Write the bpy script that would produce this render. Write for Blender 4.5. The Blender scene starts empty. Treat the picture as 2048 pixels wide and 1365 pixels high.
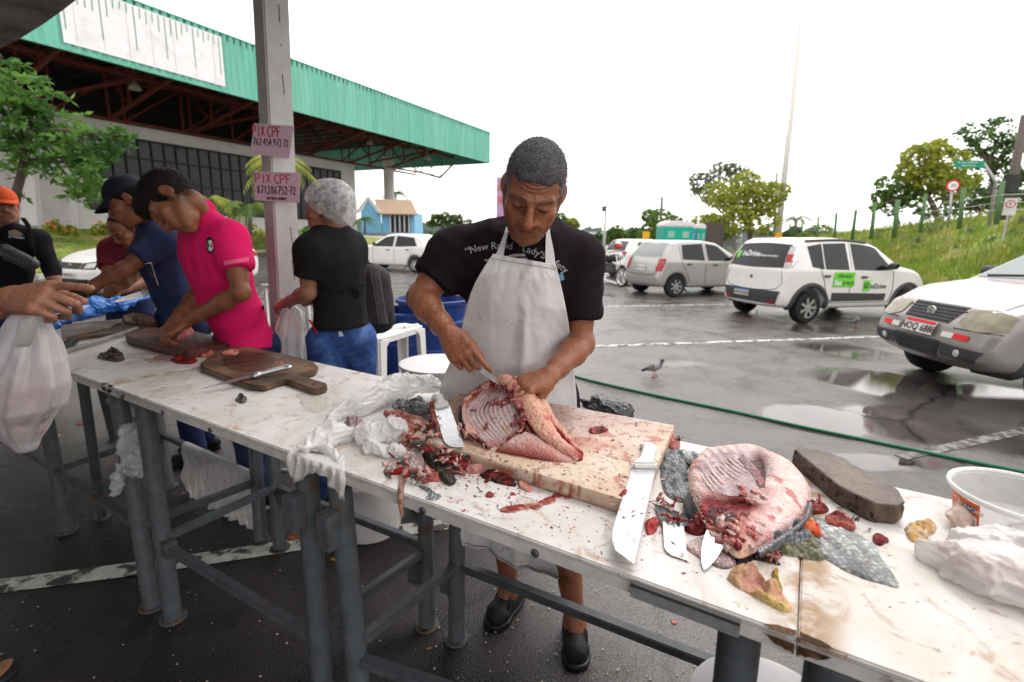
import bpy,bmesh,math,random
import numpy as np
from mathutils import Vector,Matrix
from mathutils.bvhtree import BVHTree
random.seed(7); RNG = np.random.RandomState(7)
D = bpy.data; SC = bpy.context.scene; COL = SC.collection
PI = math.pi
# ------------------------------------------------------------ camera, sky, sun, exposure
CAM_H = 1.45; PITCH = math.radians(11.9); ROLL = math.radians(1.2); FPX = 995.0
cd = D.cameras.new('camera'); cam = D.objects.new('camera',cd); COL.objects.link(cam); SC.camera = cam
cd.sensor_width = 36; cd.lens = FPX / 2048 * 36; cd.clip_start = .02; cd.clip_end = 3000
cam.location = (0,0,CAM_H)
cam.matrix_world = Matrix.Translation((0,0,CAM_H)) @ Matrix.Rotation(PI/2 - PITCH,4,'X') @ Matrix.Rotation(ROLL,4,'Z')
cd.dof.use_dof = True; cd.dof.focus_distance = 1.45; cd.dof.aperture_fstop = 3.2
W = D.worlds.new('World'); SC.world = W; W.use_nodes = True
wn = W.node_tree; wn.nodes.clear()
SUN_EL,SUN_AZ = math.radians(58),math.radians(35)
wo = wn.nodes.new('ShaderNodeOutputWorld'); wb = wn.nodes.new('ShaderNodeBackground'); ws = wn.nodes.new('ShaderNodeTexSky')
ws.sky_type = 'NISHITA'; ws.sun_disc = False; ws.sun_elevation = SUN_EL; ws.sun_rotation = SUN_AZ
ws.air_density = 1.0; ws.dust_density = 1.5; ws.ozone_density = 1.0
wm_ = wn.nodes.new('ShaderNodeHueSaturation'); wm_.inputs['Saturation'].default_value = .12; wm_.inputs['Value'].default_value = 1.9
wn.links.new(ws.outputs[0],wm_.inputs['Color'])
wx = wn.nodes.new('ShaderNodeMix'); wx.data_type = 'RGBA'; wx.inputs[0].default_value = .8; wx.inputs[7].default_value = (9.1,8.7,8.5,1)
wn.links.new(wm_.outputs[0],wx.inputs[6]); wn.links.new(wx.outputs[2],wb.inputs['Color'])
wb.inputs['Strength'].default_value = .15; wn.links.new(wb.outputs[0],wo.inputs['Surface'])
sl = D.lights.new('sun','SUN'); so = D.objects.new('sun',sl); COL.objects.link(so)
sl.energy = 0.8; sl.angle = math.radians(25); sl.color = (1,.97,.93)
so.rotation_euler = Vector((math.sin(SUN_AZ)*math.cos(SUN_EL),math.cos(SUN_AZ)*math.cos(SUN_EL),math.sin(SUN_EL))).to_track_quat('Z','Y').to_euler()
SC.view_settings.view_transform = 'Standard'; SC.view_settings.look = 'None'; SC.view_settings.gamma = 1
SC.view_settings.use_curve_mapping = False; SC.view_settings.exposure = 0.62
SC.cycles.max_bounces = 6; SC.cycles.transparent_max_bounces = 12
# ------------------------------------------------------------ measuring: photograph pixel -> place
def ray(px,py):
 u = px - 1024; v = 682.5 - py; c,s = math.cos(ROLL),math.sin(ROLL)
 x = c*u - s*v; y = s*u + c*v
 return np.array([x,y*math.sin(PITCH) + FPX*math.cos(PITCH),y*math.cos(PITCH) - FPX*math.sin(PITCH)])
def PZ(px,py,z=0.):
 d = ray(px,py); t = (z - CAM_H)/d[2]; return np.array([0,0,CAM_H]) + t*d
def PY(px,py,Y):
 d = ray(px,py); return np.array([0,0,CAM_H]) + d*(Y/d[1])
def PP(px,py,p0,n):
 d = ray(px,py); o = np.array([0,0,CAM_H]); t = np.dot(np.array(p0)-o,n)/np.dot(d,n); return o + t*d
# ------------------------------------------------------------ objects
def tag(o,label=None,cat=None,group=None,kind=None):
 if label: o['label'] = label
 if cat: o['category'] = cat
 if group: o['group'] = group
 if kind: o['kind'] = kind
 return o
def thing(name,label,cat,loc=(0,0,0),rz=0,group=None):
 o = D.objects.new(name,None); COL.objects.link(o); o.location = loc; o.rotation_euler = (0,0,rz); o.empty_display_size = .1
 return tag(o,label,cat,group)
def link_mesh(name,me,parent=None,world=False):
 o = D.objects.new(name,me); COL.objects.link(o)
 if parent is not None:
  o.parent = parent
  if world: o.matrix_parent_inverse = mw(parent).inverted()
 return o
def mw(o):
 m = Matrix.LocRotScale(o.location,o.rotation_euler,o.scale)
 return m if o.parent is None else mw(o.parent) @ o.matrix_parent_inverse @ m
def copy_tree(o,parent=None):
 c = o.copy(); COL.objects.link(c)
 if parent is not None: c.parent = parent
 for ch in list(o.children): copy_tree(ch,c)
 return c
class MB:
 def __init__(s): s.v = []; s.f = []; s.mi = []; s.col = []; s.cur = 0
 def add(s,vs,fs,c=None):
  b = len(s.v); s.v += [tuple(map(float,p)) for p in vs]; s.f += [tuple(i + b for i in f) for f in fs]; s.mi += [s.cur]*len(fs)
  if c is not None: s.col += list(c)
  return b
 def box(s,c,d,R=None,taper=1.0):
  x,y,z = d[0]/2,d[1]/2,d[2]/2
  p = [(-x,-y,-z),(x,-y,-z),(x,y,-z),(-x,y,-z),(-x*taper,-y*taper,z),(x*taper,-y*taper,z),(x*taper,y*taper,z),(-x*taper,y*taper,z)]
  if R is not None: p = [tuple(R @ Vector(q)) for q in p]
  s.add([(q[0]+c[0],q[1]+c[1],q[2]+c[2]) for q in p],[(0,3,2,1),(4,5,6,7),(0,1,5,4),(1,2,6,5),(2,3,7,6),(3,0,4,7)])
  return s
 def beam(s,a,b,w,h=None,up=(0,0,1)):
  a = Vector(a); b = Vector(b); d = b - a; L = d.length; d = d/L; u = Vector(up)
  x = d.cross(u)
  if x.length < 1e-4: x = d.cross(Vector((1,0,0)))
  x.normalize(); u = x.cross(d)
  R = Matrix((x,d,u)).transposed()
  return s.box((a+b)/2,(w,L,h or w),R)
 def tube(s,pts,r,n=10,cap=True,flat=1.0):
  pts = [Vector(p) for p in pts]; m = len(pts); rs = [r]*m if np.isscalar(r) else list(r)
  vs = []; fr = None
  for i,p in enumerate(pts):
   t = (pts[min(i+1,m-1)] - pts[max(i-1,0)]); t = t.normalized() if t.length > 1e-9 else Vector((0,0,1))
   if fr is None:
    fr = t.cross(Vector((0,0,1)))
    if fr.length < 1e-3: fr = t.cross(Vector((1,0,0)))
   fr = fr - t*fr.dot(t); fr.normalize(); g = t.cross(fr)
   for k in range(n):
    a = 2*PI*k/n; vs.append(p + (fr*math.cos(a) + g*math.sin(a)*flat)*rs[i])
  fs = [(i*n+k,i*n+(k+1) % n,(i+1)*n+(k+1) % n,(i+1)*n+k) for i in range(m-1) for k in range(n)]
  if cap: fs += [tuple(range(n-1,-1,-1)),tuple((m-1)*n+k for k in range(n))]
  s.add(vs,fs); return s
 def lathe(s,prof,n=24,c=(0,0,0),R=None,close=False):
  vs = []
  for r,z in prof:
   for k in range(n):
    a = 2*PI*k/n; q = Vector((r*math.cos(a),r*math.sin(a),z))
    if R is not None: q = R @ q
    vs.append((q[0]+c[0],q[1]+c[1],q[2]+c[2]))
  m = len(prof)
  fs = [(i*n+k,i*n+(k+1) % n,((i+1) % m)*n+(k+1) % n,((i+1) % m)*n+k) for i in range(m if close else m-1) for k in range(n)]
  s.add(vs,fs); return s
 def prism(s,poly,z0,z1,R=None,c=(0,0,0)):
  n = len(poly); vs = [(p[0],p[1],z0) for p in poly] + [(p[0],p[1],z1) for p in poly]
  vs = [Vector(v) for v in vs]
  if R is not None: vs = [R @ v for v in vs]
  vs = [v + Vector(c) for v in vs]
  s.add(vs,[tuple(range(n-1,-1,-1)),tuple(range(n,2*n))] + [(i,(i+1) % n,n+(i+1) % n,n+i) for i in range(n)]); return s
 def grid(s,P,close_u=False,c=None):
  n = len(P); m = len(P[0]); vs = [q for row in P for q in row]
  fs = [(i*m+j,i*m+j+1,((i+1) % n)*m+j+1,((i+1) % n)*m+j) for i in range(n if close_u else n-1) for j in range(m-1)]
  s.add(vs,fs,c); return s
 def build(s,name,mats,parent=None,smooth=False,bevel=0,world=False,fix=True,auto=None):
  me = D.meshes.new(name); me.from_pydata(s.v,[],s.f)
  if not isinstance(mats,(list,tuple)): mats = [mats]
  for m in mats: me.materials.append(m)
  if len(mats) > 1: me.polygons.foreach_set('material_index',s.mi)
  if s.col and len(s.col) == len(s.v):
   at = me.color_attributes.new('Col','FLOAT_COLOR','POINT')
   a = np.ones((len(s.v),4),dtype=np.float32); a[:,:3] = np.array(s.col)[:,:3]; at.data.foreach_set('color',a.ravel())
  if fix or bevel:
   bm = bmesh.new(); bm.from_mesh(me)
   if bevel:
    bmesh.ops.remove_doubles(bm,verts=bm.verts,dist=1e-5)
    es = [e for e in bm.edges if len(e.link_faces) == 2 and e.calc_face_angle(0) > .6]
    bmesh.ops.bevel(bm,geom=es,offset=bevel,segments=2,affect='EDGES',clamp_overlap=True)
   bmesh.ops.recalc_face_normals(bm,faces=bm.faces); bm.to_mesh(me); bm.free()
  if smooth or bevel: me.polygons.foreach_set('use_smooth',[True]*len(me.polygons))
  if auto or (bevel and not smooth): me.set_sharp_from_angle(angle=math.radians(auto or 50))
  me.update()
  return link_mesh(name,me,parent,world)
# ------------------------------------------------------------ vectorised value noise
def _h(ix,iy,iz):
 h = (ix*374761393 + iy*668265263 + iz*2147483647 + 12345) & 0xffffffff
 h = ((h ^ (h >> 13))*1274126177) & 0xffffffff
 return ((h ^ (h >> 16)) & 0xffff)/65535.0
def vn(P,s=1.0,seed=0):
 P = np.asarray(P,float)*s + seed*17.31; I = np.floor(P).astype(np.int64); f = P - I; f = f*f*(3-2*f); r = 0
 for a in (0,1):
  for b in (0,1):
   for c in (0,1):
    w = (f[...,0] if a else 1-f[...,0])*(f[...,1] if b else 1-f[...,1])*(f[...,2] if c else 1-f[...,2])
    r = r + w*_h(I[...,0]+a,I[...,1]+b,I[...,2]+c)
 return r*2 - 1
def fbm(P,s=1.0,o=4,seed=0,g=.5):
 r = 0; a = 1; t = 0
 for i in range(o): r = r + a*vn(P,s*2**i,seed+i*3); t += a; a *= g
 return r/t
def ridge(P,s=1.0,o=3,seed=0):
 r = 0; a = 1; t = 0
 for i in range(o): r = r + a*(1-np.abs(vn(P,s*2**i,seed+i*5))*2); t += a; a *= .5
 return r/t
# ------------------------------------------------------------ signed-distance modeller
def smin(a,b,k):
 if k <= 0: return np.minimum(a,b)
 h = np.clip(.5 + .5*(b-a)/k,0,1); return b*(1-h) + a*h - k*h*(1-h)
def npm(M): return np.array(M.to_3x3()) if hasattr(M,'to_3x3') else np.array(M)
class SDF:
 def __init__(s,lo,hi,res):
  s.lo = np.array(lo,float); s.res = res; s.n = np.ceil((np.array(hi)-s.lo)/res).astype(int) + 1
  s.ax = [s.lo[i] + np.arange(s.n[i])*res for i in range(3)]; s.d = np.full(s.n,.3,dtype=np.float32)
 def _sub(s,lo,hi):
  a = np.maximum(np.floor((np.array(lo)-s.lo)/s.res).astype(int),0); b = np.minimum(np.ceil((np.array(hi)-s.lo)/s.res).astype(int)+1,s.n)
  if np.any(b <= a): return None,None
  sl = tuple(slice(a[i],b[i]) for i in range(3))
  return sl,np.meshgrid(*[s.ax[i][sl[i]] for i in range(3)],indexing='ij')
 def _put(s,sl,v,k,op):
  o = s.d[sl]
  if op == '+': s.d[sl] = smin(o,v,k)
  elif op == '-': s.d[sl] = -smin(-o,v,k)
  elif op == '&': s.d[sl] = -smin(-o,-v,k)
 def cap(s,a,b,ra,rb=None,k=.01,op='+'):
  a = np.array(a,float); b = np.array(b,float); rb = ra if rb is None else rb; m = max(ra,rb) + k*1.1 + 2*s.res
  sl,X = s._sub(np.minimum(a,b)-m,np.maximum(a,b)+m)
  if sl is None: return s
  ba = b-a; L = max(ba @ ba,1e-9)
  t = np.clip(((X[0]-a[0])*ba[0] + (X[1]-a[1])*ba[1] + (X[2]-a[2])*ba[2])/L,0,1)
  v = np.sqrt((X[0]-a[0]-t*ba[0])**2 + (X[1]-a[1]-t*ba[1])**2 + (X[2]-a[2]-t*ba[2])**2) - (ra + (rb-ra)*t)
  s._put(sl,v,k,op); return s
 def ell(s,c,r,R=None,k=.01,op='+'):
  c = np.array(c,float); r = np.array(r,float); m = r.max() + k*1.1 + 2*s.res
  sl,X = s._sub(c-m,c+m)
  if sl is None: return s
  q = np.stack([X[i]-c[i] for i in range(3)],-1)
  if R is not None: q = q @ npm(R)
  l1 = np.sqrt(((q/r)**2).sum(-1)); l2 = np.sqrt(((q/(r*r))**2).sum(-1)) + 1e-9
  s._put(sl,l1*(l1-1)/l2,k,op); return s
 def box(s,c,h,R=None,r=.01,k=.01,op='+'):
  c = np.array(c,float); h = np.array(h,float); m = np.linalg.norm(h) + k*1.1 + 2*s.res
  sl,X = s._sub(c-m,c+m)
  if sl is None: return s
  q = np.stack([X[i]-c[i] for i in range(3)],-1)
  if R is not None: q = q @ npm(R)
  q = np.abs(q) - (h-r); v = np.sqrt((np.maximum(q,0)**2).sum(-1)) + np.minimum(q.max(-1),0) - r
  s._put(sl,v,k,op); return s
 def blank(s):
  o = SDF.__new__(SDF); o.lo,o.res,o.n,o.ax = s.lo,s.res,s.n,s.ax; o.d = np.full(s.n,.3,dtype=np.float32); return o
 def merge(s,o,k): s.d = smin(s.d,o.d,k).astype(np.float32)
 def plane(s,p,n,k=.004,op='-',lo=None,hi=None):
  n = np.array(n,float); n /= np.linalg.norm(n)
  sl,X = s._sub(s.lo if lo is None else lo,(s.lo+s.n*s.res) if hi is None else hi)
  if sl is None: return s
  v = (X[0]-p[0])*n[0] + (X[1]-p[1])*n[1] + (X[2]-p[2])*n[2]
  s.d[sl] = -smin(-s.d[sl],-v,k); return s
 def mesh(s):
  d = s.d; S = d < 0; n = s.n
  c = np.zeros(n-1,int)
  for i in (0,1):
   for j in (0,1):
    for k in (0,1): c += S[i:n[0]-1+i,j:n[1]-1+j,k:n[2]-1+k]
  act = (c > 0) & (c < 8); idx = np.full(n-1,-1,np.int64); I = np.argwhere(act); idx[act] = np.arange(len(I))
  acc = np.zeros((len(I),3)); cnt = np.zeros(len(I))
  off = [(i,j,k) for i in (0,1) for j in (0,1) for k in (0,1)]
  for a in off:
   for ax in range(3):
    if a[ax]: continue
    b = list(a); b[ax] = 1
    A = d[I[:,0]+a[0],I[:,1]+a[1],I[:,2]+a[2]]; B = d[I[:,0]+b[0],I[:,1]+b[1],I[:,2]+b[2]]
    m = (A < 0) != (B < 0); t = np.where(m,A/np.where(m,A-B,1),0)
    p = np.array(a,float)[None].repeat(len(I),0); p[:,ax] += t; acc[m] += p[m]; cnt[m] += 1
  V = s.lo + (I + acc/np.maximum(cnt,1)[:,None])*s.res
  F = []
  for ax in range(3):
   u,v = (ax+1) % 3,(ax+2) % 3
   a = [slice(1,n[i]-1) for i in range(3)]; a[ax] = slice(0,n[ax]-1); b = list(a); b[ax] = slice(1,n[ax])
   S0 = S[tuple(a)]; S1 = S[tuple(b)]; E = np.argwhere(S0 != S1)
   if not len(E): continue
   fl = S0[tuple(E.T)]
   E = E + np.array([0 if i == ax else 1 for i in range(3)])
   def g(du,dv):
    q = E.copy(); q[:,u] -= du; q[:,v] -= dv; return idx[q[:,0],q[:,1],q[:,2]]
   Q = np.stack([g(1,1),g(0,1),g(0,0),g(1,0)],1); Q[~fl] = Q[~fl][:,::-1]; F.append(Q)
  F = np.concatenate(F); F = F[(F >= 0).all(1)]
  return V,F
def poly_sd(X,Z,P):
 d = np.full(X.shape,1e9); ins = np.zeros(X.shape,bool); n = len(P)
 for i in range(n):
  a,b = P[i],P[(i+1) % n]; ex,ez = b[0]-a[0],b[1]-a[1]; wx,wz = X-a[0],Z-a[1]; t = np.clip((wx*ex+wz*ez)/(ex*ex+ez*ez+1e-12),0,1); d = np.minimum(d,(wx-t*ex)**2+(wz-t*ez)**2)
  c = ((a[1] <= Z) & (b[1] > Z)) | ((b[1] <= Z) & (a[1] > Z)); xi = a[0] + (Z-a[1])*ex/(ez if abs(ez) > 1e-9 else 1e-9); ins ^= c & (X < xi)
 d = np.sqrt(d); return np.where(ins,-d,d)
def vnormals(V,F):
 N = np.zeros_like(V); a = V[F[:,2]]-V[F[:,0]]; b = V[F[:,3]]-V[F[:,1]]; fn = np.cross(a,b)
 for i in range(4): np.add.at(N,F[:,i],fn)
 return N/(np.linalg.norm(N,axis=1)[:,None]+1e-12)
def vsmooth(V,F,it=1,lam=.5):
 for _ in range(it):
  S = np.zeros_like(V); C = np.zeros(len(V))
  for i in range(4):
   j = (i+1) % 4; np.add.at(S,F[:,i],V[F[:,j]]); np.add.at(C,F[:,i],1); np.add.at(S,F[:,j],V[F[:,i]]); np.add.at(C,F[:,j],1)
  V = V*(1-lam) + lam*S/np.maximum(C,1)[:,None]
 return V
def mesh_np(name,V,F,mats,parent=None,col=None,smooth=True,mi=None,world=True):
 me = D.meshes.new(name); nf = len(F); k = F.shape[1]
 me.vertices.add(len(V)); me.vertices.foreach_set('co',np.ascontiguousarray(V,dtype=np.float32).ravel())
 me.loops.add(nf*k); me.loops.foreach_set('vertex_index',np.ascontiguousarray(F,dtype=np.int32).ravel())
 me.polygons.add(nf); me.polygons.foreach_set('loop_start',np.arange(nf,dtype=np.int32)*k)
 if not isinstance(mats,(list,tuple)): mats = [mats]
 for m in mats: me.materials.append(m)
 if mi is not None: me.polygons.foreach_set('material_index',np.asarray(mi,dtype=np.int32))
 me.update(calc_edges=True); me.validate()
 me.polygons.foreach_set('use_smooth',[bool(smooth)]*len(me.polygons))
 if col is not None:
  at = me.color_attributes.new('Col','FLOAT_COLOR','POINT'); a = np.ones((len(V),4),dtype=np.float32); a[:,:3] = col; at.data.foreach_set('color',a.ravel())
 return link_mesh(name,me,parent,world)
def bvh_np(V,F): return BVHTree.FromPolygons([tuple(v) for v in V],[tuple(f) for f in F])
# ------------------------------------------------------------ materials
def _n(nt,t,**kw):
 n = nt.nodes.new(t)
 for k,v in kw.items():
  if k in n.inputs.keys(): n.inputs[k].default_value = v
  else: setattr(n,k,v)
 return n
def mat(name,c,rough=.5,metal=0,var=.12,sc=6.,c2=None,thr=None,bump=0,bsc=60.,coat=0,spec=.25,sss=0,sssr=.01,
  trans=0,alpha=1,emit=0,vcol=False,rvar=0,det=6,coords='Object',transl=0,ior=1.45,stretch=None,sssc=(1,.35,.2)):
 m = D.materials.new(name); m.use_nodes = True; nt = m.node_tree; L = nt.links; b = nt.nodes['Principled BSDF']
 tc = _n(nt,'ShaderNodeTexCoord'); src = tc.outputs[coords]
 if stretch:
  mp = _n(nt,'ShaderNodeMapping'); mp.inputs['Scale'].default_value = stretch; L.new(src,mp.inputs[0]); src = mp.outputs[0]
 no = _n(nt,'ShaderNodeTexNoise',Scale=sc,Detail=det,Roughness=.6); L.new(src,no.inputs['Vector'])
 if vcol:
  at = _n(nt,'ShaderNodeVertexColor',layer_name='Col'); base = at.outputs['Color']
 else:
  rgb = _n(nt,'ShaderNodeRGB'); rgb.outputs[0].default_value = (*c,1); base = rgb.outputs[0]
 if c2 is not None:
  rp = _n(nt,'ShaderNodeMapRange'); t = thr or (.5,.6)
  rp.inputs['From Min'].default_value = t[0]; rp.inputs['From Max'].default_value = t[1]; L.new(no.outputs['Fac'],rp.inputs['Value'])
  mx = _n(nt,'ShaderNodeMix',data_type='RGBA'); L.new(rp.outputs[0],mx.inputs[0]); L.new(base,mx.inputs[6]); mx.inputs[7].default_value = (*c2,1); base = mx.outputs[2]
 if var:
  n2 = _n(nt,'ShaderNodeTexNoise',Scale=sc*3.3,Detail=5); L.new(src,n2.inputs['Vector'])
  mr = _n(nt,'ShaderNodeMapRange'); mr.inputs['From Min'].default_value = .3; mr.inputs['From Max'].default_value = .7
  mr.inputs['To Min'].default_value = 1-var; mr.inputs['To Max'].default_value = 1+var; L.new(n2.outputs['Fac'],mr.inputs['Value'])
  vm = _n(nt,'ShaderNodeVectorMath',operation='SCALE'); L.new(base,vm.inputs[0]); L.new(mr.outputs[0],vm.inputs['Scale']); base = vm.outputs[0]
 L.new(base,b.inputs['Base Color'])
 b.inputs['Roughness'].default_value = rough; b.inputs['Metallic'].default_value = metal; b.inputs['Specular IOR Level'].default_value = spec
 if rvar:
  m3 = _n(nt,'ShaderNodeMapRange'); m3.inputs['From Min'].default_value = .35; m3.inputs['From Max'].default_value = .65
  m3.inputs['To Min'].default_value = max(rough-rvar,.02); m3.inputs['To Max'].default_value = min(rough+rvar,1); L.new(no.outputs['Fac'],m3.inputs['Value']); L.new(m3.outputs[0],b.inputs['Roughness'])
 if coat: b.inputs['Coat Weight'].default_value = coat; b.inputs['Coat Roughness'].default_value = .08
 if sss: b.inputs['Subsurface Weight'].default_value = sss; b.inputs['Subsurface Radius'].default_value = sssc; b.inputs['Subsurface Scale'].default_value = sssr
 if trans: b.inputs['Transmission Weight'].default_value = trans; b.inputs['IOR'].default_value = ior
 if alpha < 1: b.inputs['Alpha'].default_value = alpha
 if emit: b.inputs['Emission Color'].default_value = (*c,1); b.inputs['Emission Strength'].default_value = emit
 if bump:
  n4 = _n(nt,'ShaderNodeTexNoise',Scale=bsc,Detail=4); L.new(src,n4.inputs['Vector'])
  bp = _n(nt,'ShaderNodeBump',Strength=min(1,bump),Distance=.01 if bump <= 1 else .01*bump); L.new(n4.outputs['Fac'],bp.inputs['Height']); L.new(bp.outputs[0],b.inputs['Normal'])
 if transl:
  out = [n for n in nt.nodes if n.type == 'OUTPUT_MATERIAL'][0]; tl = _n(nt,'ShaderNodeBsdfTranslucent'); L.new(base,tl.inputs[0])
  ms = _n(nt,'ShaderNodeMixShader'); ms.inputs[0].default_value = transl; L.new(b.outputs[0],ms.inputs[1]); L.new(tl.outputs[0],ms.inputs[2]); L.new(ms.outputs[0],out.inputs[0])
 return m
M = {}
def txt(name,s,size,m,parent,loc,R,extrude=.0008,font=None,align='CENTER',shear=0,bold=0,sp=1,world=False):
 """flat lettering as a mesh; R maps text plane (x right, y up, z out) to the place"""
 cu = D.curves.new(name,'FONT'); cu.body = s; cu.size = size; cu.extrude = extrude; cu.align_x = align; cu.align_y = 'CENTER'; cu.shear = shear; cu.offset = bold; cu.space_character = sp
 cu.resolution_u = 3
 to = D.objects.new(name,cu); COL.objects.link(to); dg = bpy.context.evaluated_depsgraph_get(); me = D.meshes.new_from_object(to.evaluated_get(dg)); D.objects.remove(to); D.curves.remove(cu)
 me.materials.clear(); me.materials.append(m); me.transform(Matrix.Translation(loc) @ Matrix(R).to_4x4() if not isinstance(R,Matrix) else Matrix.Translation(loc) @ R.to_4x4())
 return link_mesh(name,me,parent,world)
def frame(xd,up):
 x = Vector(xd).normalized(); z = x.cross(Vector(up)).normalized(); y = z.cross(x); return Matrix((x,y,z)).transposed()
def lerp(a,b,t): return a + (b-a)*t
def poly_interp(pts,n):
 pts = [np.array(p,float) for p in pts]
 if len(pts) == 2: return [lerp(pts[0],pts[1],i/(n-1)) for i in range(n)]
 L = [0]
 for i in range(1,len(pts)): L.append(L[-1] + np.linalg.norm(pts[i]-pts[i-1]) + 1e-9)
 out = []
 for i in range(n):
  s = L[-1]*i/(n-1); j = min(max(np.searchsorted(L,s,side='right')-1,0),len(pts)-2); t = (s-L[j])/(L[j+1]-L[j])
  p0 = pts[max(j-1,0)]; p1 = pts[j]; p2 = pts[j+1]; p3 = pts[min(j+2,len(pts)-1)]
  out.append(.5*((2*p1) + (p2-p0)*t + (2*p0-5*p1+4*p2-p3)*t*t + (3*p1-p0-3*p2+p3)*t**3))
 return out
def arr(o): return np.array(o,float)
# ------------------------------------------------------------ materials of the setting
def asphalt():
 m = D.materials.new('asphalt'); m.use_nodes = True; nt = m.node_tree; L = nt.links; b = nt.nodes['Principled BSDF']
 tc = _n(nt,'ShaderNodeTexCoord').outputs['Object']
 big = _n(nt,'ShaderNodeTexNoise',Scale=.55,Detail=6,Roughness=.6,Distortion=.6); L.new(tc,big.inputs['Vector'])
 acc = None
 for cx,cy,rx,ry,w in PUDDLES:
  mp = _n(nt,'ShaderNodeMapping',vector_type='TEXTURE'); mp.inputs['Location'].default_value = (cx,cy,0); mp.inputs['Scale'].default_value = (rx,ry,1); L.new(tc,mp.inputs[0])
  ln = _n(nt,'ShaderNodeVectorMath',operation='LENGTH'); L.new(mp.outputs[0],ln.inputs[0])
  mr = _n(nt,'ShaderNodeMapRange'); mr.inputs['From Min'].default_value = 1.5; mr.inputs['From Max'].default_value = .5; mr.inputs['To Max'].default_value = w; L.new(ln.outputs['Value'],mr.inputs['Value'])
  if acc is None: acc = mr.outputs[0]
  else:
   mx = _n(nt,'ShaderNodeMath',operation='MAXIMUM'); L.new(acc,mx.inputs[0]); L.new(mr.outputs[0],mx.inputs[1]); acc = mx.outputs[0]
 ad = _n(nt,'ShaderNodeMath',operation='ADD'); L.new(acc,ad.inputs[0]); L.new(big.outputs['Fac'],ad.inputs[1])
 pm = _n(nt,'ShaderNodeMapRange',interpolation_type='SMOOTHSTEP'); pm.inputs['From Min'].default_value = .80; pm.inputs['From Max'].default_value = 1.10; L.new(ad.outputs[0],pm.inputs['Value'])
 med = _n(nt,'ShaderNodeTexNoise',Scale=1.7,Detail=8,Roughness=.65,Distortion=.4); L.new(tc,med.inputs['Vector'])
 fine = _n(nt,'ShaderNodeTexNoise',Scale=95,Detail=3); L.new(tc,fine.inputs['Vector'])
 vo = _n(nt,'ShaderNodeTexVoronoi',Scale=210); L.new(tc,vo.inputs['Vector'])
 cr = _n(nt,'ShaderNodeTexVoronoi',feature='DISTANCE_TO_EDGE',Scale=.42);
 wv = _n(nt,'ShaderNodeTexNoise',Scale=2.2,Detail=5); L.new(tc,wv.inputs['Vector'])
 va = _n(nt,'ShaderNodeMix',data_type='VECTOR'); va.inputs[0].default_value = .22; L.new(tc,va.inputs[4]); L.new(wv.outputs['Color'],va.inputs[5]); L.new(va.outputs[1],cr.inputs['Vector'])
 crm = _n(nt,'ShaderNodeMapRange'); crm.inputs['From Min'].default_value = 0; crm.inputs['From Max'].default_value = .012; L.new(cr.outputs['Distance'],crm.inputs['Value'])
 rp = _n(nt,'ShaderNodeValToRGB'); L.new(med.outputs['Fac'],rp.inputs[0])
 e = rp.color_ramp.elements; e[0].position = .3; e[0].color = (.027,.0235,.023,1); e[1].position = .7; e[1].color = (.074,.065,.063,1)
 m1 = _n(nt,'ShaderNodeMix',data_type='RGBA',blend_type='MULTIPLY'); m1.inputs[0].default_value = .55; L.new(rp.outputs[0],m1.inputs[6])
 gr = _n(nt,'ShaderNodeMapRange'); gr.inputs['From Min'].default_value = .3; gr.inputs['From Max'].default_value = .7; gr.inputs['To Min'].default_value = .45; gr.inputs['To Max'].default_value = 1.5; L.new(fine.outputs['Fac'],gr.inputs['Value']); L.new(gr.outputs[0],m1.inputs[7])
 m2 = _n(nt,'ShaderNodeMix',data_type='RGBA',blend_type='MULTIPLY'); m2.inputs[0].default_value = .6; L.new(m1.outputs[2],m2.inputs[6]); L.new(crm.outputs[0],m2.inputs[7])
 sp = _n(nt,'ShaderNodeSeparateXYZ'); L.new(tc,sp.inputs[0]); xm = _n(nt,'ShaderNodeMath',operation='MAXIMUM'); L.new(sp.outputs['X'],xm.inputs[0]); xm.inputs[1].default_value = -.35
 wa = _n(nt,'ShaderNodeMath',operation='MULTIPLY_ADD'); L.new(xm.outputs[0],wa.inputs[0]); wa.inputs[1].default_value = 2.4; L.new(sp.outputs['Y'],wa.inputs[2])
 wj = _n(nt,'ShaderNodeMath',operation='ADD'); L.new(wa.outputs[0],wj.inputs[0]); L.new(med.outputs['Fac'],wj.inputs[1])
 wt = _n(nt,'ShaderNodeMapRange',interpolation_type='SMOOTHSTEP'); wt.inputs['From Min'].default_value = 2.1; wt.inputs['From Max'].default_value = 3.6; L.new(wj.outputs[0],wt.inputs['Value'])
 ws_ = _n(nt,'ShaderNodeMapRange'); ws_.inputs['To Min'].default_value = .55; ws_.inputs['To Max'].default_value = 1.5; L.new(wt.outputs[0],ws_.inputs['Value']); wv_ = _n(nt,'ShaderNodeVectorMath',operation='SCALE'); L.new(m2.outputs[2],wv_.inputs[0]); L.new(ws_.outputs[0],wv_.inputs['Scale']); L.new(wv_.outputs[0],b.inputs['Base Color'])  # base colour lowered under the canopy and raised outside: shade painted in
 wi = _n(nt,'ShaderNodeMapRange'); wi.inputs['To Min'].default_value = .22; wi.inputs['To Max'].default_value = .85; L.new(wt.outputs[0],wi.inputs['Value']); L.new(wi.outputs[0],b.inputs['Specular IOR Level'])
 rr = _n(nt,'ShaderNodeMapRange'); rr.inputs['From Min'].default_value = .35; rr.inputs['From Max'].default_value = .65; rr.inputs['To Min'].default_value = .16; rr.inputs['To Max'].default_value = .46; L.new(med.outputs['Fac'],rr.inputs['Value'])
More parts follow.
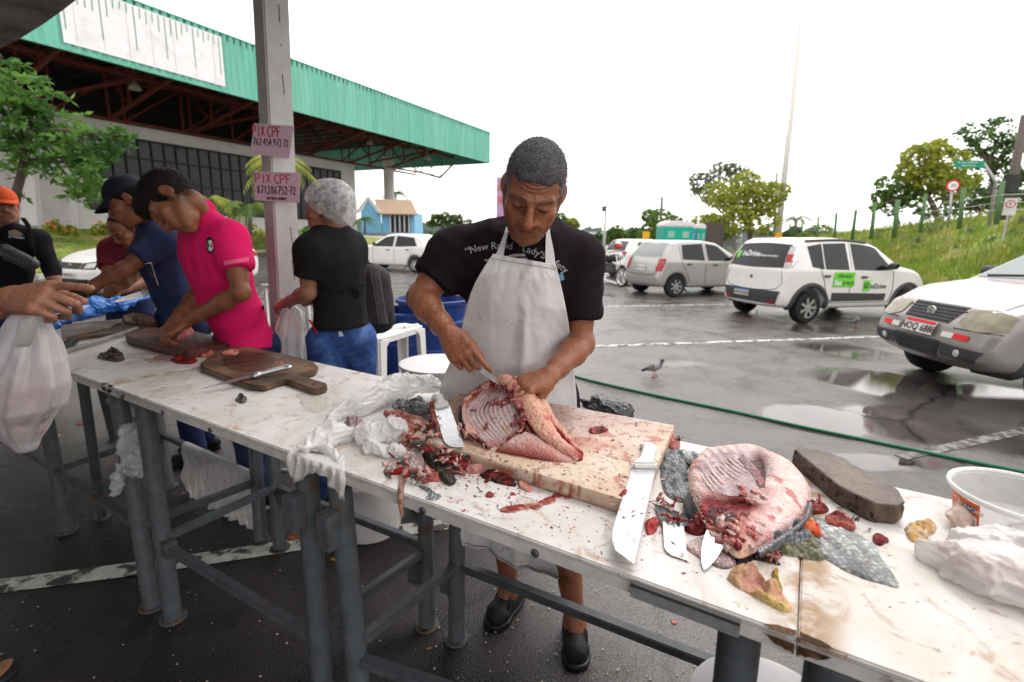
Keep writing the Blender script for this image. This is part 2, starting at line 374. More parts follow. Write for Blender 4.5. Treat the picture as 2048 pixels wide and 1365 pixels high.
 r2 = _n(nt,'ShaderNodeMix',data_type='FLOAT'); L.new(pm.outputs[0],r2.inputs[0]); L.new(rr.outputs[0],r2.inputs[2]); r2.inputs[3].default_value = .025; L.new(r2.outputs[0],b.inputs['Roughness'])
 hs = _n(nt,'ShaderNodeMath',operation='ADD'); L.new(fine.outputs['Fac'],hs.inputs[0]); L.new(vo.outputs['Distance'],hs.inputs[1])
 bs = _n(nt,'ShaderNodeMapRange'); bs.inputs['To Min'].default_value = .5; bs.inputs['To Max'].default_value = .012; L.new(pm.outputs[0],bs.inputs['Value'])
 bp = _n(nt,'ShaderNodeBump',Distance=.004); L.new(hs.outputs[0],bp.inputs['Height']); L.new(bs.outputs[0],bp.inputs['Strength'])
 bp2 = _n(nt,'ShaderNodeBump',Distance=.004,Strength=.25); L.new(crm.outputs[0],bp2.inputs['Height']); L.new(bp.outputs[0],bp2.inputs['Normal']); L.new(bp2.outputs[0],b.inputs['Normal'])
 b.inputs['IOR'].default_value = 1.45
 return m
def pud(px,py,rx,ry,w=.75): p = PZ(px,py); return (p[0],p[1],rx,ry,w)
PUDDLES = [pud(1790,770,.75,.8),pud(1700,705,.7,.8),pud(1900,850,1.1,.6),pud(1640,840,.5,.45),pud(1760,925,.9,.22,.6),pud(1960,800,1.2,.7),pud(1290,725,1.0,.3,.4),
  pud(1640,660,.8,.6,.5),pud(1210,570,1.3,.9,.6),pud(1230,590,1.0,.5,.55),pud(860,575,2.2,.9,.5),pud(1550,960,.5,.3,.5),pud(600,590,1.2,.7,.4)]
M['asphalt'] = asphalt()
M['paint'] = mat('worn_road_paint',(.55,.55,.52),.55,var=.2,sc=9,c2=(.07,.065,.06),thr=(.50,.56),det=9,bump=.3,bsc=120)
M['kerb'] = mat('kerb_concrete',(.42,.41,.38),.85,var=.2,sc=3,c2=(.25,.24,.22),bump=.4)
M['concrete'] = mat('old_concrete',(.25,.235,.22),.9,var=.25,sc=2.5,c2=(.12,.11,.10),thr=(.45,.65),bump=.8,bsc=25)
M['grass_ground'] = mat('grass_ground',(.13,.21,.03),.9,var=.5,sc=.8,c2=(.27,.23,.08),thr=(.42,.60),bump=1,bsc=14)
M['grass'] = mat('grass_blades',(.19,.29,.035),.7,var=.35,sc=.8,c2=(.33,.35,.07),thr=(.4,.62),transl=.3)
M['dark_metal'] = mat('dark_metal',(.05,.05,.05),.5)
sh = MB(); n = 60
xs = np.concatenate([[-900,-300,-100],np.linspace(-40,40,5),[100,300,900]]); ys = np.concatenate([[-60,-10],np.linspace(0,40,5),[90,250,900]])
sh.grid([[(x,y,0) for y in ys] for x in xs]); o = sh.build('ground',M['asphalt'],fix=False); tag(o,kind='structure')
def strip(name,pts,w,m,z=.004):
 b = MB(); P = [np.array(p)[:2] for p in pts]; L = []
 for i,p in enumerate(P):
  t = P[min(i+1,len(P)-1)]-P[max(i-1,0)]; t = t/np.linalg.norm(t); q = np.array([-t[1],t[0]])*w/2
  L.append([(p[0]-q[0],p[1]-q[1],z),(p[0]+q[0],p[1]+q[1],z)])
 b.grid(L); o = b.build(name,m,fix=False); tag(o,kind='structure'); return o
strip('parking_line',[PZ(1080,697),PZ(1400,686),PZ(1762,674)],.10,M['paint'])
strip('parking_line',[PZ(1196,614),PZ(1475,609)],.10,M['paint'])
strip('parking_line',[PZ(-160,1195),PZ(300,1135),PZ(600,1090),PZ(900,1048)],.10,M['paint'])
M['faint_paint'] = mat('almost_gone_paint',(.20,.19,.185),.5,var=.3,sc=14,c2=(.06,.055,.055),thr=(.46,.56),det=10,bump=.3,bsc=120)
strip('parking_line',[PZ(1800,915),PZ(1900,895),PZ(2100,850)],.09,M['faint_paint'])
strip('parking_line',[PZ(1198,555),PZ(1245,572)],.14,M['paint'])
strip('parking_line',[PZ(560,628),PZ(800,622)],.10,M['paint'])
HA = np.array([12.6,15.24]); HD = np.array([.27,.963]); HN = np.array([.963,-.27])
def hill_z(x,y):
 p = np.array([x,y])-HA; t = p@HD; s = p@HN
 top = lerp(3.15,1.5,min(max(t/48,0),1)); top = top*min(1,max(.0,(75-t)/20))
 w = 6.5; q = min(max(s/w,0),1); return top*(q*q*(3-2*q))*.93 + .07*max(0,top)*min(max((s-w)/12,0),1) + .05 if s > 0 else .05
hb = MB(); rows = []
for t in np.concatenate([np.linspace(-22,40,63),np.linspace(44,85,12)]):
 row = []
 for s in np.concatenate([np.linspace(0,9,19),[11,14,20,40,120]]):
  p = HA + HD*t + HN*s; z = hill_z(*p); z += (.06*vn(np.array([[p[0],p[1],0]]),.6)[0] + .05*vn(np.array([[p[0],p[1],3.]]),1.9)[0])*min(1,s)
  row.append((p[0],p[1],z))
 rows.append(row)
o = hb; hb.grid(rows); o = hb.build('hill',M['grass_ground'],smooth=True,fix=True); tag(o,kind='structure')
kb = MB(); kb.box((0,0,.06),(.98,.16,.15)); me = None
kroot = MB();
for i in range(58):
 t = -20 + i*1.0; p = HA + HD*t - HN*.09
 if i == 0: o = kb.build('kerb_stone',M['kerb'],bevel=.015); me = o.data
 else: o = link_mesh('kerb_stone',me)
 o.location = (p[0],p[1],.0); o.rotation_euler = (0,0,math.atan2(HD[1],HD[0])); tag(o,kind='structure')
def tufts(name,sampler,N,h,m,seed,wid=.02):
 rs = np.random.RandomState(seed); P = sampler(rs,N); k = len(P)
 a = rs.rand(k)*2*PI; ln = h*(.5+rs.rand(k)); tilt = rs.rand(k)*.7; b = rs.rand(k)*2*PI; w = wid*(.6+.8*rs.rand(k))
 dx = np.stack([np.cos(a),np.sin(a),np.zeros(k)],1)*w[:,None]
 up = np.stack([np.cos(b)*np.sin(tilt),np.sin(b)*np.sin(tilt),np.cos(tilt)],1)*ln[:,None]
 V = np.stack([P-dx,P+dx,P+up],1).reshape(-1,3); F = np.arange(3*k).reshape(-1,3)
 o = mesh_np(name,V,F,m,smooth=False,world=False); tag(o,kind='stuff',label='long wild grass covering the ground',cat='grass'); return o
def hill_s(rs,N):
 t = rs.rand(N)*rs.rand(N)*60-6; s = rs.rand(N)*10; p = HA + t[:,None]*HD + s[:,None]*HN
 cl = vn(np.stack([p[:,0],p[:,1],p[:,0]*0],1),.9,4); keep = cl + rs.rand(N) > .1; p = p[keep]
 return np.array([(x,y,hill_z(x,y)+.0) for x,y in p])
tufts('hill_grass',hill_s,42000,.26,M['grass'],3,.022)['label'] = 'long yellow-green grass growing over the hillside behind the parked cars'
tufts('hill_weeds',hill_s,5200,.55,mat('tall_weeds',(.30,.30,.07),.7,var=.4,sc=.7,c2=(.16,.26,.05),thr=(.4,.6),transl=.3),13,.03)['label'] = 'taller yellowish weeds scattered through the grass of the hillside'
lf = [PZ(-60,575),PZ(60,562),PZ(230,535),PZ(400,515),PZ(560,503),PZ(750,500),PZ(900,498),PZ(1010,494)]
WPL = np.array([-2.3,50,0]) + np.array([-.88,.47,0])*10; WN = np.array([-.88,.47,0])
def onwall(px,py,off=0): return PP(px,py,WPL - WN*off,WN)
lb = [onwall(-200,470),onwall(60,462),onwall(200,463),onwall(400,463),onwall(560,463),PZ(760,478),PZ(900,480),PZ(1010,481)]
for p in lb[:5]: p[2] = 1.35
for p in lb[5:]: p[2] = .35
F_ = poly_interp(lf,40); B_ = poly_interp(lb,40)
lw = MB(); lw.grid([[lerp(f,b,s)*np.array([1,1,0]) + np.array([0,0,.12 + (b[2]-.12)*(s*s*(3-2*s))]) for s in np.linspace(0,1,12)] for f,b in zip(F_,B_)])
o = lw.build('lawn',M['grass_ground'],smooth=True); tag(o,kind='structure')
def lawn_s(rs,N):
 i = rs.rand(N)*38.9; s = rs.rand(N)**1.5; out = []
 for a,b in zip(i,s):
  j = int(a); f = lerp(F_[j],F_[j+1],a-j); g = lerp(B_[j],B_[j+1],a-j); p = lerp(f,g,b); out.append((p[0],p[1],.12 + (g[2]-.12)*(b*b*(3-2*b))))
 return np.array(out)
tufts('lawn_grass',lawn_s,16000,.10,M['grass'],5,.03)['label'] = 'short green grass of the lawn before the big building'
kp = [p for p in poly_interp(lf,60)]
me = None
for i in range(59):
 a = kp[i][:2]; b = kp[i+1][:2]; d = b-a; L = np.linalg.norm(d)
 if me is None:
  kb = MB(); kb.box((0,0,.07),(1,.18,.16)); o = kb.build('kerb_stone',M['kerb'],bevel=.012); me = o.data
 else: o = link_mesh('kerb_stone',me)
 o.location = ((a[0]+b[0])/2,(a[1]+b[1])/2-.05,0); o.scale = (L*.985,1,1); o.rotation_euler = (0,0,math.atan2(d[1],d[0])); tag(o,kind='structure')
# ------------------------------------------------------------ big building with the green fascia
M['green_sheet'] = mat('green_sheet_metal',(.13,.44,.33),.45,var=.12,sc=.7,c2=(.20,.50,.40),thr=(.4,.7),stretch=(1,1,.15))
M['white_panel'] = mat('white_painted_sheet',(.78,.78,.80),.5,var=.05,sc=1.2,c2=(.66,.66,.68),thr=(.5,.75))
M['green_drip'] = mat('worn_green_paint',(.10,.25,.20),.6)
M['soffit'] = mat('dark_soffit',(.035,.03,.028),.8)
M['red_steel'] = mat('red_oxide_steel',(.16,.035,.028),.6,var=.25,sc=2)
M['white_wall'] = mat('white_render',(.66,.65,.64),.8,var=.06,sc=.6,c2=(.55,.53,.51),thr=(.5,.75),bump=.2)
M['win_glass'] = mat('smoked_glass',(.012,.014,.018),.08,var=0,spec=.22)
M['mullion'] = mat('mullion_dark',(.02,.02,.02),.5)
M['column_white'] = mat('white_column',(.68,.67,.66),.7,var=.05)
bld = thing('exhibition_hall','huge hall with mint green corrugated fascia over dark red trusses and a glazed white wall','building')
fd = Vector((.47,.883,0)).normalized(); fn = Vector((-.883,.47,0)).normalized(); FC = Vector((-2.45,49.7,0)); Z0,Z1 = 8.22,10.9
def fp(t,off=0,z=0): p = FC - fd*t + fn*off; return Vector((p.x,p.y,z))
LEN = 46.0
def corr(a,b,z0,z1,outn,pitch,name,m):
 mb = MB(); a = Vector(a); b = Vector(b); L = (b-a).length; n = int(L/pitch); rows = []
 for i in range(n*4+1):
  ph = i % 4; s = i/(n*4); dep = .05 if ph in (1,2) else 0.0; p = a.lerp(b,s) + outn*dep
  rows.append([(p.x,p.y,z0),(p.x,p.y,z1)])
 mb.grid(rows); return mb.build(name,m,bld,fix=False)
corr(fp(0),fp(LEN),Z0,Z1,-fn,.34,'fascia_sheet',M['green_sheet'])
corr(fp(0,30),fp(0,0),Z0,Z1,fd,.34,'fascia_sheet',M['green_sheet'])
b = MB(); b.beam(fp(0,.02,Z0),fp(LEN,.02,Z0),.12,.1); b.beam(fp(0,.02,Z1),fp(LEN,.02,Z1),.2,.06); b.beam(fp(0,0,Z0),fp(0,30,Z0),.12,.1); b.build('fascia_trim',M['green_sheet'],bld)
t0 = (FC - Vector(PP(445,130,FC,fn)))@fd if False else (FC - Vector(PP(445,130,FC,fn))).dot(fd); t1 = (FC - Vector(PP(122,60,FC,fn))).dot(fd)
b = MB(); b.beam(fp(t0,-.075,(Z0+Z1)/2+.0),fp(t1,-.075,(Z0+Z1)/2),.02,2.25,up=(0,0,1)); b.build('blank_sign_panel',M['white_panel'],bld)
rr = random.Random(4)
for i in range(26):
 t = lerp(t0+.15,t1-.15,i/25); h = rr.uniform(.25,.8) if i % 5 else 1.7; b = MB()
 b.beam(fp(t,-.09,Z0+2.42),fp(t+.02,-.09,Z0+2.42-h),.035,.008,up=tuple(fn)); b.build('paint_run',M['green_drip'],bld)
for i in range(7):
 t = lerp(t0,t1,(i+.5)/7); b = MB(); b.beam(fp(t,-.09,Z0+.3),fp(t,-.09,Z0+2.4),.03,.008,up=tuple(fn)); b.build('panel_seam',M['white_wall'],bld)
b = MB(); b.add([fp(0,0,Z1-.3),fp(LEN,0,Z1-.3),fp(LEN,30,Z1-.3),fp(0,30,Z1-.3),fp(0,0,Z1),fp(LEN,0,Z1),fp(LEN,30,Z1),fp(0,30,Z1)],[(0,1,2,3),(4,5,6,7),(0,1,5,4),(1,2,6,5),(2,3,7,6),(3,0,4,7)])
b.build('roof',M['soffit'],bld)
b = MB()
for i in range(30): b.beam(fp(.8+i*1.5,.3,Z1-.42),fp(.8+i*1.5,29,Z1-.42),.08,.16)
for j in range(6): b.beam(fp(0,1.2+j*1.8,Z1-.55),fp(LEN,1.2+j*1.8,Z1-.55),.06,.12)
b.build('purlin',M['dark_metal'],bld)
WZ = 7.62
def truss(name,a,b_,z0,z1,n,z0b=None):
 mb = MB(); a = Vector(a); b_ = Vector(b_); z0b = z0 if z0b is None else z0b
 P = lambda s,z: Vector((lerp(a.x,b_.x,s),lerp(a.y,b_.y,s),z)); zb = lambda s: lerp(z0,z0b,s)
 mb.beam(P(0,z0),P(1,z0b),.16,.16); mb.beam(P(0,z1),P(1,z1),.16,.16)
 for i in range(n+1):
  s = i/n; mb.beam(P(s,zb(s)),P(s,z1),.11,.11)
  if i < n: mb.beam(P(s,z1) if i % 1 == 0 else P(s,zb(s)),P(s+1/n,zb(s+1/n)),.1,.1)
 return mb.build(name,M['red_steel'],bld)
truss('truss',fp(-1,9.8),fp(LEN,9.8),WZ,10.1,14)
truss('truss',fp(0,4.2),fp(LEN,4.2),8.9,10.3,18)
for i in range(9):
 t = 3.6 + i*4.6; truss('truss',fp(t,9.8),fp(t,.4),WZ,10.2,4,9.6)
for i in range(6):
 t = 1.0+i*8; b = MB(); b.beam(fp(t,.4,10.0),fp(t+5,9.6,7.9),.14); b.build('brace',M['red_steel'],bld)
b = MB(); q0 = fp(-1,10,0); tail = [Vector(PP(px,py,fp(0,3),fn)) for px,py in ((775,335),(840,345),(880,356),(905,330))]
for a,c in zip(tail[:-1],tail[1:]): b.beam(a,c,.13)
for a in (Vector(PP(800,320,fp(0,3),fn)),Vector(PP(850,322,fp(0,3),fn)),Vector(PP(885,326,fp(0,3),fn))):
 b.beam(a,tail[1],.05); b.beam(a,tail[2],.05)
b.build('corner_brace',M['dark_metal'],bld)
M['lamp_white'] = mat('enamel_shade',(.55,.5,.45),.4)
for px,py,off in ((270,178,6.5),(740,288,7),(855,318,4)):
 p = Vector(PP(px,py,fp(0,off),fn)); b = MB(); b.lathe([(.02,.62),(.05,.6),(.06,.35),(.2,.25),(.3,-.05),(.28,-.05),(.18,.2)],14,p); b.tube([p+Vector((0,0,.6)),(p.x,p.y,Z1-.3)],.02,5); b.build('bell_lamp',M['lamp_white'],bld,smooth=True)
def wp(px,py,off=0): return Vector(onwall(px,py,off))
wr = wp(712,400); wl_ = fp(52,10); wt = 7.0
s_of = lambda p: (FC - Vector(p)).dot(fd)
sR = s_of(wr); gR = s_of(wp(682,380)); gL = s_of(wp(165,330)); sL = 52
GZ0,GZ1 = 2.5,6.75
b = MB()
for s0,s1,z0,z1 in ((sR,gR,1.0,WZ-.1),(gR,gL,GZ1,WZ-.1),(gR,gL,1.0,GZ0),(gL,sL,1.0,WZ-.1)):
 a = fp(s0,10.2,0); c = fp(s1,10.2,0); b.beam((a.x,a.y,(z0+z1)/2),(c.x,c.y,(z0+z1)/2),.4,z1-z0)
b.build('wall',M['white_wall'],bld)
a = fp(sR,10.2); c = fp(sR,22.2); b = MB(); b.beam((a.x,a.y,4.3),(c.x,c.y,4.3),.4,6.6); b.build('wall',M['white_wall'],bld)
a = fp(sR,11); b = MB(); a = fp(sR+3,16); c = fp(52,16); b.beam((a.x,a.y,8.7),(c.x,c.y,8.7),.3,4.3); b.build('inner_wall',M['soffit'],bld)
gw = thing('g',None,None)
D.objects.remove(gw)
nc = 26; me = None
for i in range(nc):
 for j,(z0,z1) in enumerate(((2.5,3.4),(3.4,4.3),(4.3,5.65),(5.65,6.75))):
  s = lerp(gR,gL,(i+.5)/nc); wdt = abs(gL-gR)/nc
  b = MB(); b.box((0,0,0),(wdt-.1,.03,z1-z0-.1))
  if (j in (0,1,2,3)) and i == 0: o = b.build('window_pane',M['win_glass'],bld); me = me or {}; me[j] = o.data
  else: o = link_mesh('window_pane',me[j],bld)
  p = fp(s,10.02 + .006*rr.uniform(-1,1)); o.location = (p.x,p.y,(z0+z1)/2); o.rotation_euler = (rr.uniform(-.006,.006),0,math.atan2(fd.y,fd.x)+rr.uniform(-.008,.008))
b = MB()
for i in range(nc+1): p = fp(lerp(gR,gL,i/nc),9.98); b.box((p.x,p.y,(GZ0+GZ1)/2),(.1,.1,GZ1-GZ0))
for z in (2.5,3.4,4.3,5.65,6.75): b.beam(fp(gR,9.97,z),fp(gL,9.97,z),.08,.1)
b.build('window_frame',M['mullion'],bld)
p = Vector(PP(778,370,fp(0,9.6),fn)); b = MB(); b.lathe([(.52,0.2),(.52,8.8)],20,(p.x,p.y,0)); b.build('column',M['column_white'],bld,smooth=True)
for px0,px1,w in ((60,118,1.0),(150,175,.5)):
 a = wp(px0,452,1.2); c = wp(px0-14,250,1.2); b = MB(); b.tube([a,c],[w*.9,w*.75],4,flat=.6); b.build('pier',M['column_white'],bld)
cz = 2.95
edge = [PZ(-260,175,cz),PZ(-40,118,cz),PZ(0,104,cz),PZ(45,83,cz),PZ(90,56,cz),PZ(130,28,cz),PZ(172,-4,cz),PZ(240,-40,cz),PZ(400,-50,cz),PZ(620,-60,cz),PZ(780,-90,cz),PZ(900,-200,cz)]
poly = [(p[0],p[1]) for p in edge] + [(-.42,.9),(-.45,-1.2),(-1.2,-20),(-24,-20),(-22,3.6),(-9.5,4)]  # front left edge is real; unseen reach overhead and behind shaped for its shade
b = MB(); b.prism(poly,cz,cz+.42); o = b.build('concrete_canopy',M['concrete'],bevel=.03); tag(o,'rough dark concrete roof edge reaching in at the top left corner','canopy')
# ------------------------------------------------------------ stall tables
M['steel_grey'] = mat('painted_steel_grey',(.080,.090,.100),.42,var=.2,sc=7,c2=(.10,.06,.035),thr=(.63,.72),bump=.15,bsc=40,rvar=.12)
M['rust'] = mat('rust',(.10,.045,.022),.9,var=.4,sc=14,c2=(.03,.018,.012),bump=1,bsc=60)
def table_mat():
 m = D.materials.new('stained_white_laminate'); m.use_nodes = True; nt = m.node_tree; L = nt.links; b = nt.nodes['Principled BSDF']
 tc = _n(nt,'ShaderNodeTexCoord').outputs['Object']
 def noise(sc,det=6,dist=0,st=None):
  n = _n(nt,'ShaderNodeTexNoise',Scale=sc,Detail=det,Roughness=.62,Distortion=dist); v = tc
  if st: mp = _n(nt,'ShaderNodeMapping'); mp.inputs['Scale'].default_value = st; L.new(tc,mp.inputs[0]); v = mp.outputs[0]
  L.new(v,n.inputs['Vector']); return n.outputs['Fac']
 def rng(src,a,b_,lo=0,hi=1):
  r = _n(nt,'ShaderNodeMapRange',interpolation_type='SMOOTHSTEP'); r.inputs['From Min'].default_value = a; r.inputs['From Max'].default_value = b_; r.inputs['To Min'].default_value = lo; r.inputs['To Max'].default_value = hi; L.new(src,r.inputs['Value']); return r.outputs[0]
 def mix(f,a,c,bt='MIX'):
  x = _n(nt,'ShaderNodeMix',data_type='RGBA',blend_type=bt); L.new(f,x.inputs[0]) if not isinstance(f,float) else setattr(x.inputs[0],'default_value',f)
  if isinstance(a,tuple): x.inputs[6].default_value = (*a,1)
  else: L.new(a,x.inputs[6])
  x.inputs[7].default_value = (*c,1); return x.outputs[2]
 def mul(a,c):
  x = _n(nt,'ShaderNodeMath',operation='MULTIPLY'); L.new(a,x.inputs[0])
  if isinstance(c,float): x.inputs[1].default_value = c
  else: L.new(c,x.inputs[1])
  return x.outputs[0]
 col = mix(rng(noise(3.2,7,1.2),.42,.7),(.62,.60,.585),(.50,.46,.41))
 col = mix(mul(rng(noise(9,8,2.0),.54,.68),.8),col,(.36,.25,.17))
 col = mix(mul(rng(noise(26,4,.5,(1,3,1)),.62,.70),.7),col,(.22,.14,.10))
 col = mix(mul(rng(noise(60,2),.70,.74),.8),col,(.12,.05,.04))
 sx = _n(nt,'ShaderNodeSeparateXYZ'); L.new(tc,sx.inputs[0])
 ed = _n(nt,'ShaderNodeMath',operation='ABSOLUTE'); L.new(sx.outputs['X'],ed.inputs[0])
 col = mix(mul(rng(ed.outputs[0],.50,.56),rng(noise(14,6),.42,.6)),col,(.30,.19,.10))
 b.inputs['Specular IOR Level'].default_value = .3; L.new(col,b.inputs['Base Color']); L.new(rng(noise(5,5),.35,.65,.22,.5),b.inputs['Roughness'])
 bp = _n(nt,'ShaderNodeBump',Strength=.12,Distance=.003); L.new(noise(35,5),bp.inputs['Height']); L.new(bp.outputs[0],b.inputs['Normal'])
 return m
M['laminate'] = table_mat()
M['rim'] = mat('chipped_white_rim',(.60,.58,.56),.45,var=.15,sc=7,c2=(.16,.09,.05),thr=(.60,.64),det=9)
TD = np.array([.863,-.506]); TN = np.array([.506,.863]); TZ = .88; TA = math.atan2(TD[1],TD[0])
def tp(s,n_,z=TZ): p = TD*s + TN*n_; return Vector((p[0],p[1],z))
N0,N1 = .762,1.418
def legpt(leg,py):
 a,b = leg; best = None
 for i in range(101):
  p = a.lerp(b,i/100); q = proj_(p)
  e = abs(q[1]-py)
  if best is None or e < best[0]: best = (e,p)
 return best[1]
def proj_(p):
 p = np.array(p,float)-np.array([0,0,CAM_H]); fw = np.array([0,math.cos(PITCH),-math.sin(PITCH)]); up = np.array([0,math.sin(PITCH),math.cos(PITCH)])
 x = p[0]/(p@fw)*FPX; y = (p@up)/(p@fw)*FPX; c,s = math.cos(ROLL),math.sin(ROLL); return 1024 + c*x + s*y,682.5 + s*x - c*y
def onplane(px,py,n_):
 return Vector(PP(px,py,tp(0,n_),np.array([TN[0],TN[1],0])))
TABLES = {}; M['plate_steel'] = mat('scuffed_foot_plate',(.075,.08,.085),.5,var=.3,sc=12,c2=(.09,.05,.03),thr=(.5,.62))
def make_table(key,s0,s1,label):
 t = thing('stall_table',label,'table',tp((s0+s1)/2,(N0+N1)/2,0),TA,'white topped stall tables set end to end')
 L = s1-s0; Wd = N1-N0
 b = MB(); b.box((0,0,TZ-.006),(L,Wd,.012)); b.build('table_top',M['laminate'],t,bevel=.003)
 b = MB(); h = .023
 b.box((0,-Wd/2+.006,TZ-.012-h/2),(L,.012,h)); b.box((0,Wd/2-.006,TZ-.012-h/2),(L,.012,h)); b.box((-L/2+.006,0,TZ-.012-h/2),(.012,Wd-.025,h)); b.box((L/2-.006,0,TZ-.012-h/2),(.012,Wd-.025,h))
 b.build('table_rim',M['rim'],t,bevel=.002)
 b = MB(); b.box((0,0,TZ-.022),(L-.03,Wd-.03,.012)); b.build('underside_board',M['dark_metal'],t)
 for i in range(int(L/.28)):
  x = -L/2+.12+i*.28; r = MB(); r.lathe([(0,-.004),(.006,-.004),(.008,0),(.009,.003),(0,.003)],10,(x,-Wd/2-.001,TZ-.024),Matrix.Rotation(PI/2,3,'X')); r.build('rivet',M['steel_grey'],t,smooth=True)
 for x in (-L/2+.03,L/2-.03):
  c = MB(); rr2 = random.Random(key+str(x)); pts = []
  sg_ = 1 if x > 0 else -1
  for k in range(9): a = k/8; pts.append((x+sg_*(.029-a*.042),-(.010*(1-a**1.5)+rr2.uniform(0,.005))*(1 if k < 8 else .1)))
  top = [(p[0],0) for p in pts]
  P = [[(p[0],-Wd/2-.0025,TZ-.012+0*p[1]) for p in pts],[(p[0],-Wd/2-.0025,TZ-.010+p[1]*1.6) for p in pts]]
  c.grid(P); c.grid([[(p[0],-Wd/2-.0025+0*p[1],TZ+.0015-.0) for p in pts],[(p[0],-Wd/2-p[1]*.9,TZ+.0015) for p in pts]]); c.build('rusted_corner',M['rust'],t)
 t['s0'] = s0; del t['s0']; TABLES[key] = t; return t
tA = make_table('A',-3.30,-2.186,'farthest left stall table, beneath the blue plastic and dark chopping block')
tB = make_table('B',-2.178,-1.072,'stall table carrying the wooden paddle board and knife in the open middle')
tC = make_table('C',-1.064,.052,'stall table carrying the big cutting board and the halved fish')
tD = make_table('D',.0535,1.22,'nearest right stall table with rusted corner, under the plastic tub')
LEGS = []
def make_leg(t,foot,toppx,n_,r=.030,bottom=None):
 if bottom is None: f = Vector(PZ(*foot))
 else: f = bottom
 s_top = None; top = onplane(toppx[0],toppx[1],n_)
 d = (top - f); k = (TZ-.036 - f.z)/d.z; top = f + d*k
 b = MB(); b.tube([f+Vector((0,0,.004)),top],r,18); o = b.build('leg',M['steel_grey'],t,smooth=True,auto=40,world=True)
 b = MB(); b.lathe([(0,.008),(r+.014,.008),(r+.016,.004),(r+.016,0),(0,0)],18,(f.x,f.y,f.z+.0)); b.build('foot_plate',M['plate_steel'],t,world=True)
 LEGS.append((f,top)); return (f,top)
def rail(t,a,b_,w=.030,h=.030):
 b = MB(); b.beam(a,b_,w,h); o = b.build('rail',M['steel_grey'],t,bevel=.003,world=True)
def bracket(t,leg,py,side,h=.085):
 p = legpt(leg,py); b = MB(); b.box((p + side*.046),(.042,.042,h),Matrix.Rotation(TA,3,'Z')); b.box((p + side*.046+Vector((0,0,h/2))),(.034,.034,.004),Matrix.Rotation(TA,3,'Z')); b.build('socket_bracket',M['steel_grey'],t,bevel=.003,world=True)
nf,nb = N0+.035,N1-.10
LA1 = make_leg(tA,(135,1062),(100,880),nf); LA0 = make_leg(tA,(205,1036),(178,850),nf+.06,.02)
LA2 = make_leg(tA,(305,1213),(243,830),nf); LB1 = make_leg(tB,(347,1237),(298,880),nf)
RA1 = make_leg(tA,(338,973),(314,830),nb); RA2 = make_leg(tA,(523,1083),(510,905),nb); RB1 = make_leg(tB,(560,1098),(546,915),nb)
RA0 = make_leg(tA,(230,880),(203,770),nb,.03)
RB2 = make_leg(tB,(855,1252),(851,1030),nb); RC1 = make_leg(tC,(913,1278),(914,1060),nb)
LB2 = make_leg(tB,None,(617,990),nf,bottom=Vector((tp(-1.10,nf,0)))); LC1 = make_leg(tC,None,(683,1010),nf,bottom=tp(-.93,nf,0))
LC2 = make_leg(tC,None,(1478,1280),nf+.02,.034,bottom=tp(-.01,nf+.02,0)); LD1 = make_leg(tD,None,(1670,1330),nf,.040,bottom=tp(.13,nf,0))
RC2 = make_leg(tC,None,(1480,1290),nb,.034,bottom=tp(-.02,nb,0)); RD1 = make_leg(tD,None,(1650,1330),nb,.034,bottom=tp(.12,nb,0))
LD2 = make_leg(tD,None,(2200,1500),nf,.036,bottom=tp(1.1,nf,0)); RD2 = make_leg(tD,None,(2300,1300),nb,.036,bottom=tp(1.1,nb,0))
sd = Vector((TD[0],TD[1],0)); sn = Vector((TN[0],TN[1],0))
rail(tA,legpt(LA1,940),legpt(LA2,1050)); rail(tB,legpt(LB1,1088),legpt(LB2,1283)); rail(tC,legpt(LC1,1318),legpt(LC2,1560))
rail(tA,legpt(LA2,1042)+sd*.03,legpt(RA2,962),.028); rail(tB,legpt(LB1,1072)+sd*.02,legpt(RB1,974),.028)
rail(tA,legpt(RA1,868),legpt(RA2,955)); rail(tA,legpt(LA1,938),legpt(RA1,870),.026); rail(tA,legpt(RA0,800),legpt(RA1,868),.028)
rail(tB,legpt(RB1,975),legpt(RB2,1093)); rail(tC,legpt(RC1,1130),legpt(RC2,1345),.034); rail(tB,legpt(LB2,1265)-sd*.02,legpt(RB2,1098),.028); rail(tC,legpt(LC1,1290),legpt(RC1,1130),.032)
rail(tC,legpt(LC2,1500),legpt(RC2,1345),.03); rail(tD,legpt(LD1,1560),legpt(RD1,1350),.03)
rail(tA,legpt(LA1,940),legpt(LA1,940)-sd*1.0)
bracket(tB,LB2,1010,-sn,.10); bracket(tC,LC1,1040,-sn,.10); bracket(tB,RB2,1135,-sd*.5-sn*.8); bracket(tC,RC1,1170,-sd*.9); bracket(tA,RA1,885,-sd*.9,.06); bracket(tB,RB1,990,sd*.7,.06); bracket(tB,LB1,1090,sd*.9,.06)
b = MB(); a = onplane(1262,1172,N0-.006); c = onplane(1482,1240,N0-.006); a.z = c.z = TZ-.023; b.beam(a,c,.004,.022); b.build('metal_channel',mat('bare_aluminium',(.45,.46,.48),.35,metal=.6,var=.15,sc=20),tC,world=True)
b = MB(); b.beam(a+Vector((0,0,.014)),c+Vector((0,0,.014)),.008,.006); b.build('channel_gap',M['dark_metal'],tC,world=True)
def uv_(px,py,z=TZ): return Vector(PZ(px,py,z))
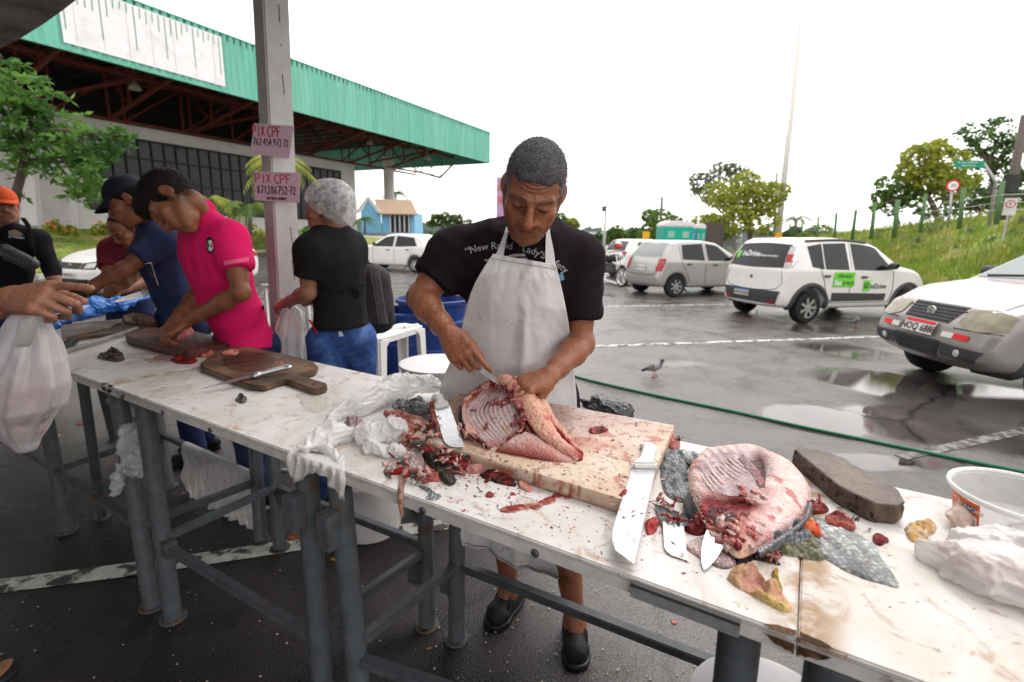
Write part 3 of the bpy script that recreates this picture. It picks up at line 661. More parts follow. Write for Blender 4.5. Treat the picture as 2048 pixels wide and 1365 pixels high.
# ------------------------------------------------------------ people: bodies grown as one smooth surface, clothes as children
def skin_mat(name,rough=.42): return mat(name,(1,1,1),rough,var=.06,sc=14,vcol=True,bump=.35,bsc=140,sss=.05,sssr=.010,spec=.3,rvar=.08,coords='Object')
M['skin'] = skin_mat('skin')
M['skin_wet'] = skin_mat('sweaty_skin',.30)
M['hair_black'] = mat('black_hair',(.012,.009,.008),.5,var=.3,sc=60,bump=1,bsc=220,spec=.15)
M['hair_grey'] = mat('greying_hair',(1,1,1),.6,var=.3,sc=80,vcol=True,bump=1,bsc=380,spec=.15)
def unit(v): v = np.array(v,float); return v/np.linalg.norm(v)
class HeadT:
 def __init__(s,c,f,u,sc=1.0):
  s.c = np.array(c,float); s.y = unit(f); u = np.array(u,float); s.z = unit(u - s.y*(u@s.y)); s.x = np.cross(s.y,s.z); s.R = np.stack([s.x,s.y,s.z],1); s.sc = sc
 def p(s,x,y,z): return s.c + s.R @ (np.array([x,y,z])*s.sc)
 def loc(s,P): return ((P - s.c) @ s.R)/s.sc
def head_sdf(S,T,ears=True,jaw=1.0,nose=1.0,lips=1.0):
 p = T.p; R = T.R; c = T.sc
 def E(x,y,z,rx,ry,rz,k=.012,op='+',R2=None): S.ell(p(x,y,z),np.array((rx,ry,rz))*c,R if R2 is None else R2,k*c,op)
 def C(a,b,ra,rb,k=.01,op='+'): S.cap(p(*a),p(*b),ra*c,rb*c,k*c,op)
 E(0,-.018,.036,.0745,.094,.083); E(0,.030,.030,.066,.060,.070,.02)
 E(0,.034,-.035,.058*jaw,.056,.080,.025)
 for s in (-1,1):
  C((s*.057*jaw,-.004,-.045),(s*.024,.066,-.100),.017,.016,.03)
  E(s*.043,.062,-.022,.022,.020,.017,.02)
  C((s*.012,.093,.024),(s*.048,.074,.024),.0085,.0075,.014)
  E(s*.034,.103,.003,.018,.016,.0105,.010,'-')
  E(s*.0325,.0775,.001,.0145,.0145,.0125,.003)
  C((s*.018,.086,-.006),(s*.047,.074,-.004),.0045,.0035,.003)
  C((s*.018,.0895,.008),(s*.047,.077,.007),.0045,.0035,.004)
  E(s*.0125*nose,.103,-.034,.0085*nose,.0095,.0075,.006)
  E(s*.007,.106,-.042,.0035,.005,.004,.003,'-')
  E(s*.030,.080,-.052,.016,.016,.022,.02)
  if ears:
   Re = R @ np.array(Matrix.Rotation(s*.45,3,'Z')) @ np.array(Matrix.Rotation(-.18,3,'X'))
   E(s*.079,-.012,-.002,.0085,.0195,.031,.007,'+',Re); E(s*.088,-.008,.002,.005,.011,.019,.004,'-',Re); E(s*.072,-.004,-.020,.008,.010,.018,.008); E(s*.070,-.008,.01,.010,.014,.02,.01)
 C((0,.092,.020),(0,.112*(.5+.5*nose),-.026),.0075,.0105*nose,.010); E(0,.108*(.55+.45*nose),-.031,.0125*nose,.011,.0105,.008)
 E(0,.078,-.063,.030,.024,.028,.02); C((0,.074,-.105),(0,.076,-.100),.017*jaw,.017,.02)
 C((-.018,.091,-.0575),(0,.0985,-.0555),.0045*lips,.0055*lips,.004); C((.018,.091,-.0575),(0,.0985,-.0555),.0045*lips,.0055*lips,.004)
 C((-.014,.091,-.0685),(.014,.091,-.0685),.0060*lips,.0060*lips,.004)
 C((-.023,.0955,-.0625),(0,.103,-.0622),.0016,.0018,.0015,'-'); C((.023,.0955,-.0625),(0,.103,-.0622),.0016,.0018,.0015,'-')
def face_colour(P,T,base,brow=(.02,.015,.012),lip=None,stub=.0,seed=0,old=0,closed=True):
 L = T.loc(P); x,y,z = L[:,0],L[:,1],L[:,2]; ax = np.abs(x); C = np.tile(np.array(base),(len(P),1)); fr = (y > .045)
 def bl(m,col): C[:] = C*(1-m[:,None]) + np.array(col)*m[:,None]
 g = lambda v,s: np.exp(-(v/s)**2)
 bl(.55*g(ax-.0,.02)*g(z+.03,.02)*fr,np.array(base)*np.array((1.15,.85,.8)))
 bl(.35*g(ax-.045,.02)*g(z+.025,.02)*fr,np.array(base)*np.array((1.2,.95,.9)))
 zb = .026 - 4.0*(ax-.030)**2*1.0 + .0; m = g(z-zb,.0042)*(ax > .012)*(ax < .052)*fr; bl(np.clip(m*1.2,0,.85)*(.75+.25*vn(P,400)),brow)
 m = g(z+.0010+3*(ax-.0325)**2,.0017)*(ax > .017)*(ax < .048)*fr; bl(np.clip(m*1.3,0,.95),(.012,.008,.006))
 if not closed:
  m = g(z-.0025,.0035)*g(ax-.0325,.011)*fr; bl(np.clip(m*1.2,0,.8),(.03,.02,.015))
 lc = lip or (base[0]*.95,base[1]*.62,base[2]*.60)
 m = g(z+.062,.0085)*np.clip(1-(ax/.024)**4,0,1)*(y > .08); bl(np.clip(m,0,.8),lc)
 m = g(z+.0625,.0013)*(ax < .023)*(y > .075); bl(m*.8,(.03,.012,.01))
 if stub:
  m = ((np.clip(1-((z+.085)/.05)**2,0,1)*fr*(ax < .055))*(1-.7*g(z+.062,.006)))*stub; bl(np.clip(m*(.6+.4*vn(P,500,3)),0,1),np.array(base)*.35)
  m = g(z+.048,.005)*(ax < .026)*(y > .08)*stub*1.6; bl(np.clip(m,0,.8),np.array(base)*.25)
 if old:
  for zz in (.045,.055,.065): bl(old*.35*g(z-zz-.15*ax*ax*10,.0012)*(ax < .04)*fr,np.array(base)*.45)
  d = np.abs((ax-.022) - (-(z+.035))*.55); bl(old*.55*g(d,.002)*(z < -.030)*(z > -.068)*fr,np.array(base)*.4)
  bl(old*.4*g(z+.010+1.5*(ax-.033)**2,.002)*(ax > .018)*(ax < .048)*fr,np.array(base)*.5)
 m = np.clip((.022-y)/.03,0,1)*np.clip((z+.088)/.035,0,1)*(ax < .0765+.01*(z < -.03)); bl(m*(.72+.2*vn(P,600,2)),(.13,.12,.12) if old else (.018,.013,.011))
 C *= (1 + .10*fbm(P,60,3,seed))[:,None]; return C
def hand_sdf(S,w,fdir,back,side,curls,thumb,sc=1.0,spread=.012,k=.007):
 """w wrist, fdir towards the fingers, back = out of the back of the hand, side = towards the thumb"""
 f = unit(fdir); b = np.array(back,float); b = unit(b - f*(b@f)); s = np.array(side,float); s = unit(s - f*(s@f) - b*(s@b)); w = np.array(w,float)
 offs = (.029,.0095,-.010,-.028); ln = ((.043,.026,.020),(.048,.030,.021),(.045,.028,.021),(.035,.021,.018)); kl = (.084,.088,.084,.076); rad = (.0092,.0094,.0090,.0080)
 for i in range(4):
  kn = w + (f*kl[i] + s*offs[i] + b*.004)*sc
  S.cap(w + (s*offs[i]*.55)*sc,kn,.0135*sc,.0112*sc,k*1.6*sc); S.cap(kn-b*.003*sc,kn-b*.003*sc,.0112*sc,None,k*sc)
  a = 0; p = kn; sp = (1.5-i)*spread
  for j in range(3):
   a += curls[i][j]; d = f*math.cos(a) - b*math.sin(a) + s*sp*(1 if j == 0 else .6)*math.cos(a); d = unit(d); q = p + d*ln[i][j]*sc
   S.cap(p,q,(rad[i]-j*.0009)*sc,(rad[i]-(j+1)*.0009)*sc,.0022*sc if j else .005*sc); p = q
 S.ell(w + (f*.045)*sc,np.array((.036,.046,.014))*sc,np.stack([s,f,b],1),k*2)
 S.ell(w + (f*.035 + s*.024 - b*.012)*sc,np.array((.017,.030,.015))*sc,np.stack([s,f,b],1),k*2)
 p = w + (f*.022 + s*.022 - b*.006)*sc; d = unit(f*thumb[0] + s*thumb[1] - b*thumb[2]); q = p + d*.044*sc; S.cap(p,q,.0145*sc,.0115*sc,k*1.3)
 d2 = unit(d + f*thumb[3] - b*.25*1 - s*thumb[4]); r = q + d2*.033*sc; S.cap(q,r,.0110*sc,.0098*sc,.004); d3 = unit(d2*1.0 + f*thumb[3]*.5 - s*thumb[4]*.6); S.cap(r,r+d3*.024*sc,.0098*sc,.0080*sc,.003)
def arm_sdf(S,sh,el,wr,r=1.0,k=.02):
 sh,el,wr = map(lambda q: np.array(q,float),(sh,el,wr)); L = lerp
 S.cap(sh,L(sh,el,.45),.052*r,.046*r,k); S.cap(L(sh,el,.45),el,.046*r,.037*r,k); S.cap(L(sh,el,.25),L(sh,el,.7),.046*r,.040*r,k)
 S.cap(el,L(el,wr,.28),.038*r,.0415*r,k); S.cap(L(el,wr,.28),L(el,wr,.75),.0415*r,.030*r,k); S.cap(L(el,wr,.75),wr,.030*r,.0255*r,k)
 S.ell(el,(.036*r,.036*r,.036*r),None,k)
def leg_sdf(S,hip,kn,an,r=1.0):
 hip,kn,an = map(lambda q: np.array(q,float),(hip,kn,an)); S.cap(hip,kn,.082*r,.052*r,.02); S.cap(kn,lerp(kn,an,.3),.050*r,.054*r,.02); S.cap(lerp(kn,an,.3),an,.054*r,.032*r,.02)
def foot_sdf(S,an,toe,r=1.0,bare=True):
 an,toe = map(lambda q: np.array(q,float),(an,toe)); d = toe-an; d[2] = 0; L = np.linalg.norm(d); d /= L; s = np.array([-d[1],d[0],0]); z0 = an[2]-.085
 heel = np.array([an[0],an[1],z0+.032]) - d*.045; ball = np.array([toe[0],toe[1],z0+.024]) - d*.06
 S.cap(an,heel,.034*r,.031*r,.02); S.cap(heel,ball,.030*r,.026*r,.02); S.cap(an,ball,.034*r,.024*r,.03); S.cap(ball+s*.022,ball-s*.022,.021*r,.019*r,.015)
 if bare:
  for i in range(5): o = (.030,.014,.001,-.011,-.022)[i]; S.cap(ball + s*o,ball + s*o + d*(.055,.056,.052,.045,.037)[i],.011 if i == 0 else .0085,.012 if i == 0 else .008,.004)
def join_vf(L):
 V = []; F = []; n = 0
 for v,f in L: V.append(v); F.append(f + n); n += len(v)
 return np.concatenate(V),np.concatenate(F)
def bbox(pts,m): P = np.array([np.array(p,float) for p in pts]); return P.min(0)-m,P.max(0)+m
def cloth_mesh(name,S,m,parent,fold=.006,fs=7,seed=0,stretch=(1,1,.5),sm=2,col=None,extra=None,fine=.0015):
 V,F = S.mesh(); V = vsmooth(V,F,sm); N = vnormals(V,F); Q = V*np.array(stretch)
 d = fold*(ridge(Q,fs,2,seed)*.9 + fbm(Q,fs*.6,2,seed+9)*.8) + fine*fbm(Q,fs*5,2,seed+2)
 V = V + N*d[:,None]
 if extra is not None: V = extra(V,N)
 return mesh_np(name,V,F,m,parent,col=None if col is None else col(V)),bvh_np(V,F)
CAMO = np.array([0,0,CAM_H])
def shoot(bvhs,px,py,off=.003,fallY=None):
 d = unit(ray(px,py)); best = None
 for b in bvhs:
  h = b.ray_cast(Vector(CAMO),Vector(d),60)
  if h[0] is not None and (best is None or h[3] < best[3]): best = h
 if best is None: return None if fallY is None else PY(px,py,fallY)
 return np.array(best[0]) - d*off
def decal_text(name,s,fmap,bvhs,m,parent,off=.002,bold=0,shear=0,res=2):
 """lettering whose points are laid onto a surface; fmap maps text units to the photograph"""
 cu = D.curves.new(name,'FONT'); cu.body = s; cu.size = 1; cu.align_x = 'CENTER'; cu.align_y = 'CENTER'; cu.offset = bold; cu.shear = shear; cu.resolution_u = res
 to = D.objects.new(name,cu); COL.objects.link(to); me = D.meshes.new_from_object(to.evaluated_get(bpy.context.evaluated_depsgraph_get())); D.objects.remove(to)
 bad = False
 for v in me.vertices:
  q = shoot(bvhs,*fmap(v.co.x,v.co.y),off)
  if q is None: bad = True; q = PY(*fmap(v.co.x,v.co.y),2.0)
  v.co = q
 me.materials.clear(); me.materials.append(m); return link_mesh(name,me,parent,True)
def decal_patch(name,top,bot,bvhs,m,parent,off=.003,nu=16,nv=8,fallY=None,world=True):
 a = poly_interp([(*p,0) for p in top],nu); b = poly_interp([(*p,0) for p in bot],nu); P = []
 for i in range(nu):
  row = []
  for j in range(nv): q = lerp(a[i],b[i],j/(nv-1)); h = shoot(bvhs,q[0],q[1],off,fallY); row.append(tuple(h) if h is not None else None)
  P.append(row)
 for i in range(nu):
  for j in range(nv):
   if P[i][j] is None:
    c = [P[k][l] for k in range(nu) for l in range(nv) if P[k][l] is not None and abs(k-i)+abs(l-j) < 5]
    P[i][j] = tuple(np.mean(c,0)) if c else tuple(PY(*lerp(a[i],b[i],j/(nv-1))[:2],fallY or 2.0))
 mb = MB(); mb.grid(P); return mb.build(name,m,parent,smooth=True,world=world,fix=False)
def person(label,cat,T,J,skin,res=.004,hres=.003,hair=None,hands=None,legs=True,feet='shoe',root=None,face={},armr=1.0,head=True,skinm='skin',extra=None,earless=False,neckr=.052,facek={}):
 root = thing('person',label,cat,root if root is not None else (J['pel'][0],J['pel'][1],0)); parts = []
 if head:
  c = T.c; S = SDF(c-.16*T.sc-.02,c+.16*T.sc+.02,hres)
  head_sdf(S,T,ears=not earless,**facek); nb = np.array(J['neck'],float)
  S.cap(T.p(0,-.028,-.055),lerp(T.p(0,-.03,-.06),nb,.8),neckr,neckr*1.05,.02); V,F = S.mesh(); V = vsmooth(V,F,1,.4)
  parts.append((V,F)); hv = len(V)
  S = SDF(*bbox([T.p(0,-.03,-.06),nb],.10),res); S.cap(T.p(0,-.028,-.06),nb,neckr*.97,neckr*1.1,.02); parts.append(S.mesh())
 for sd_ in ('R','L'):
  if 'el'+sd_ not in J: continue
  sh,el,wr = J['sh'+sd_],J['el'+sd_],J['wr'+sd_]; pts = [sh,el,wr]
  if hands and sd_ in hands:
   h = hands[sd_]; wv = np.array(wr,float); S = SDF(*bbox([wv - unit(h[0])*.03,wv + unit(h[0])*.10],.115),min(res,.0028))
   fa = unit(np.array(wr)-np.array(el)); S.cap(wv-fa*.11,wv,.030*armr,.0245*armr,.02); S.cap(wv,wv + unit(h[0])*.03,.0245*armr,.022,.02)
   hand_sdf(S,wv,*h[:5],**(h[5] if len(h) > 5 else {})); Vh,Fh = S.mesh(); Vh = vsmooth(Vh,Fh,1,.3)
   parts.append((Vh,Fh))
  S = SDF(*bbox(pts,.09),res); arm_sdf(S,sh,el,wr,armr); V2,F2 = S.mesh(); parts.append((vsmooth(V2,F2,1,.4),F2))
 if legs:
  for sd_ in ('R','L'):
   if 'kn'+sd_ not in J: continue
   S = SDF(*bbox([J['hip'+sd_],J['kn'+sd_],J['an'+sd_],J['toe'+sd_]],.11),.006); leg_sdf(S,J['hip'+sd_],J['kn'+sd_],J['an'+sd_]); foot_sdf(S,J['an'+sd_],J['toe'+sd_],bare=(feet == 'bare')); parts.append(S.mesh())
 V,F = join_vf(parts); C = np.tile(np.array(skin),(len(V),1)).astype(float)
 if head:
  C[:hv] = face_colour(V[:hv],T,skin,**face); C[hv:] *= (1 + .14*fbm(V[hv:],18,4))[:,None]
 else: C *= (1 + .14*fbm(V,18,4))[:,None]
 N = vnormals(V,F); r0 = hv if head else 0; V[r0:] += N[r0:]*(.0010*ridge(V[r0:]*np.array((1,1,.6)),38,2,5))[:,None]
 if head and face.get('old'):
  L = T.loc(V[:hv]); fr = (L[:,1] > .04)*(np.abs(L[:,0]) < .045); g = np.exp(-((L[:,2]-.055)/.018)**2)*fr; V[:hv] -= N[:hv]*(g*.0012*np.cos((L[:,2]-30*L[:,0]**2*.2)*620))[:,None]
  d = np.abs((np.abs(L[:,0])-.022) + (L[:,2]+.035)*.55); g = np.exp(-(d/.004)**2)*(L[:,2] < -.028)*(L[:,2] > -.075)*(L[:,1] > .05); V[:hv] -= N[:hv]*(g*.0028)[:,None]
 if extra: V,C = extra(V,N,C)
 body = mesh_np('body',V,F,M[skinm],root,col=C); J['bvh'] = bvh_np(V,F)
 if hair and head:
  kind = hair; S = SDF(T.c-.14,T.c+.15,.003); p = T.p; R = T.R; c = T.sc
  if kind == 'short':
   S.ell(p(0,-.018,.037),np.array((.079,.099,.0885))*c,R,.01); S.ell(p(0,.028,.036),np.array((.070,.064,.072))*c,R,.02)
   S.plane(p(0,.082,.066),T.R @ np.array((0,.70,-.714)),.006); S.plane(p(0,-.09,-.062),T.R @ np.array((0,0,-1)),.006)
   for s_ in (-1,1): S.ell(p(s_*.088,-.006,-.006),np.array((.022,.026,.036))*c,R,.004,'-'); S.ell(p(s_*.075,.080,.055),np.array((.034,.034,.030))*c,R,.006,'-')
  elif kind == 'fringe':
   S.ell(p(0,-.020,.040),np.array((.083,.103,.094))*c,R,.01); S.ell(p(0,.050,.072),np.array((.066,.058,.045))*c,R,.025)
   S.plane(p(0,.098,.040),T.R @ np.array((0,.56,-.83)),.008); S.plane(p(0,-.09,-.050),T.R @ np.array((0,-.3,-1)),.006)
   for s_ in (-1,1): S.ell(p(s_*.09,-.004,-.010),np.array((.026,.027,.038))*c,R,.004,'-'); S.cap(p(s_*.074,.016,.01),p(s_*.074,.020,-.022),.006,.003,.004)
  elif kind == 'back':
   S.ell(p(0,-.020,.036),np.array((.080,.100,.088))*c,R,.01); S.plane(p(0,.06,.05),T.R @ np.array((0,.75,-.66)),.006); S.plane(p(0,-.09,-.075),T.R @ np.array((0,0,-1)),.006)
   for s_ in (-1,1): S.ell(p(s_*.088,-.006,-.006),np.array((.022,.026,.036))*c,R,.004,'-')
  V,F = S.mesh(); V = vsmooth(V,F,2); N = vnormals(V,F); L = T.loc(V)
  if kind == 'fringe': V += N*(.0035*ridge(L*np.array((1,.35,1)),55,2) + .003*fbm(L,30))[:,None]
  else: V += N*(.0012*fbm(V,260,2,3)+.001*fbm(V,40))[:,None]
  if J.get('grey'):
   side = np.clip((.070-L[:,2])/.06,0,1)*.50 + .32; g = np.clip(side + .16*vn(V,700,7) + .12*fbm(V,60),0,1); C = np.array((.010,.008,.008)) + (g**1.3)[:,None]*np.array((.46,.45,.46)); hm = M['hair_grey']
  else: C = None; hm = M['hair_black']
  ho = mesh_np('hair',V,F,hm,root,col=C); rs = np.random.RandomState(4); n = 9000 if J.get('grey') else 6000; k = rs.randint(0,len(V),n); Ls = (.0055 if J.get('grey') else .011 if kind == 'fringe' else .007)*(.6+.8*rs.rand(n))[:,None]; dn = N[k]*(.75 if J.get('grey') else .32) + rs.normal(size=(n,3))*.28 + T.y*(.35 if kind != 'back' else 0) - T.z*.15; dn /= np.linalg.norm(dn,axis=1)[:,None]; sd_ = np.cross(dn,rs.normal(size=(n,3))); sd_ /= np.linalg.norm(sd_,axis=1)[:,None]; P0 = V[k]+rs.normal(size=(n,3))*.0012; VV = np.stack([P0-sd_*.00045,P0+sd_*.00045,P0+dn*Ls],1).reshape(-1,3)
  cc = None if C is None else np.repeat(np.clip(C[k]*(.4+1.5*rs.rand(n))[:,None],0,.75),3,0); st = mesh_np('hair_strands',VV,np.arange(3*n).reshape(-1,3),hm,ho,col=cc,smooth=False); st['kind'] = 'stuff'
 return root
def torso_sdf(S,J,w=1.0,d=1.0,off=.0,belly=0,k=.05,chest=1.0):
 pel,nk = np.array(J['pel'],float),np.array(J['neck'],float); sR,sL = np.array(J['shR'],float),np.array(J['shL'],float)
 ax = unit(sL-sR); up = unit(nk-pel); fw = np.cross(ax,up); fw = unit(fw); up2 = np.cross(fw,ax); R = np.stack([ax,fw,up2],1)
 ch = lerp(pel,nk,.66); wa = lerp(pel,nk,.30); L = np.linalg.norm(nk-pel)
 S.ell(ch,np.array((.165*w*chest,.112*d,.33*L))+off,R,k); S.ell(wa,np.array((.145*w,.105*d+belly,.30*L))+off,R,k); S.ell(pel,np.array((.160*w,.115*d,.13))+off,R,k)
 S.cap(sR,lerp(sR,nk,.75),.055+off,.062+off,k); S.cap(sL,lerp(sL,nk,.75),.055+off,.062+off,k)
 S.cap(lerp(sR,ch,.35),lerp(sL,ch,.35),.075+off,None,k)
 return R
def crumple(label,name,prims,m,res=.005,amp=.012,s=14,seed=0,cat='bag',floor=None,col=None,sm=1,st=(1,1,1),parent=None,k=.03):
 P = [V3(p[0]) for p in prims] + [V3(p[1]) for p in prims if len(p) == 4]; r = max(max(p[-1],p[-2]) if len(p) == 4 else max(np.atleast_1d(p[1])) for p in prims); S = SDF(*bbox(P,r+.03+amp),res)
 for p in prims:
  if len(p) == 4: S.cap(p[0],p[1],p[2],p[3],k)
  else: S.ell(p[0],p[1],None,k)
 if floor is not None: S.plane((0,0,floor),(0,0,-1),.004)
 V,F = S.mesh(); V = vsmooth(V,F,2); N = vnormals(V,F); Q = V*np.array(st)
 w = np.stack([fbm(Q,s*.5,2,seed+11),fbm(Q,s*.5,2,seed+12),fbm(Q,s*.5,2,seed+13)],1)*.06
 p0 = prims[0]; ax = unit(V3(p0[1])-V3(p0[0])) if len(p0) == 4 else V3((1,0,0)); Q = Q - ((Q@ax)*.62)[:,None]*ax; c = .55*fbm(Q+w,s*.8,2,seed)
 for i,(f,g,h) in enumerate(((1,.16,.8),(1.7,.13,.6),(2.9,.13,.4),(4.9,.16,.25))): c = c + h*np.exp(-np.abs(vn(Q+w*1.3,s*f,seed+i*3))/g) - h*.25
 V = V + N*(amp*c)[:,None]
 if floor is not None: V[:,2] = np.maximum(V[:,2],floor+.0004)
 V = vsmooth(V,F,sm,.3); o = mesh_np(name,V,F,m,parent)
 if label: tag(o,label,cat)
 return o
# ------------------------------------------------------------ the man in the white apron
M['tee_black'] = mat('black_cotton_tee',(.013,.009,.012),.85,spec=.08,var=.2,sc=3,bump=.35,bsc=300)
M['tee_print'] = mat('grey_shirt_print',(.30,.30,.32),.8,var=.35,sc=60)
M['tee_blue'] = mat('blue_shirt_print',(.10,.25,.38),.8,var=.3,sc=60)
def apron_mat():
 m = mat('white_vinyl_apron',(.66,.64,.655),.38,var=.05,sc=2.5,c2=(.52,.48,.47),thr=(.54,.72),bump=.12,bsc=18,coat=.15)
 nt = m.node_tree; L = nt.links; b = nt.nodes['Principled BSDF']; tc = _n(nt,'ShaderNodeTexCoord').outputs['Object']
 src = b.inputs['Base Color'].links[0].from_socket
 for sc,a,c,col,st in ((21,.62,.70,(.26,.17,.13),None),(6,.56,.72,(.42,.34,.29),None),(85,.72,.75,(.12,.06,.05),None)):
  n = _n(nt,'ShaderNodeTexNoise',Scale=sc,Detail=5,Roughness=.7); L.new(tc,n.inputs['Vector'])
  r = _n(nt,'ShaderNodeMapRange'); r.inputs['From Min'].default_value = a; r.inputs['From Max'].default_value = c; r.inputs['To Max'].default_value = .75; L.new(n.outputs['Fac'],r.inputs['Value'])
  x = _n(nt,'ShaderNodeMix',data_type='RGBA'); L.new(r.outputs[0],x.inputs[0]); L.new(src,x.inputs[6]); x.inputs[7].default_value = (*col,1); src = x.outputs[2]
 L.new(src,b.inputs['Base Color']); return m
M['apron'] = apron_mat()
M['shoe'] = mat('black_canvas_shoe',(.012,.012,.013),.45,var=.3,sc=30,bump=.4,bsc=260)
M['shoe_sole'] = mat('black_rubber_sole',(.015,.015,.016),.3,var=.2)
M['blade'] = mat('worn_steel_blade',(.50,.51,.53),.28,metal=.85,var=.12,sc=22,c2=(.30,.22,.20),thr=(.62,.72),bump=.05)
M['blade_bright'] = mat('bright_steel_blade',(.46,.46,.48),.30,metal=.7,var=.12,sc=16,c2=(.42,.34,.32),thr=(.66,.74))
def V3(a): return np.array(a,float)
Tm = HeadT(PY(1067,381,1.45),(-.10,-.80,-.56),(.13,-.5,.84),1.06)
J = dict(neck=PY(1062,462,1.60),shR=PY(905,512,1.62),shL=PY(1152,520,1.62),elR=PY(841,596,1.56),wrR=PY(897,668,1.40),elL=PY(1162,688,1.57),wrL=PY(1099,752,1.40))
J['pel'] = V3((.02,1.75,.90)); J['grey'] = 1
aL = PZ(1012,1190,.085); aR = PZ(1150,1262,.085)
J['hipR'] = V3((-.04,1.76,.86)); J['hipL'] = V3((.14,1.76,.86)); J['anR'] = V3(PZ(1018,1180,.09)); J['anL'] = V3(PZ(1150,1243,.09)); J['knR'] = lerp(J['hipR'],J['anR'],.52)+V3((0,-.03,0)); J['knL'] = lerp(J['hipL'],J['anL'],.52)+V3((0,-.03,0))
J['toeR'] = V3(PZ(978,1262,.0)); J['toeL'] = V3(PZ(1154,1345,.0))
knife_tip = PY(998,768,1.37)
fR = unit(knife_tip - J['wrR']); hands = {
 'R': (unit(PY(935,722,1.33) - J['wrR']),(-.45,-.55,.70),(.75,-.65,.15),[(.35,.55,.35),(.75,1.15,.7),(.9,1.3,.8),(1.0,1.35,.8)],(.75,.30,.75,.6,.35),dict(sc=1.04)),
 'L': (unit(PY(1045,775,1.355) - J['wrL']),(.1,-.25,.95),(-.45,-.85,-.1),[(.45,.7,.4),(.55,.8,.5),(.6,.9,.5),(.7,1.0,.5)],(.8,.35,.7,.4,.2),dict(sc=1.04))}
SK = (.26,.098,.050)
man = person('man with short grey hair in black tee and long white apron, cutting the fish','person',Tm,J,SK,res=.0034,hres=.0023,hair='short',hands=hands,armr=1.02,root=(.12,1.74,0),
   face=dict(brow=(.05,.035,.03),stub=.45,old=.8,closed=True),skinm='skin_wet',neckr=.056,feet='shoe',facek=dict(jaw=1.08,nose=1.22,lips=1.15))
S = SDF(*bbox([J['shR'],J['shL'],J['pel'],J['neck'],J['elR']],.22),.0065)
Rt = torso_sdf(S,J,1.12,1.1,.012,.02)
nk = J['neck']
for s_ in 'RL':
 sh,el = J['sh'+s_],J['el'+s_]; e = lerp(sh,el,.70 if s_ == 'L' else .62); S2 = S.blank(); S2.cap(sh+(0,0,0),e,.082,.074 if s_ == 'R' else .068,.035); d = unit(el-sh)
 S2.plane(e + d*.002,d,.003); S.merge(S2,.035)
S.cap(nk+V3((0,0,-.02)),nk+V3((0,-.012,.025)),.070,.058,.02); S.plane(nk + V3((0,-.010,.030)),(0,-.55,.83),.004,lo=nk-.11,hi=nk+.11)
S.ell(nk+V3((0,-.03,.035)),(.054,.06,.05),None,.004,'-')
S.plane((0,0,.78),(0,0,-1),.004)
def shirt_folds(V,N):
 for s_ in 'RL':
  a = lerp(J['sh'+s_],J['pel'],.22); d = np.linalg.norm(V-a,axis=1); w = np.exp(-(d/.14)**2); V = V + N*(w*.006*np.sin(V[:,2]*90 + V[:,0]*70*(1 if s_ == 'R' else -1)))[:,None]
 return V
shirt,bv_shirt = cloth_mesh('shirt',S,M['tee_black'],man,.010,7,3,(1,1,.55),extra=shirt_folds)
def arch(cx,cy,r,a0,siz):
 return lambda x,y: (cx + (r - y*siz)*math.sin((x*siz)/r + a0),cy - (r - y*siz)*0 - (r + y*siz)*math.cos((x*siz)/r + a0)) if False else (cx + (r + y*siz)*math.sin(x*siz/r + a0),cy - (r + y*siz)*math.cos(x*siz/r + a0))
decal_text('shirt_lettering','\u201cNew Rapid  \u201cLady\u2019S Safety',arch(1000,692,200,.19,19.5),[bv_shirt],M['tee_print'],man,.0018,bold=.01)
for pts in ([(1001,522),(1020,510),(1050,508)],[(1006,528),(1030,518),(1054,516)],[(1057,527),(1075,524),(1092,535)],[(1058,536),(1076,534),(1090,541)],[(969,518),(975,519),(980,516)]):
 up = pts; lo = [(p[0]+1,p[1]+5) for p in pts]; decal_patch('shirt_print',up,lo,[bv_shirt],M['tee_print'],man,.002,8,3,1.5)
decal_patch('shirt_print',[(1117,548),(1126,547)],[(1119,563),(1129,560)],[bv_shirt],M['tee_blue'],man,.002,5,4,1.5)
S = SDF(*bbox([J['hipR'],J['hipL'],J['knR'],J['knL']],.17),.008)
for s_ in 'RL': S.cap(J['hip'+s_],lerp(J['hip'+s_],J['kn'+s_],.9),.115,.095,.05)
S.ell(J['pel'],(.19,.14,.13),None,.05); S.plane((0,0,.52),(0,0,-1),.004)
shorts,bv_shorts = cloth_mesh('shorts',S,M['tee_black'],man,.008,6,8)
rows = [(519,986,1112,1.47),(528,980,1114,1.47),(548,966,1119,1.47),(575,950,1125,1.48),(605,938,1131,1.49),(640,928,1137,1.50),(680,919,1142,1.51),(720,905,1147,1.515),(755,888,1150,1.525),(790,878,1153,1.535),(830,872,1154,1.55)]
nr,nc = 64,60; Rr = poly_interp([V3(r) for r in rows],nr); P = np.zeros((nr,nc,3)); Dp = np.full((nr,nc),np.nan)
for i,r in enumerate(Rr):
 for j in range(nc):
  u = j/(nc-1); x = lerp(r[1],r[2],u); y = r[0] + (u-.5)*22*(1-i/nr) ; P[i,j] = (x,y,0)
  h = shoot([bv_shirt,bv_shorts],x,y,.0)
  if h is not None and abs(h[1]-r[3]) < .22: Dp[i,j] = h[1]
for i in range(nr):
 ok = ~np.isnan(Dp[i]); Dp[i] = np.interp(np.arange(nc),np.arange(nc)[ok],Dp[i][ok]) if ok.any() else Rr[i][3]
for _ in range(60):
 Q = np.pad(Dp,1,mode='edge'); A = (Q[:-2,1:-1]+Q[2:,1:-1]+Q[1:-1,:-2]+Q[1:-1,2:])/4; Dp = np.minimum(A,Dp)
for _ in range(10):
 Q = np.pad(Dp,1,mode='edge'); Dp = (Q[:-2,1:-1]+Q[2:,1:-1]+Q[1:-1,:-2]+Q[1:-1,2:])/4
G = []
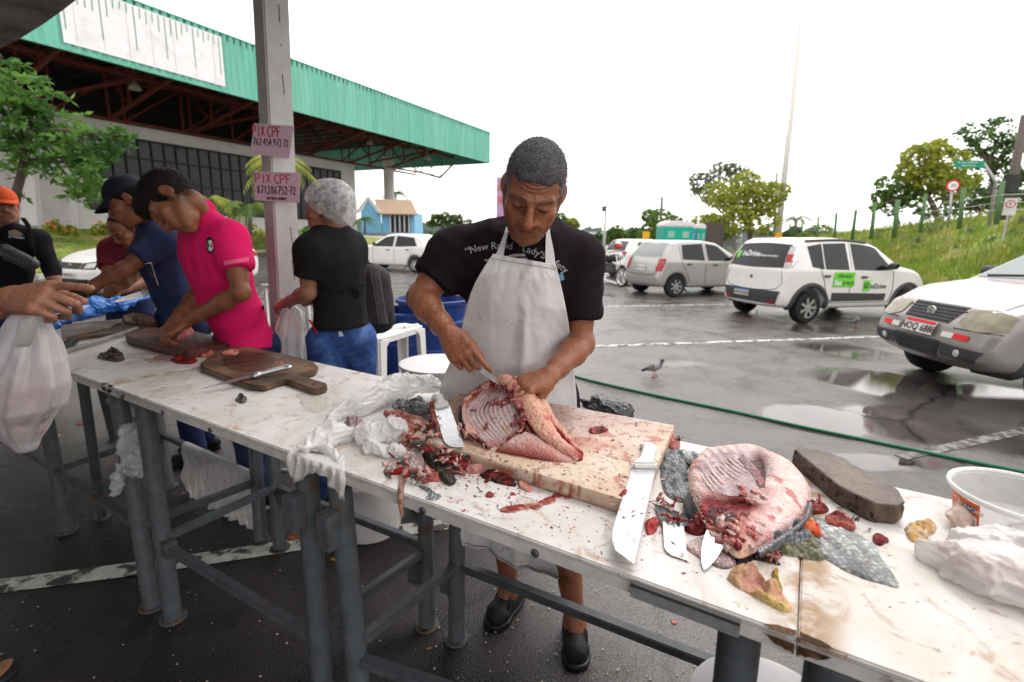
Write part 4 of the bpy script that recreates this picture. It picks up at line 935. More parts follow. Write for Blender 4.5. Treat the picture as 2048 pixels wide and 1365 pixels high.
for i in range(nr):
 row = []
 for j in range(nc):
  u = j/(nc-1); t = i/(nr-1); x,y,_ = P[i,j]
  f = .012*t*math.sin(u*9 + t*2) + .009*math.exp(-((u-.56-.04*t)/.05)**2)*math.exp(-((t-.62)/.30)**2)*2 + .006*math.sin(u*21+t*5)*t*t - .010*math.exp(-((u-.36)/.07)**2)*(t > .1)*t
  f += .006*vn(np.array([[u*5,t*8,1.]]))[0] + .006*ridge(np.array([[u*4+t*2.5,t*5,4.]]))[0] + .0025*ridge(np.array([[u*9-t*5,t*11,9.]]))[0]
  row.append(PY(x,y,Dp[i,j] - .024 - max(f,-.002)))
 G.append(row)
top_row_z = G[-1][0][2]
last = G[-1]; hem = poly_interp([PY(926,1088,1.62),PY(985,1112,1.60),PY(1040,1138,1.585),PY(1085,1150,1.58),PY(1120,1152,1.58)],nc)
for k in range(1,41):
 t = k/40; row = []
 for j in range(nc):
  u = j/(nc-1); q = lerp(last[j],hem[j],t); q = q + V3((0,-.014*math.sin(u*13+t*1.5)*t - .006*math.sin(u*31+3)*t,0)); row.append(q)
 G.append(row)
mb = MB(); mb.grid([[tuple(q) for q in r] for r in G]); ap = mb.build('apron',M['apron'],man,smooth=True,world=True)
md = ap.modifiers.new('thick','SOLIDIFY'); md.thickness = .0018; md.offset = 1
V = np.array([tuple(q) for r in G for q in r]); Fq = np.array(mb.f); bv_apron = bvh_np(V,Fq)
for edge_,name in (([(984,522),(1000,522)],0),([(1096,536),(1112,540)],1)):
 if name == 0: L1 = [(985,523),(998,495),(1010,462),(1016,442)]; L2 = [(1005,524),(1010,495),(1016,468),(1020,450)]
 else: L1 = [(1091,538),(1091,505),(1092,470),(1094,448)]; L2 = [(1112,541),(1108,505),(1101,470),(1099,452)]
 decal_patch('apron_strap',L1,L2,[bv_shirt],M['apron'],man,.008,20,5,1.5)
mb = MB()
for i in (2,): mb.tube([tuple(V3(G[i][j])+V3((0,-.003,0))) for j in range(1,nc-1)],.0011,4)
mb.build('apron_stitching',M['laminate'] if 0 else M['shoe_sole'] if 0 else mat('grey_stitch',(.42,.40,.40),.8),man,world=True)
mb = MB(); mb.tube([tuple(V3(r)+V3((0,-.004,.014))) for r in G[-1][1:-1]],.0012,4); mb.build('apron_stitching',mat('dark_stitch',(.08,.07,.06),.8),man,world=True)
def shoe(root,an,toe,m=None,sole=None,lace=True,r=1.0):
 an = V3(an); toe = V3(toe); d = toe-an; d[2] = 0; L = np.linalg.norm(d); d = d/L; s = V3((-d[1],d[0],0)); up = V3((0,0,1)); h = an - d*.055; z = lambda p,zz: V3((p[0],p[1],zz))
 S = SDF(*bbox([z(h,0),z(toe,.15)],.09),.004)
 S.cap(z(h,.045),z(an+d*.02,.05),.037*r,.040*r,.02); S.cap(z(an,.055),z(lerp(an,toe,.62),.040),.038*r,.036*r,.02); S.cap(z(lerp(an,toe,.55),.034)+s*.014,z(toe-d*.045,.028)+s*.010,.032*r,.028*r,.015); S.cap(z(lerp(an,toe,.55),.034)-s*.014,z(toe-d*.045,.028)-s*.010,.032*r,.028*r,.015)
 S.cap(z(h+d*.03,.06),z(h+d*.035,.105),.036*r,.037*r,.015); S.plane(z(an,.105),(0,0,1)-d*.0,.003); S.plane(z(an,.012),(0,0,-1),.003)
 V,F = S.mesh(); V = vsmooth(V,F,1); N = vnormals(V,F); V = V + N*(.0012*ridge(V,30,2))[:,None]; o = mesh_np('shoe',V,F,m or M['shoe'],root)
 S = SDF(*bbox([z(h,0),z(toe,.05)],.09),.005); S.cap(z(h,.016),z(an,.016),.036*r,.036*r,.02); S.cap(z(an,.016),z(lerp(an,toe,.6),.016),.037*r,.045*r,.02); S.cap(z(lerp(an,toe,.6),.016),z(toe-d*.043,.016),.046*r,.041*r,.02); S.plane(z(an,.024),(0,0,1),.002); S.plane(z(an,.002),(0,0,-1),.002)
 V,F = S.mesh(); so_ = mesh_np('sole',V,F,sole or M['shoe_sole'],o)
 if lace:
  b = MB()
  for i in range(5):
   c = lerp(an,toe,.12+.09*i); zz = .098-.008*i; b.tube([z(c,zz-.012)+s*.022,z(c,zz)+s*.008,z(c+d*.008,zz)-s*.008,z(c+d*.010,zz-.012)-s*.022],.0028,6)
  c = lerp(an,toe,.10); b.tube([z(c,.10),z(c,.105)+s*.02,z(c+d*.03,.085)+s*.034,z(c+d*.05,.06)+s*.040],.0022,5); b.tube([z(c,.10),z(c,.105)-s*.02,z(c+d*.035,.085)-s*.03],.0022,5)
  b.build('laces',M['tee_black'],o,smooth=True,world=True)
for s_ in 'RL': shoe(man,J['an'+s_],J['toe'+s_],r=1.05)
def knife(label,a,b_,up,wid,hl,m_blade,m_handle,hw=.026,ht=.018,curve=.35,thick=.002,tipdrop=1.0,bolster=False,style='taper',group=None):
 """blade from a (heel) to b_ (tip); up = the direction of the spine edge across the blade"""
 a = V3(a); b_ = V3(b_); x = unit(b_-a); u = V3(up); u = unit(u - x*(u@x)); n = np.cross(x,u); L = np.linalg.norm(b_-a)
 t = thing('knife',label,'knife',tuple(a),0,group); mb = MB(); top = []; bot = []
 for i in range(15):
  s = i/14;
  if style == 'taper': w1 = wid*.5*(1-s**2.6*tipdrop); w0 = -wid*.5*(1-s**3.2)
  else: w1 = wid*.5*(1-.0*s) if s < .84 else wid*.5*math.sqrt(max(0,1-((s-.84)/.16)**2))*1.0; w0 = -wid*.5
  if style == 'butcher': w1 = wid*.5; w0 = wid*.5 - wid*(math.sqrt(max(0,1-(max(0,s-.72)/.28)**2.2)))
  top.append(a + x*L*s + u*w1); bot.append(a + x*L*s + u*w0)
 v = [];
 for p,q in zip(top,bot): v += [p + n*thick*.5,p - n*thick*.5,q + n*.0001,q - n*.0001]
 f = []
 for i in range(14):
  k = i*4; f += [(k,k+4,k+5,k+1),(k+1,k+5,k+7,k+3),(k+3,k+7,k+6,k+2),(k+2,k+6,k+4,k)]
 f += [(0,1,3,2),(56,58,59,57)]; mb.add(v,f); mb.build('blade',m_blade,t,world=True)
 if not hl: return t
 S = SDF(*bbox([a,a-x*hl],.05),.0025); R = np.stack([x,u,n],1)
 S.box(a - x*hl*.5 - u*0,(hl*.5,hw*.5,ht*.5),R,min(hw,ht)*.45,.006); S.box(a - x*.010,(.012,hw*.72,ht*.42),R,.006,.012); S.ell(a - x*hl*.96 - u*hw*.18,(.014,hw*.62,ht*.52),R,.008)
 V,F = S.mesh(); mesh_np('handle',vsmooth(V,F,1),F,m_handle,t); return t
M['black_plastic'] = mat('black_plastic',(.02,.02,.02),.4)
M['white_plastic'] = mat('white_plastic',(.72,.71,.69),.35,var=.06,sc=8,c2=(.45,.38,.34),thr=(.62,.75))
knife('narrow grey knife gripped in the man\'s hand, point in the fish on the board',PY(931,709,1.365),PY(1000,771,1.37),(.6,.1,.8),.024,.050,M['blade'],M['black_plastic'],.018,.014)
# ------------------------------------------------------------ things lying on the tables
def ppoly(pts,z): return [PZ(x,y,z) for x,y in pts]
class Slab:
 """a lump whose outline is given on a level; polar grid with a height and colour field of (a, r, local xy)"""
 def __init__(s,out,z,c=None,nr=26,na=120,close=True,ep=6):
  P = poly_interp(list(out)+[out[0]],na+1)[:-1]; P = np.array(P); P[:,2] = z; s.P = P; s.z = z; s.c = P.mean(0) if c is None else V3(c); s.c[2] = z; s.nr,s.na,s.ep = nr,na,ep
 def build(s,name,height,colour,m,parent,skirt=True,rough=0,seed=0,base=None,noise=.0,ns=40):
  R = np.linspace(0,1,s.nr+1)[1:]; V = [s.c]; U = [(0,0)]
  for r in R:
   for k in range(s.na): V.append(s.c + (s.P[k]-s.c)*r); U.append((r,k/s.na))
  V = np.array(V); U = np.array(U); r = U[:,0]; edge = np.clip(1-r**s.ep,0,1)**.6
  if rough:
   n = fbm(V,25,3,seed)*rough*r; d = V-s.c; V = V + d/(np.linalg.norm(d,axis=1)[:,None]+1e-6)*n[:,None]
  H = height(V,r,U[:,1]); V[:,2] = s.z + H*edge + noise*fbm(V,ns,3,seed+1)*edge + noise*.5*ridge(V,ns*1.7,2,seed+5)*edge
  C = np.clip(colour(V,r,U[:,1]),0,1)**1.45; F = []; tri = [(0,1+k,1+(k+1) % s.na) for k in range(s.na)]
  for i in range(s.nr-1):
   for k in range(s.na): a = 1+i*s.na; F.append((a+k,a+s.na+k,a+s.na+(k+1) % s.na,a+(k+1) % s.na))
  lo = len(V); b0 = V[-s.na:].copy(); b0[:,2] = (s.z if base is None else base)-.0005; V = np.concatenate([V,b0]); C = np.concatenate([C,C[-s.na:]*.6])
  a = 1+(s.nr-1)*s.na
  for k in range(s.na): F.append((a+k,lo+k,lo+(k+1) % s.na,a+(k+1) % s.na))
  mb = MB(); mb.v = [tuple(v) for v in V]; mb.f = tri+F; mb.mi = [0]*len(mb.f); mb.col = [tuple(c) for c in C]
  return mb.build(name,m,parent,smooth=True,world=True)
def mixc(a,b,t): t = np.clip(t,0,1)[:,None]; return np.array(a)*(1-t) + np.array(b)*t if np.ndim(a) == 1 else a*(1-t) + np.array(b)*t
M['flesh'] = mat('wet_fish_flesh',(1,1,1),.28,var=.12,sc=40,vcol=True,bump=.8,bsc=130,spec=.16,sss=.08,sssr=.006)
M['pk2'] = mat('raw_pink_flesh',(.50,.16,.14),.3,var=.3,sc=30,c2=(.62,.36,.32),thr=(.45,.6),bump=.8,bsc=110,spec=.25)
M['fskin'] = mat('wet_fish_skin',(1,1,1),.3,var=.25,sc=40,vcol=True,bump=.5,bsc=120,spec=.2)
def scales(m_name,base=(.10,.11,.12),hi=(.34,.36,.38),sc=110,bump=.9):
 m = D.materials.new(m_name); m.use_nodes = True; nt = m.node_tree; L = nt.links; b = nt.nodes['Principled BSDF']; tc = _n(nt,'ShaderNodeTexCoord').outputs['Object']
 v = _n(nt,'ShaderNodeTexVoronoi',Scale=sc,Randomness=.35); L.new(tc,v.inputs['Vector']); n = _n(nt,'ShaderNodeTexNoise',Scale=14,Detail=5); L.new(tc,n.inputs['Vector'])
 r = _n(nt,'ShaderNodeMapRange'); r.inputs['From Min'].default_value = .15; r.inputs['From Max'].default_value = .6; L.new(v.outputs['Distance'],r.inputs['Value'])
 x = _n(nt,'ShaderNodeMix',data_type='RGBA'); L.new(r.outputs[0],x.inputs[0]); x.inputs[6].default_value = (*hi,1); x.inputs[7].default_value = (*base,1)
 y = _n(nt,'ShaderNodeMix',data_type='RGBA',blend_type='MULTIPLY'); y.inputs[0].default_value = .8; L.new(x.outputs[2],y.inputs[6])
 q = _n(nt,'ShaderNodeMapRange'); q.inputs['From Min'].default_value = .35; q.inputs['From Max'].default_value = .65; q.inputs['To Min'].default_value = .25; q.inputs['To Max'].default_value = 1.3; L.new(n.outputs['Fac'],q.inputs['Value']); L.new(q.outputs[0],y.inputs[7])
 L.new(y.outputs[2],b.inputs['Base Color']); b.inputs['Roughness'].default_value = .35; b.inputs['Specular IOR Level'].default_value = .2
 bp = _n(nt,'ShaderNodeBump',Strength=bump,Distance=.0015); bp.invert = True; L.new(v.outputs['Distance'],bp.inputs['Height']); L.new(bp.outputs[0],b.inputs['Normal']); return m
M['scales'] = scales('dark_fish_scales'); M['scales_pale'] = scales('pale_fish_scales',(.22,.23,.23),(.55,.56,.55),90); M['scales_pink'] = scales('pinkish_scales',(.30,.20,.19),(.55,.45,.43),120,.6)
M['scales_olive'] = scales('olive_fish_scales',(.10,.095,.05),(.26,.25,.15),100)
BZ = TZ + .034
bt = [PZ(903,800,BZ),PZ(1150,805,BZ),PZ(1348,850,BZ),PZ(1302,1012,BZ),PZ(1080,948,BZ),PZ(838,880,BZ),PZ(905,815,BZ)]
q = [V3(PZ(925,775,BZ)),V3(PZ(1349,851,BZ)),V3(PZ(1275,1008,BZ)),V3(PZ(815,868,BZ))]
q[3][:] = PZ(826,872,BZ)
cen = sum(q)/4; board = thing('cutting_board','big thick cream cutting board with reddish brown stains under the halved fish','cutting board',(cen[0],cen[1],TZ))
def board_col(V):
 e0 = V3(q[0]); ex = unit(q[1]-q[0]); ey = unit(q[3]-q[0]); X = (V-e0)@ex; Y = (V-e0)@ey; LX = np.linalg.norm(q[1]-q[0]); LY = np.linalg.norm(q[3]-q[0]); u = X/LX; v = Y/LY
 base = np.array((.62,.53,.43)); C = mixc(base,(.46,.30,.19),np.clip(.25+.9*fbm(V,9,4,3),0,1)*.8)
 g = lambda a,b,ra,rb: np.exp(-((u-a)/ra)**2-((v-b)/rb)**2)
 C = mixc(C,(.30,.14,.07),np.clip(g(.15,.55,.28,.5)*1.1+.35*fbm(V,25,4,8),0,1)*.75)
 C = mixc(C,(.33,.22,.19),np.clip(g(.60,.32,.34,.45)*1.2+.45*fbm(V,22,4,5)*g(.6,.3,.5,.6),0,1)*.8)
 C = mixc(C,(.35,.035,.02),np.clip(1.5*g(.48,.86,.28,.11)+.9*fbm(V,28,4,9)*g(.45,.8,.4,.25),0,1)*.85)
 C = mixc(C,(.33,.05,.03),np.clip((fbm(V,45,3,12)-.26)*6,0,1)*.7*(v > .03))
 C = mixc(C,(.22,.07,.05),np.clip((fbm(V,80,2,15)-.42)*8,0,1)*.8)
 C = mixc(C,(.30,.10,.05),(V[:,2] < BZ-.004)*np.clip(.25+1.3*fbm(V,18,3,2),0,.7))
 return C
nu,nv = 150,90; mb = MB(); G = []
for i in range(nu):
 row = []
 for j in range(nv): a = lerp(lerp(q[0],q[1],i/(nu-1)),lerp(q[3],q[2],i/(nu-1)),j/(nv-1)); row.append(a)
 G.append(row)
V = np.array(G).reshape(-1,3); V[:,2] = BZ + .0012*fbm(V,60,3) + .0006*ridge(V,160,2); C = board_col(V)
idx = np.arange(nu*nv).reshape(nu,nv); F = [(idx[i,j],idx[i,j+1],idx[i+1,j+1],idx[i+1,j]) for i in range(nu-1) for j in range(nv-1)]
bd = [idx[i,0] for i in range(nu)] + [idx[nu-1,j] for j in range(1,nv)] + [idx[i,nv-1] for i in range(nu-2,-1,-1)] + [idx[0,j] for j in range(nv-2,0,-1)]
B0 = V[bd].copy(); cc = V.mean(0); lv = []; off = len(V); VV = [V]; CC = [C]; prev = bd
for z,ins in ((BZ-.003,-.003),(BZ-.012,-.0035),(BZ-.022,-.0035),(TZ+.003,-.0025),(TZ+.001,0)):
 W_ = B0.copy(); dd = W_-cc; dd[:,2] = 0; W_ -= dd/np.linalg.norm(dd,axis=1)[:,None]*ins; W_[:,2] = z; VV.append(W_); CC.append(board_col(W_)); n = len(bd); cur = [off+k for k in range(n)]; off += n
 F += [(prev[k],cur[k],cur[(k+1) % n],prev[(k+1) % n]) for k in range(n)]; prev = cur
mb.v = [tuple(v) for v in np.concatenate(VV)]; mb.f = F; mb.mi = [0]*len(F); mb.col = [tuple(c) for c in np.concatenate(CC)]
M['board'] = mat('stained_board',(1,1,1),.30,spec=.2,var=.06,sc=60,vcol=True,bump=.15,bsc=170,rvar=.08)
mb.build('board',M['board'],board,smooth=True,auto=40,world=True)
fish = thing('fish_half','split fish carcass with white ribs and thick pink fillet, held up on the big board','fish',tuple(PZ(1040,870,BZ)))
def surf_px(rows,bvhs=None):
 return rows
def sheet(name,rows,nu,nv,colour,m,parent,disp=None,thick=.012,seed=0,close=True):
 R = [poly_interp([PY(*p) for p in r],nv) for r in rows]; G = []
 for j in range(nv): G.append(poly_interp([R[i][j] for i in range(len(R))],nu))
 G = np.array(G)
 du = np.gradient(G,axis=1); dv = np.gradient(G,axis=0); N = np.cross(du,dv); N /= np.linalg.norm(N,axis=2)[...,None]+1e-9
 if (N[...,1].mean()) > 0: N = -N
 V = G.reshape(-1,3); Nn = N.reshape(-1,3); uu,vv = np.meshgrid(np.linspace(0,1,nu),np.linspace(0,1,nv)); u = uu.ravel(); v = vv.ravel()
 if disp is not None: V = V + Nn*disp(u,v,V)[:,None]
 C = np.clip(colour(u,v,V),0,1)**1.4; idx = np.arange(nu*nv).reshape(nv,nu); mb = MB(); F = [(idx[i,j],idx[i,j+1],idx[i+1,j+1],idx[i+1,j]) for i in range(nv-1) for j in range(nu-1)]
 Bk = V - Nn*thick; off = len(V); F += [(off+idx[i,j],off+idx[i+1,j],off+idx[i+1,j+1],off+idx[i,j+1]) for i in range(nv-1) for j in range(nu-1)]
 bd = list(idx[0,:]) + list(idx[1:,-1]) + list(idx[-1,-2::-1]) + list(idx[-2:0:-1,0]); n = len(bd); F += [(bd[k],bd[k]+off,bd[(k+1) % n]+off,bd[(k+1) % n]) for k in range(n)]
 mb.v = [tuple(p) for p in np.concatenate([V,Bk])]; mb.f = F; mb.mi = [0]*len(F); mb.col = [tuple(c) for c in np.concatenate([C,C*.8])]
 return mb.build(name,m,parent,smooth=True,world=True)
PK = (.66,.37,.31); WH = (.70,.60,.59); RD = (.30,.02,.02); OR = (.72,.50,.38)
def rib_col(u,v,V):
 C = mixc(WH,(.60,.42,.42),np.clip(.4+fbm(V,25,3,1),0,1)); rb = .5+.5*np.cos(u*2*PI*13+v*3+1.2*fbm(V,9,2,3)); C = mixc(C,(.42,.36,.40),(rb < .35)*.45*(v > .15)*(v < .8))
 e = np.clip(1-v/.16,0,1) + np.clip((.09-u)/.09,0,1) + np.clip((v-.86)/.14,0,1); C = mixc(C,(.42,.07,.06),np.clip(e*.8+1.3*fbm(V,40,3,7)*e,0,1))
 C = mixc(C,RD,np.clip((fbm(V,45,3,3)-.22)*5,0,1)*.8); C = mixc(C,(.62,.42,.10),np.clip((fbm(V,18,2,17)-.35)*5,0,1)*.6); return C
def rib_dis(u,v,V): return .0013*(1+fbm(V,12,2,8))*np.cos(u*2*PI*13+v*3+1.2*fbm(V,9,2,3))*np.clip(v*4,0,1)*np.clip((1-v)*3,0,1) + .003*fbm(V,35,3) + .0045*ridge(V,60,2)*(np.clip(1-v/.16,0,1)+np.clip((v-.85)/.15,0,1))
sheet('rib_cage',[[(985,900,1.195),(938,858,1.265),(922,822,1.335),(955,790,1.395),(985,768,1.43)],
 [(1005,896,1.195),(962,850,1.285),(948,820,1.36),(968,795,1.42),(992,772,1.44)],
 [(1030,880,1.205),(1000,845,1.275),(985,815,1.345),(995,790,1.40),(1005,770,1.43)],
 [(1052,868,1.215),(1042,840,1.25),(1035,812,1.31),(1028,788,1.36),(1018,766,1.40)]],110,80,rib_col,M['flesh'],fish,rib_dis,.014)
def fil_col(s):
 def f(u,v,V):
  C = mixc(OR,PK,np.clip(.5+1.2*fbm(V*np.array((1,1,1)),22,3,s)+(v-.5)*.4,0,1)); st = .5+.5*np.cos((u*1.6+v*9+.25*fbm(V,14))*2*PI); C = mixc(C,(.70,.50,.42),st*.35)
  e = np.clip(1-u/.10,0,1)+np.clip((u-.9)/.1,0,1)*.5+np.clip((v-.88)/.12,0,1); C = mixc(C,(.42,.07,.06),np.clip(e*.9+.8*fbm(V,50,3,s)*e,0,1)); return mixc(C,(.5,.12,.10),np.clip((fbm(V,40,3,s+3)-.25)*4,0,1)*.6)
 return f
fdis = lambda u,v,V: .010*np.sin(np.clip(u,0,1)*PI)**.6 + .0022*fbm(V,45,3,4) + .0018*ridge(V,80,2,2) + .0006*np.cos(v*90)
sheet('blood_line',[[(1010,764,1.385),(1036,785,1.34),(1046,815,1.275),(1050,846,1.225),(1042,868,1.20)],[(1003,772,1.40),(1020,792,1.35),(1033,818,1.29),(1040,838,1.245),(1035,862,1.215)]],30,60,lambda u,v,V: mixc((.14,.008,.01),(.60,.30,.26),np.clip(.35+1.9*fbm(V,50,3),0,1)),M['flesh'],fish,lambda u,v,V: .006*np.sin(u*PI)+.004*ridge(V,70,2),.012)
sheet('fillet',[[(992,762,1.41),(1030,793,1.345),(1046,830,1.26),(1075,872,1.195),(1115,902,1.155),(1150,925,1.132)],[(1004,754,1.405),(1052,790,1.33),(1074,830,1.25),(1098,868,1.195),(1130,898,1.155),(1158,918,1.14)],[(1026,757,1.40),(1072,795,1.325),(1096,835,1.26),(1116,868,1.205),(1142,896,1.17),(1164,914,1.15)]],50,110,fil_col(2),M['flesh'],fish,fdis,.030)
sheet('fillet',[[(1024,756,1.41),(1062,785,1.37),(1088,830,1.29),(1128,875,1.215),(1160,912,1.155)],[(1054,760,1.42),(1088,792,1.385),(1110,838,1.30),(1140,882,1.22),(1166,914,1.155)]],36,90,fil_col(6),M['flesh'],fish,fdis,.026)
sheet('belly_muscle',[[(1046,862,1.215),(1075,872,1.20),(1110,895,1.165),(1155,922,1.135)],[(1018,885,1.185),(1060,893,1.165),(1100,908,1.14),(1150,930,1.125)],[(990,902,1.175),(1040,911,1.15),(1090,922,1.13),(1146,936,1.118)]],50,80,
 lambda u,v,V: mixc(mixc((.62,.46,.42),(.58,.30,.27),np.clip(.5+fbm(V,20,3)+(u-.6),0,1)),(.38,.06,.06),np.clip((u-.72)*4+.8*np.sin(v*150)*(u > .7)*.4,0,1)*.8),M['flesh'],fish,lambda u,v,V: .007*np.sin(u*PI)+.0025*fbm(V,40)+.0018*np.sin(v*150)*(u > .7),.022)
sheet('tail_stump',[[(1132,903,1.152),(1150,922,1.135),(1142,936,1.12)],[(1152,900,1.16),(1166,918,1.142),(1152,938,1.122)]],24,24,lambda u,v,V: mixc((.48,.20,.18),(.3,.05,.05),np.clip(.4+1.5*fbm(V,70),0,1)),M['flesh'],fish,lambda u,v,V: .006*np.sin(u*PI)*np.sin(v*PI)+.003*ridge(V,90),.022)
sheet('rim_flesh',[[(930,868,1.235),(918,835,1.30),(921,808,1.355),(945,785,1.405),(985,760,1.43)],[(958,868,1.25),(934,838,1.305),(934,812,1.365),(958,790,1.415),(994,768,1.435)]],24,90,lambda u,v,V: mixc(mixc((.68,.46,.40),(.34,.05,.05),np.clip((v-.55)*2+1.3*fbm(V,45),0,1)),(.6,.42,.38),np.clip(fbm(V,60,2,8)*2,0,1)*.6),M['flesh'],fish,lambda u,v,V: .006*np.sin(u*PI)+.006*ridge(V,55,2)*(v > .35)+.002*fbm(V,60),.018)
sheet('skin',[[(918,812,1.345),(918,842,1.28),(940,870,1.232),(988,904,1.18)],[(919,818,1.335),(921,850,1.272),(944,876,1.225),(988,908,1.175)]],6,40,lambda u,v,V: np.tile((.05,.045,.05),(len(u),1)),M['fskin'],fish,None,.01)
f2 = thing('fish_half','opened fish half lying cut side up by the dark stone, bloody at its head','fish',tuple(PZ(1500,1000,TZ)))
o2 = [PZ(x,y,TZ+.012) for x,y in ((1410,902),(1440,897),(1500,893),(1548,912),(1585,935),(1618,975),(1622,1005),(1608,1035),(1570,1068),(1525,1098),(1476,1118),(1440,1085),(1405,1040),(1385,1000),(1376,965),(1382,930))]
sl2 = Slab(o2,TZ+.012,c=PZ(1490,985,TZ+.012),nr=60,na=240)
def toPX(V):
 p = V - CAMO; fw = np.array([0,math.cos(PITCH),-math.sin(PITCH)]); up = np.array([0,math.sin(PITCH),math.cos(PITCH)]); x = p[:,0]/(p@fw)*FPX; y = (p@up)/(p@fw)*FPX; c,s = math.cos(ROLL),math.sin(ROLL); return 1024 + c*x + s*y,682.5 + s*x - c*y
P2 = {}
def f2h(V,r,a):
 X,Y = toPX(V); P2['X'],P2['Y'] = X,Y; g = lambda cx,cy,sx,sy: np.exp(-((X-cx)/sx)**2-((Y-cy)/sy)**2)
 h = .027 + .005*np.clip(r,0,1)**2 - .021*np.clip(1.35*g(1475,945,55,34),0,1) - .012*g(1513,942,18,28) - .022*np.clip(1.5*g(1450,1030,42,17),0,1) + .008*g(1470,1070,30,25) + .008*g(1560,980,40,60)
 rb = np.cos(((X-1400)*.62-(Y-930)*.55)*.50)*.0035*g(1440,952,52,40); return np.maximum(h + rb,.007) + .010*ridge(V,55,3)*g(1460,1060,55,45)
def f2c(V,r,a):  # cavity and rib gaps darkened in colour to deepen soft recess shading
 X,Y = P2['X'],P2['Y']; g = lambda cx,cy,sx,sy: np.exp(-((X-cx)/sx)**2-((Y-cy)/sy)**2); n = fbm(V,30,4,4)
 C = mixc((.80,.70,.67),(.76,.58,.54),np.clip(.3+n,0,1)); C = mixc(C,(.42,.36,.40),np.clip(g(1490,950,45,28)*1.1,0,1)*.8)
 rb = np.cos(((X-1400)*.62-(Y-930)*.55)*.50); C = mixc(C,(.34,.18,.20),(rb < -.1)*np.clip(1.3*g(1440,952,52,40),0,1)*.85)
 C = mixc(C,(.14,.01,.015),np.clip(g(1516,945,13,26)*1.6+n*.4*g(1516,945,18,30),0,1)*.9)
 C = mixc(C,(.42,.09,.08),np.clip(g(1460,1045,62,45)*1.1+n*.9*g(1460,1045,80,60),0,1)*.85); C = mixc(C,(.20,.008,.01),np.clip(1.8*g(1450,1030,46,19)+.9*n*g(1460,1040,70,36),0,1))
 C = mixc(C,(.55,.22,.18),np.clip(1.2*g(1450,1085,30,26)+n*.5,0,1)*(Y > 1045)*.7); st = np.cos(a*2*PI*110); C = mixc(C,(.60,.16,.15),np.clip((r-.88)*9,0,1)*(st > .3)*.45*(X > 1530))
 C = mixc(C,(.50,.10,.09),np.clip((fbm(V,35,3,9)-.30)*5,0,1)*.6); C = mixc(C,(.36,.30,.33),np.clip(g(1475,942,38,24)*1.2,0,1)*.75*(g(1516,945,15,28) < .5)); return mixc(C,(.62,.50,.22),np.clip((r-.93)*12,0,1)*.4*(X < 1500))
fo2 = sl2.build('cut_flesh',f2h,f2c,M['flesh'],f2,noise=.0018,base=TZ+.014)
sk = Slab([lerp(V3(sl2.c),p,1.012) for p in o2],TZ+.001,c=PZ(1490,985,TZ),nr=6,na=120); sk.build('skin',lambda V,r,a: .010+0*r,lambda V,r,a: np.tile((.045,.045,.045),(len(V),1)),M['fskin'],f2,base=TZ+.001)
sheet('back_edge',[[(1624,1005,PZ(1624,1005,TZ+.03)[1]),(1612,1040,PZ(1612,1040,TZ+.03)[1]),(1570,1074,PZ(1570,1074,TZ+.03)[1]),(1520,1106,PZ(1520,1106,TZ+.03)[1])],[(1626,1022,PZ(1626,1022,TZ+.004)[1]),(1616,1056,PZ(1616,1056,TZ+.004)[1]),(1574,1090,PZ(1574,1090,TZ+.004)[1]),(1522,1118,PZ(1522,1118,TZ+.004)[1])]],8,50,lambda u,v,V: mixc((.06,.06,.06),(.12,.12,.09),np.clip(.5+fbm(V,40),0,1)),M['scales'],f2,None,.006)
fv = np.array([v.co[:] for v in fo2.data.vertices]) ; mm_ = np.array(mw(fo2)); fv = fv @ mm_[:3,:3].T + mm_[:3,3]; bf2 = BVHTree.FromPolygons([tuple(v) for v in fv],[tuple(p.vertices) for p in fo2.data.polygons])
def fm(n,c,c2,r=.3): return mat(n,c,r,var=.3,sc=30,c2=c2,thr=(.45,.6),bump=.8,bsc=110,spec=.25)
MR,MC,MK,MW_ = fm('dark_red_gills',(.13,.004,.006),(.28,.02,.02)),fm('cavity_lining',(.30,.20,.22),(.46,.36,.38)),fm('black_red_hollow',(.03,.004,.006),(.12,.02,.02)),fm('pale_rib',(.66,.54,.50),(.55,.34,.32))
decal_patch('cavity_lining',[(1398,928),(1430,908),(1480,908),(1518,925)],[(1396,945),(1425,982),(1475,992),(1520,975)],[bf2],MC,f2,.0012,30,16)
decal_patch('hollow',[(1500,920),(1518,924),(1532,945)],[(1503,938),(1515,972),(1530,975)],[bf2],MK,f2,.0026,14,12)
decal_patch('gill_hollow',[(1398,1012),(1432,1003),(1470,1012),(1502,1006)],[(1408,1032),(1440,1050),(1475,1044),(1500,1030)],[bf2],MR,f2,.0014,30,12)
decal_patch('gill_hollow',[(1410,1022),(1440,1016),(1470,1024)],[(1418,1032),(1442,1042),(1468,1038)],[bf2],MK,f2,.0026,20,8)
for k in range(11):
 t = k/10; P = [shoot([bf2],x,y,.0008) for x,y in [(lerp(1402,1462,t)+q*lerp(26,44,t),lerp(950,915,t)+q*(34-6*t)+3*math.sin(q*3)) for q in (0,.3,.6,.85,1)]]
 if all(p is not None for p in P): b = MB(); b.tube(poly_interp(P,10),[.0016,.0024,.0027,.0028,.0028,.0027,.0026,.0024,.002,.001],6); b.build('rib',MW_,f2,smooth=True,world=True)
rs = np.random.RandomState(33)
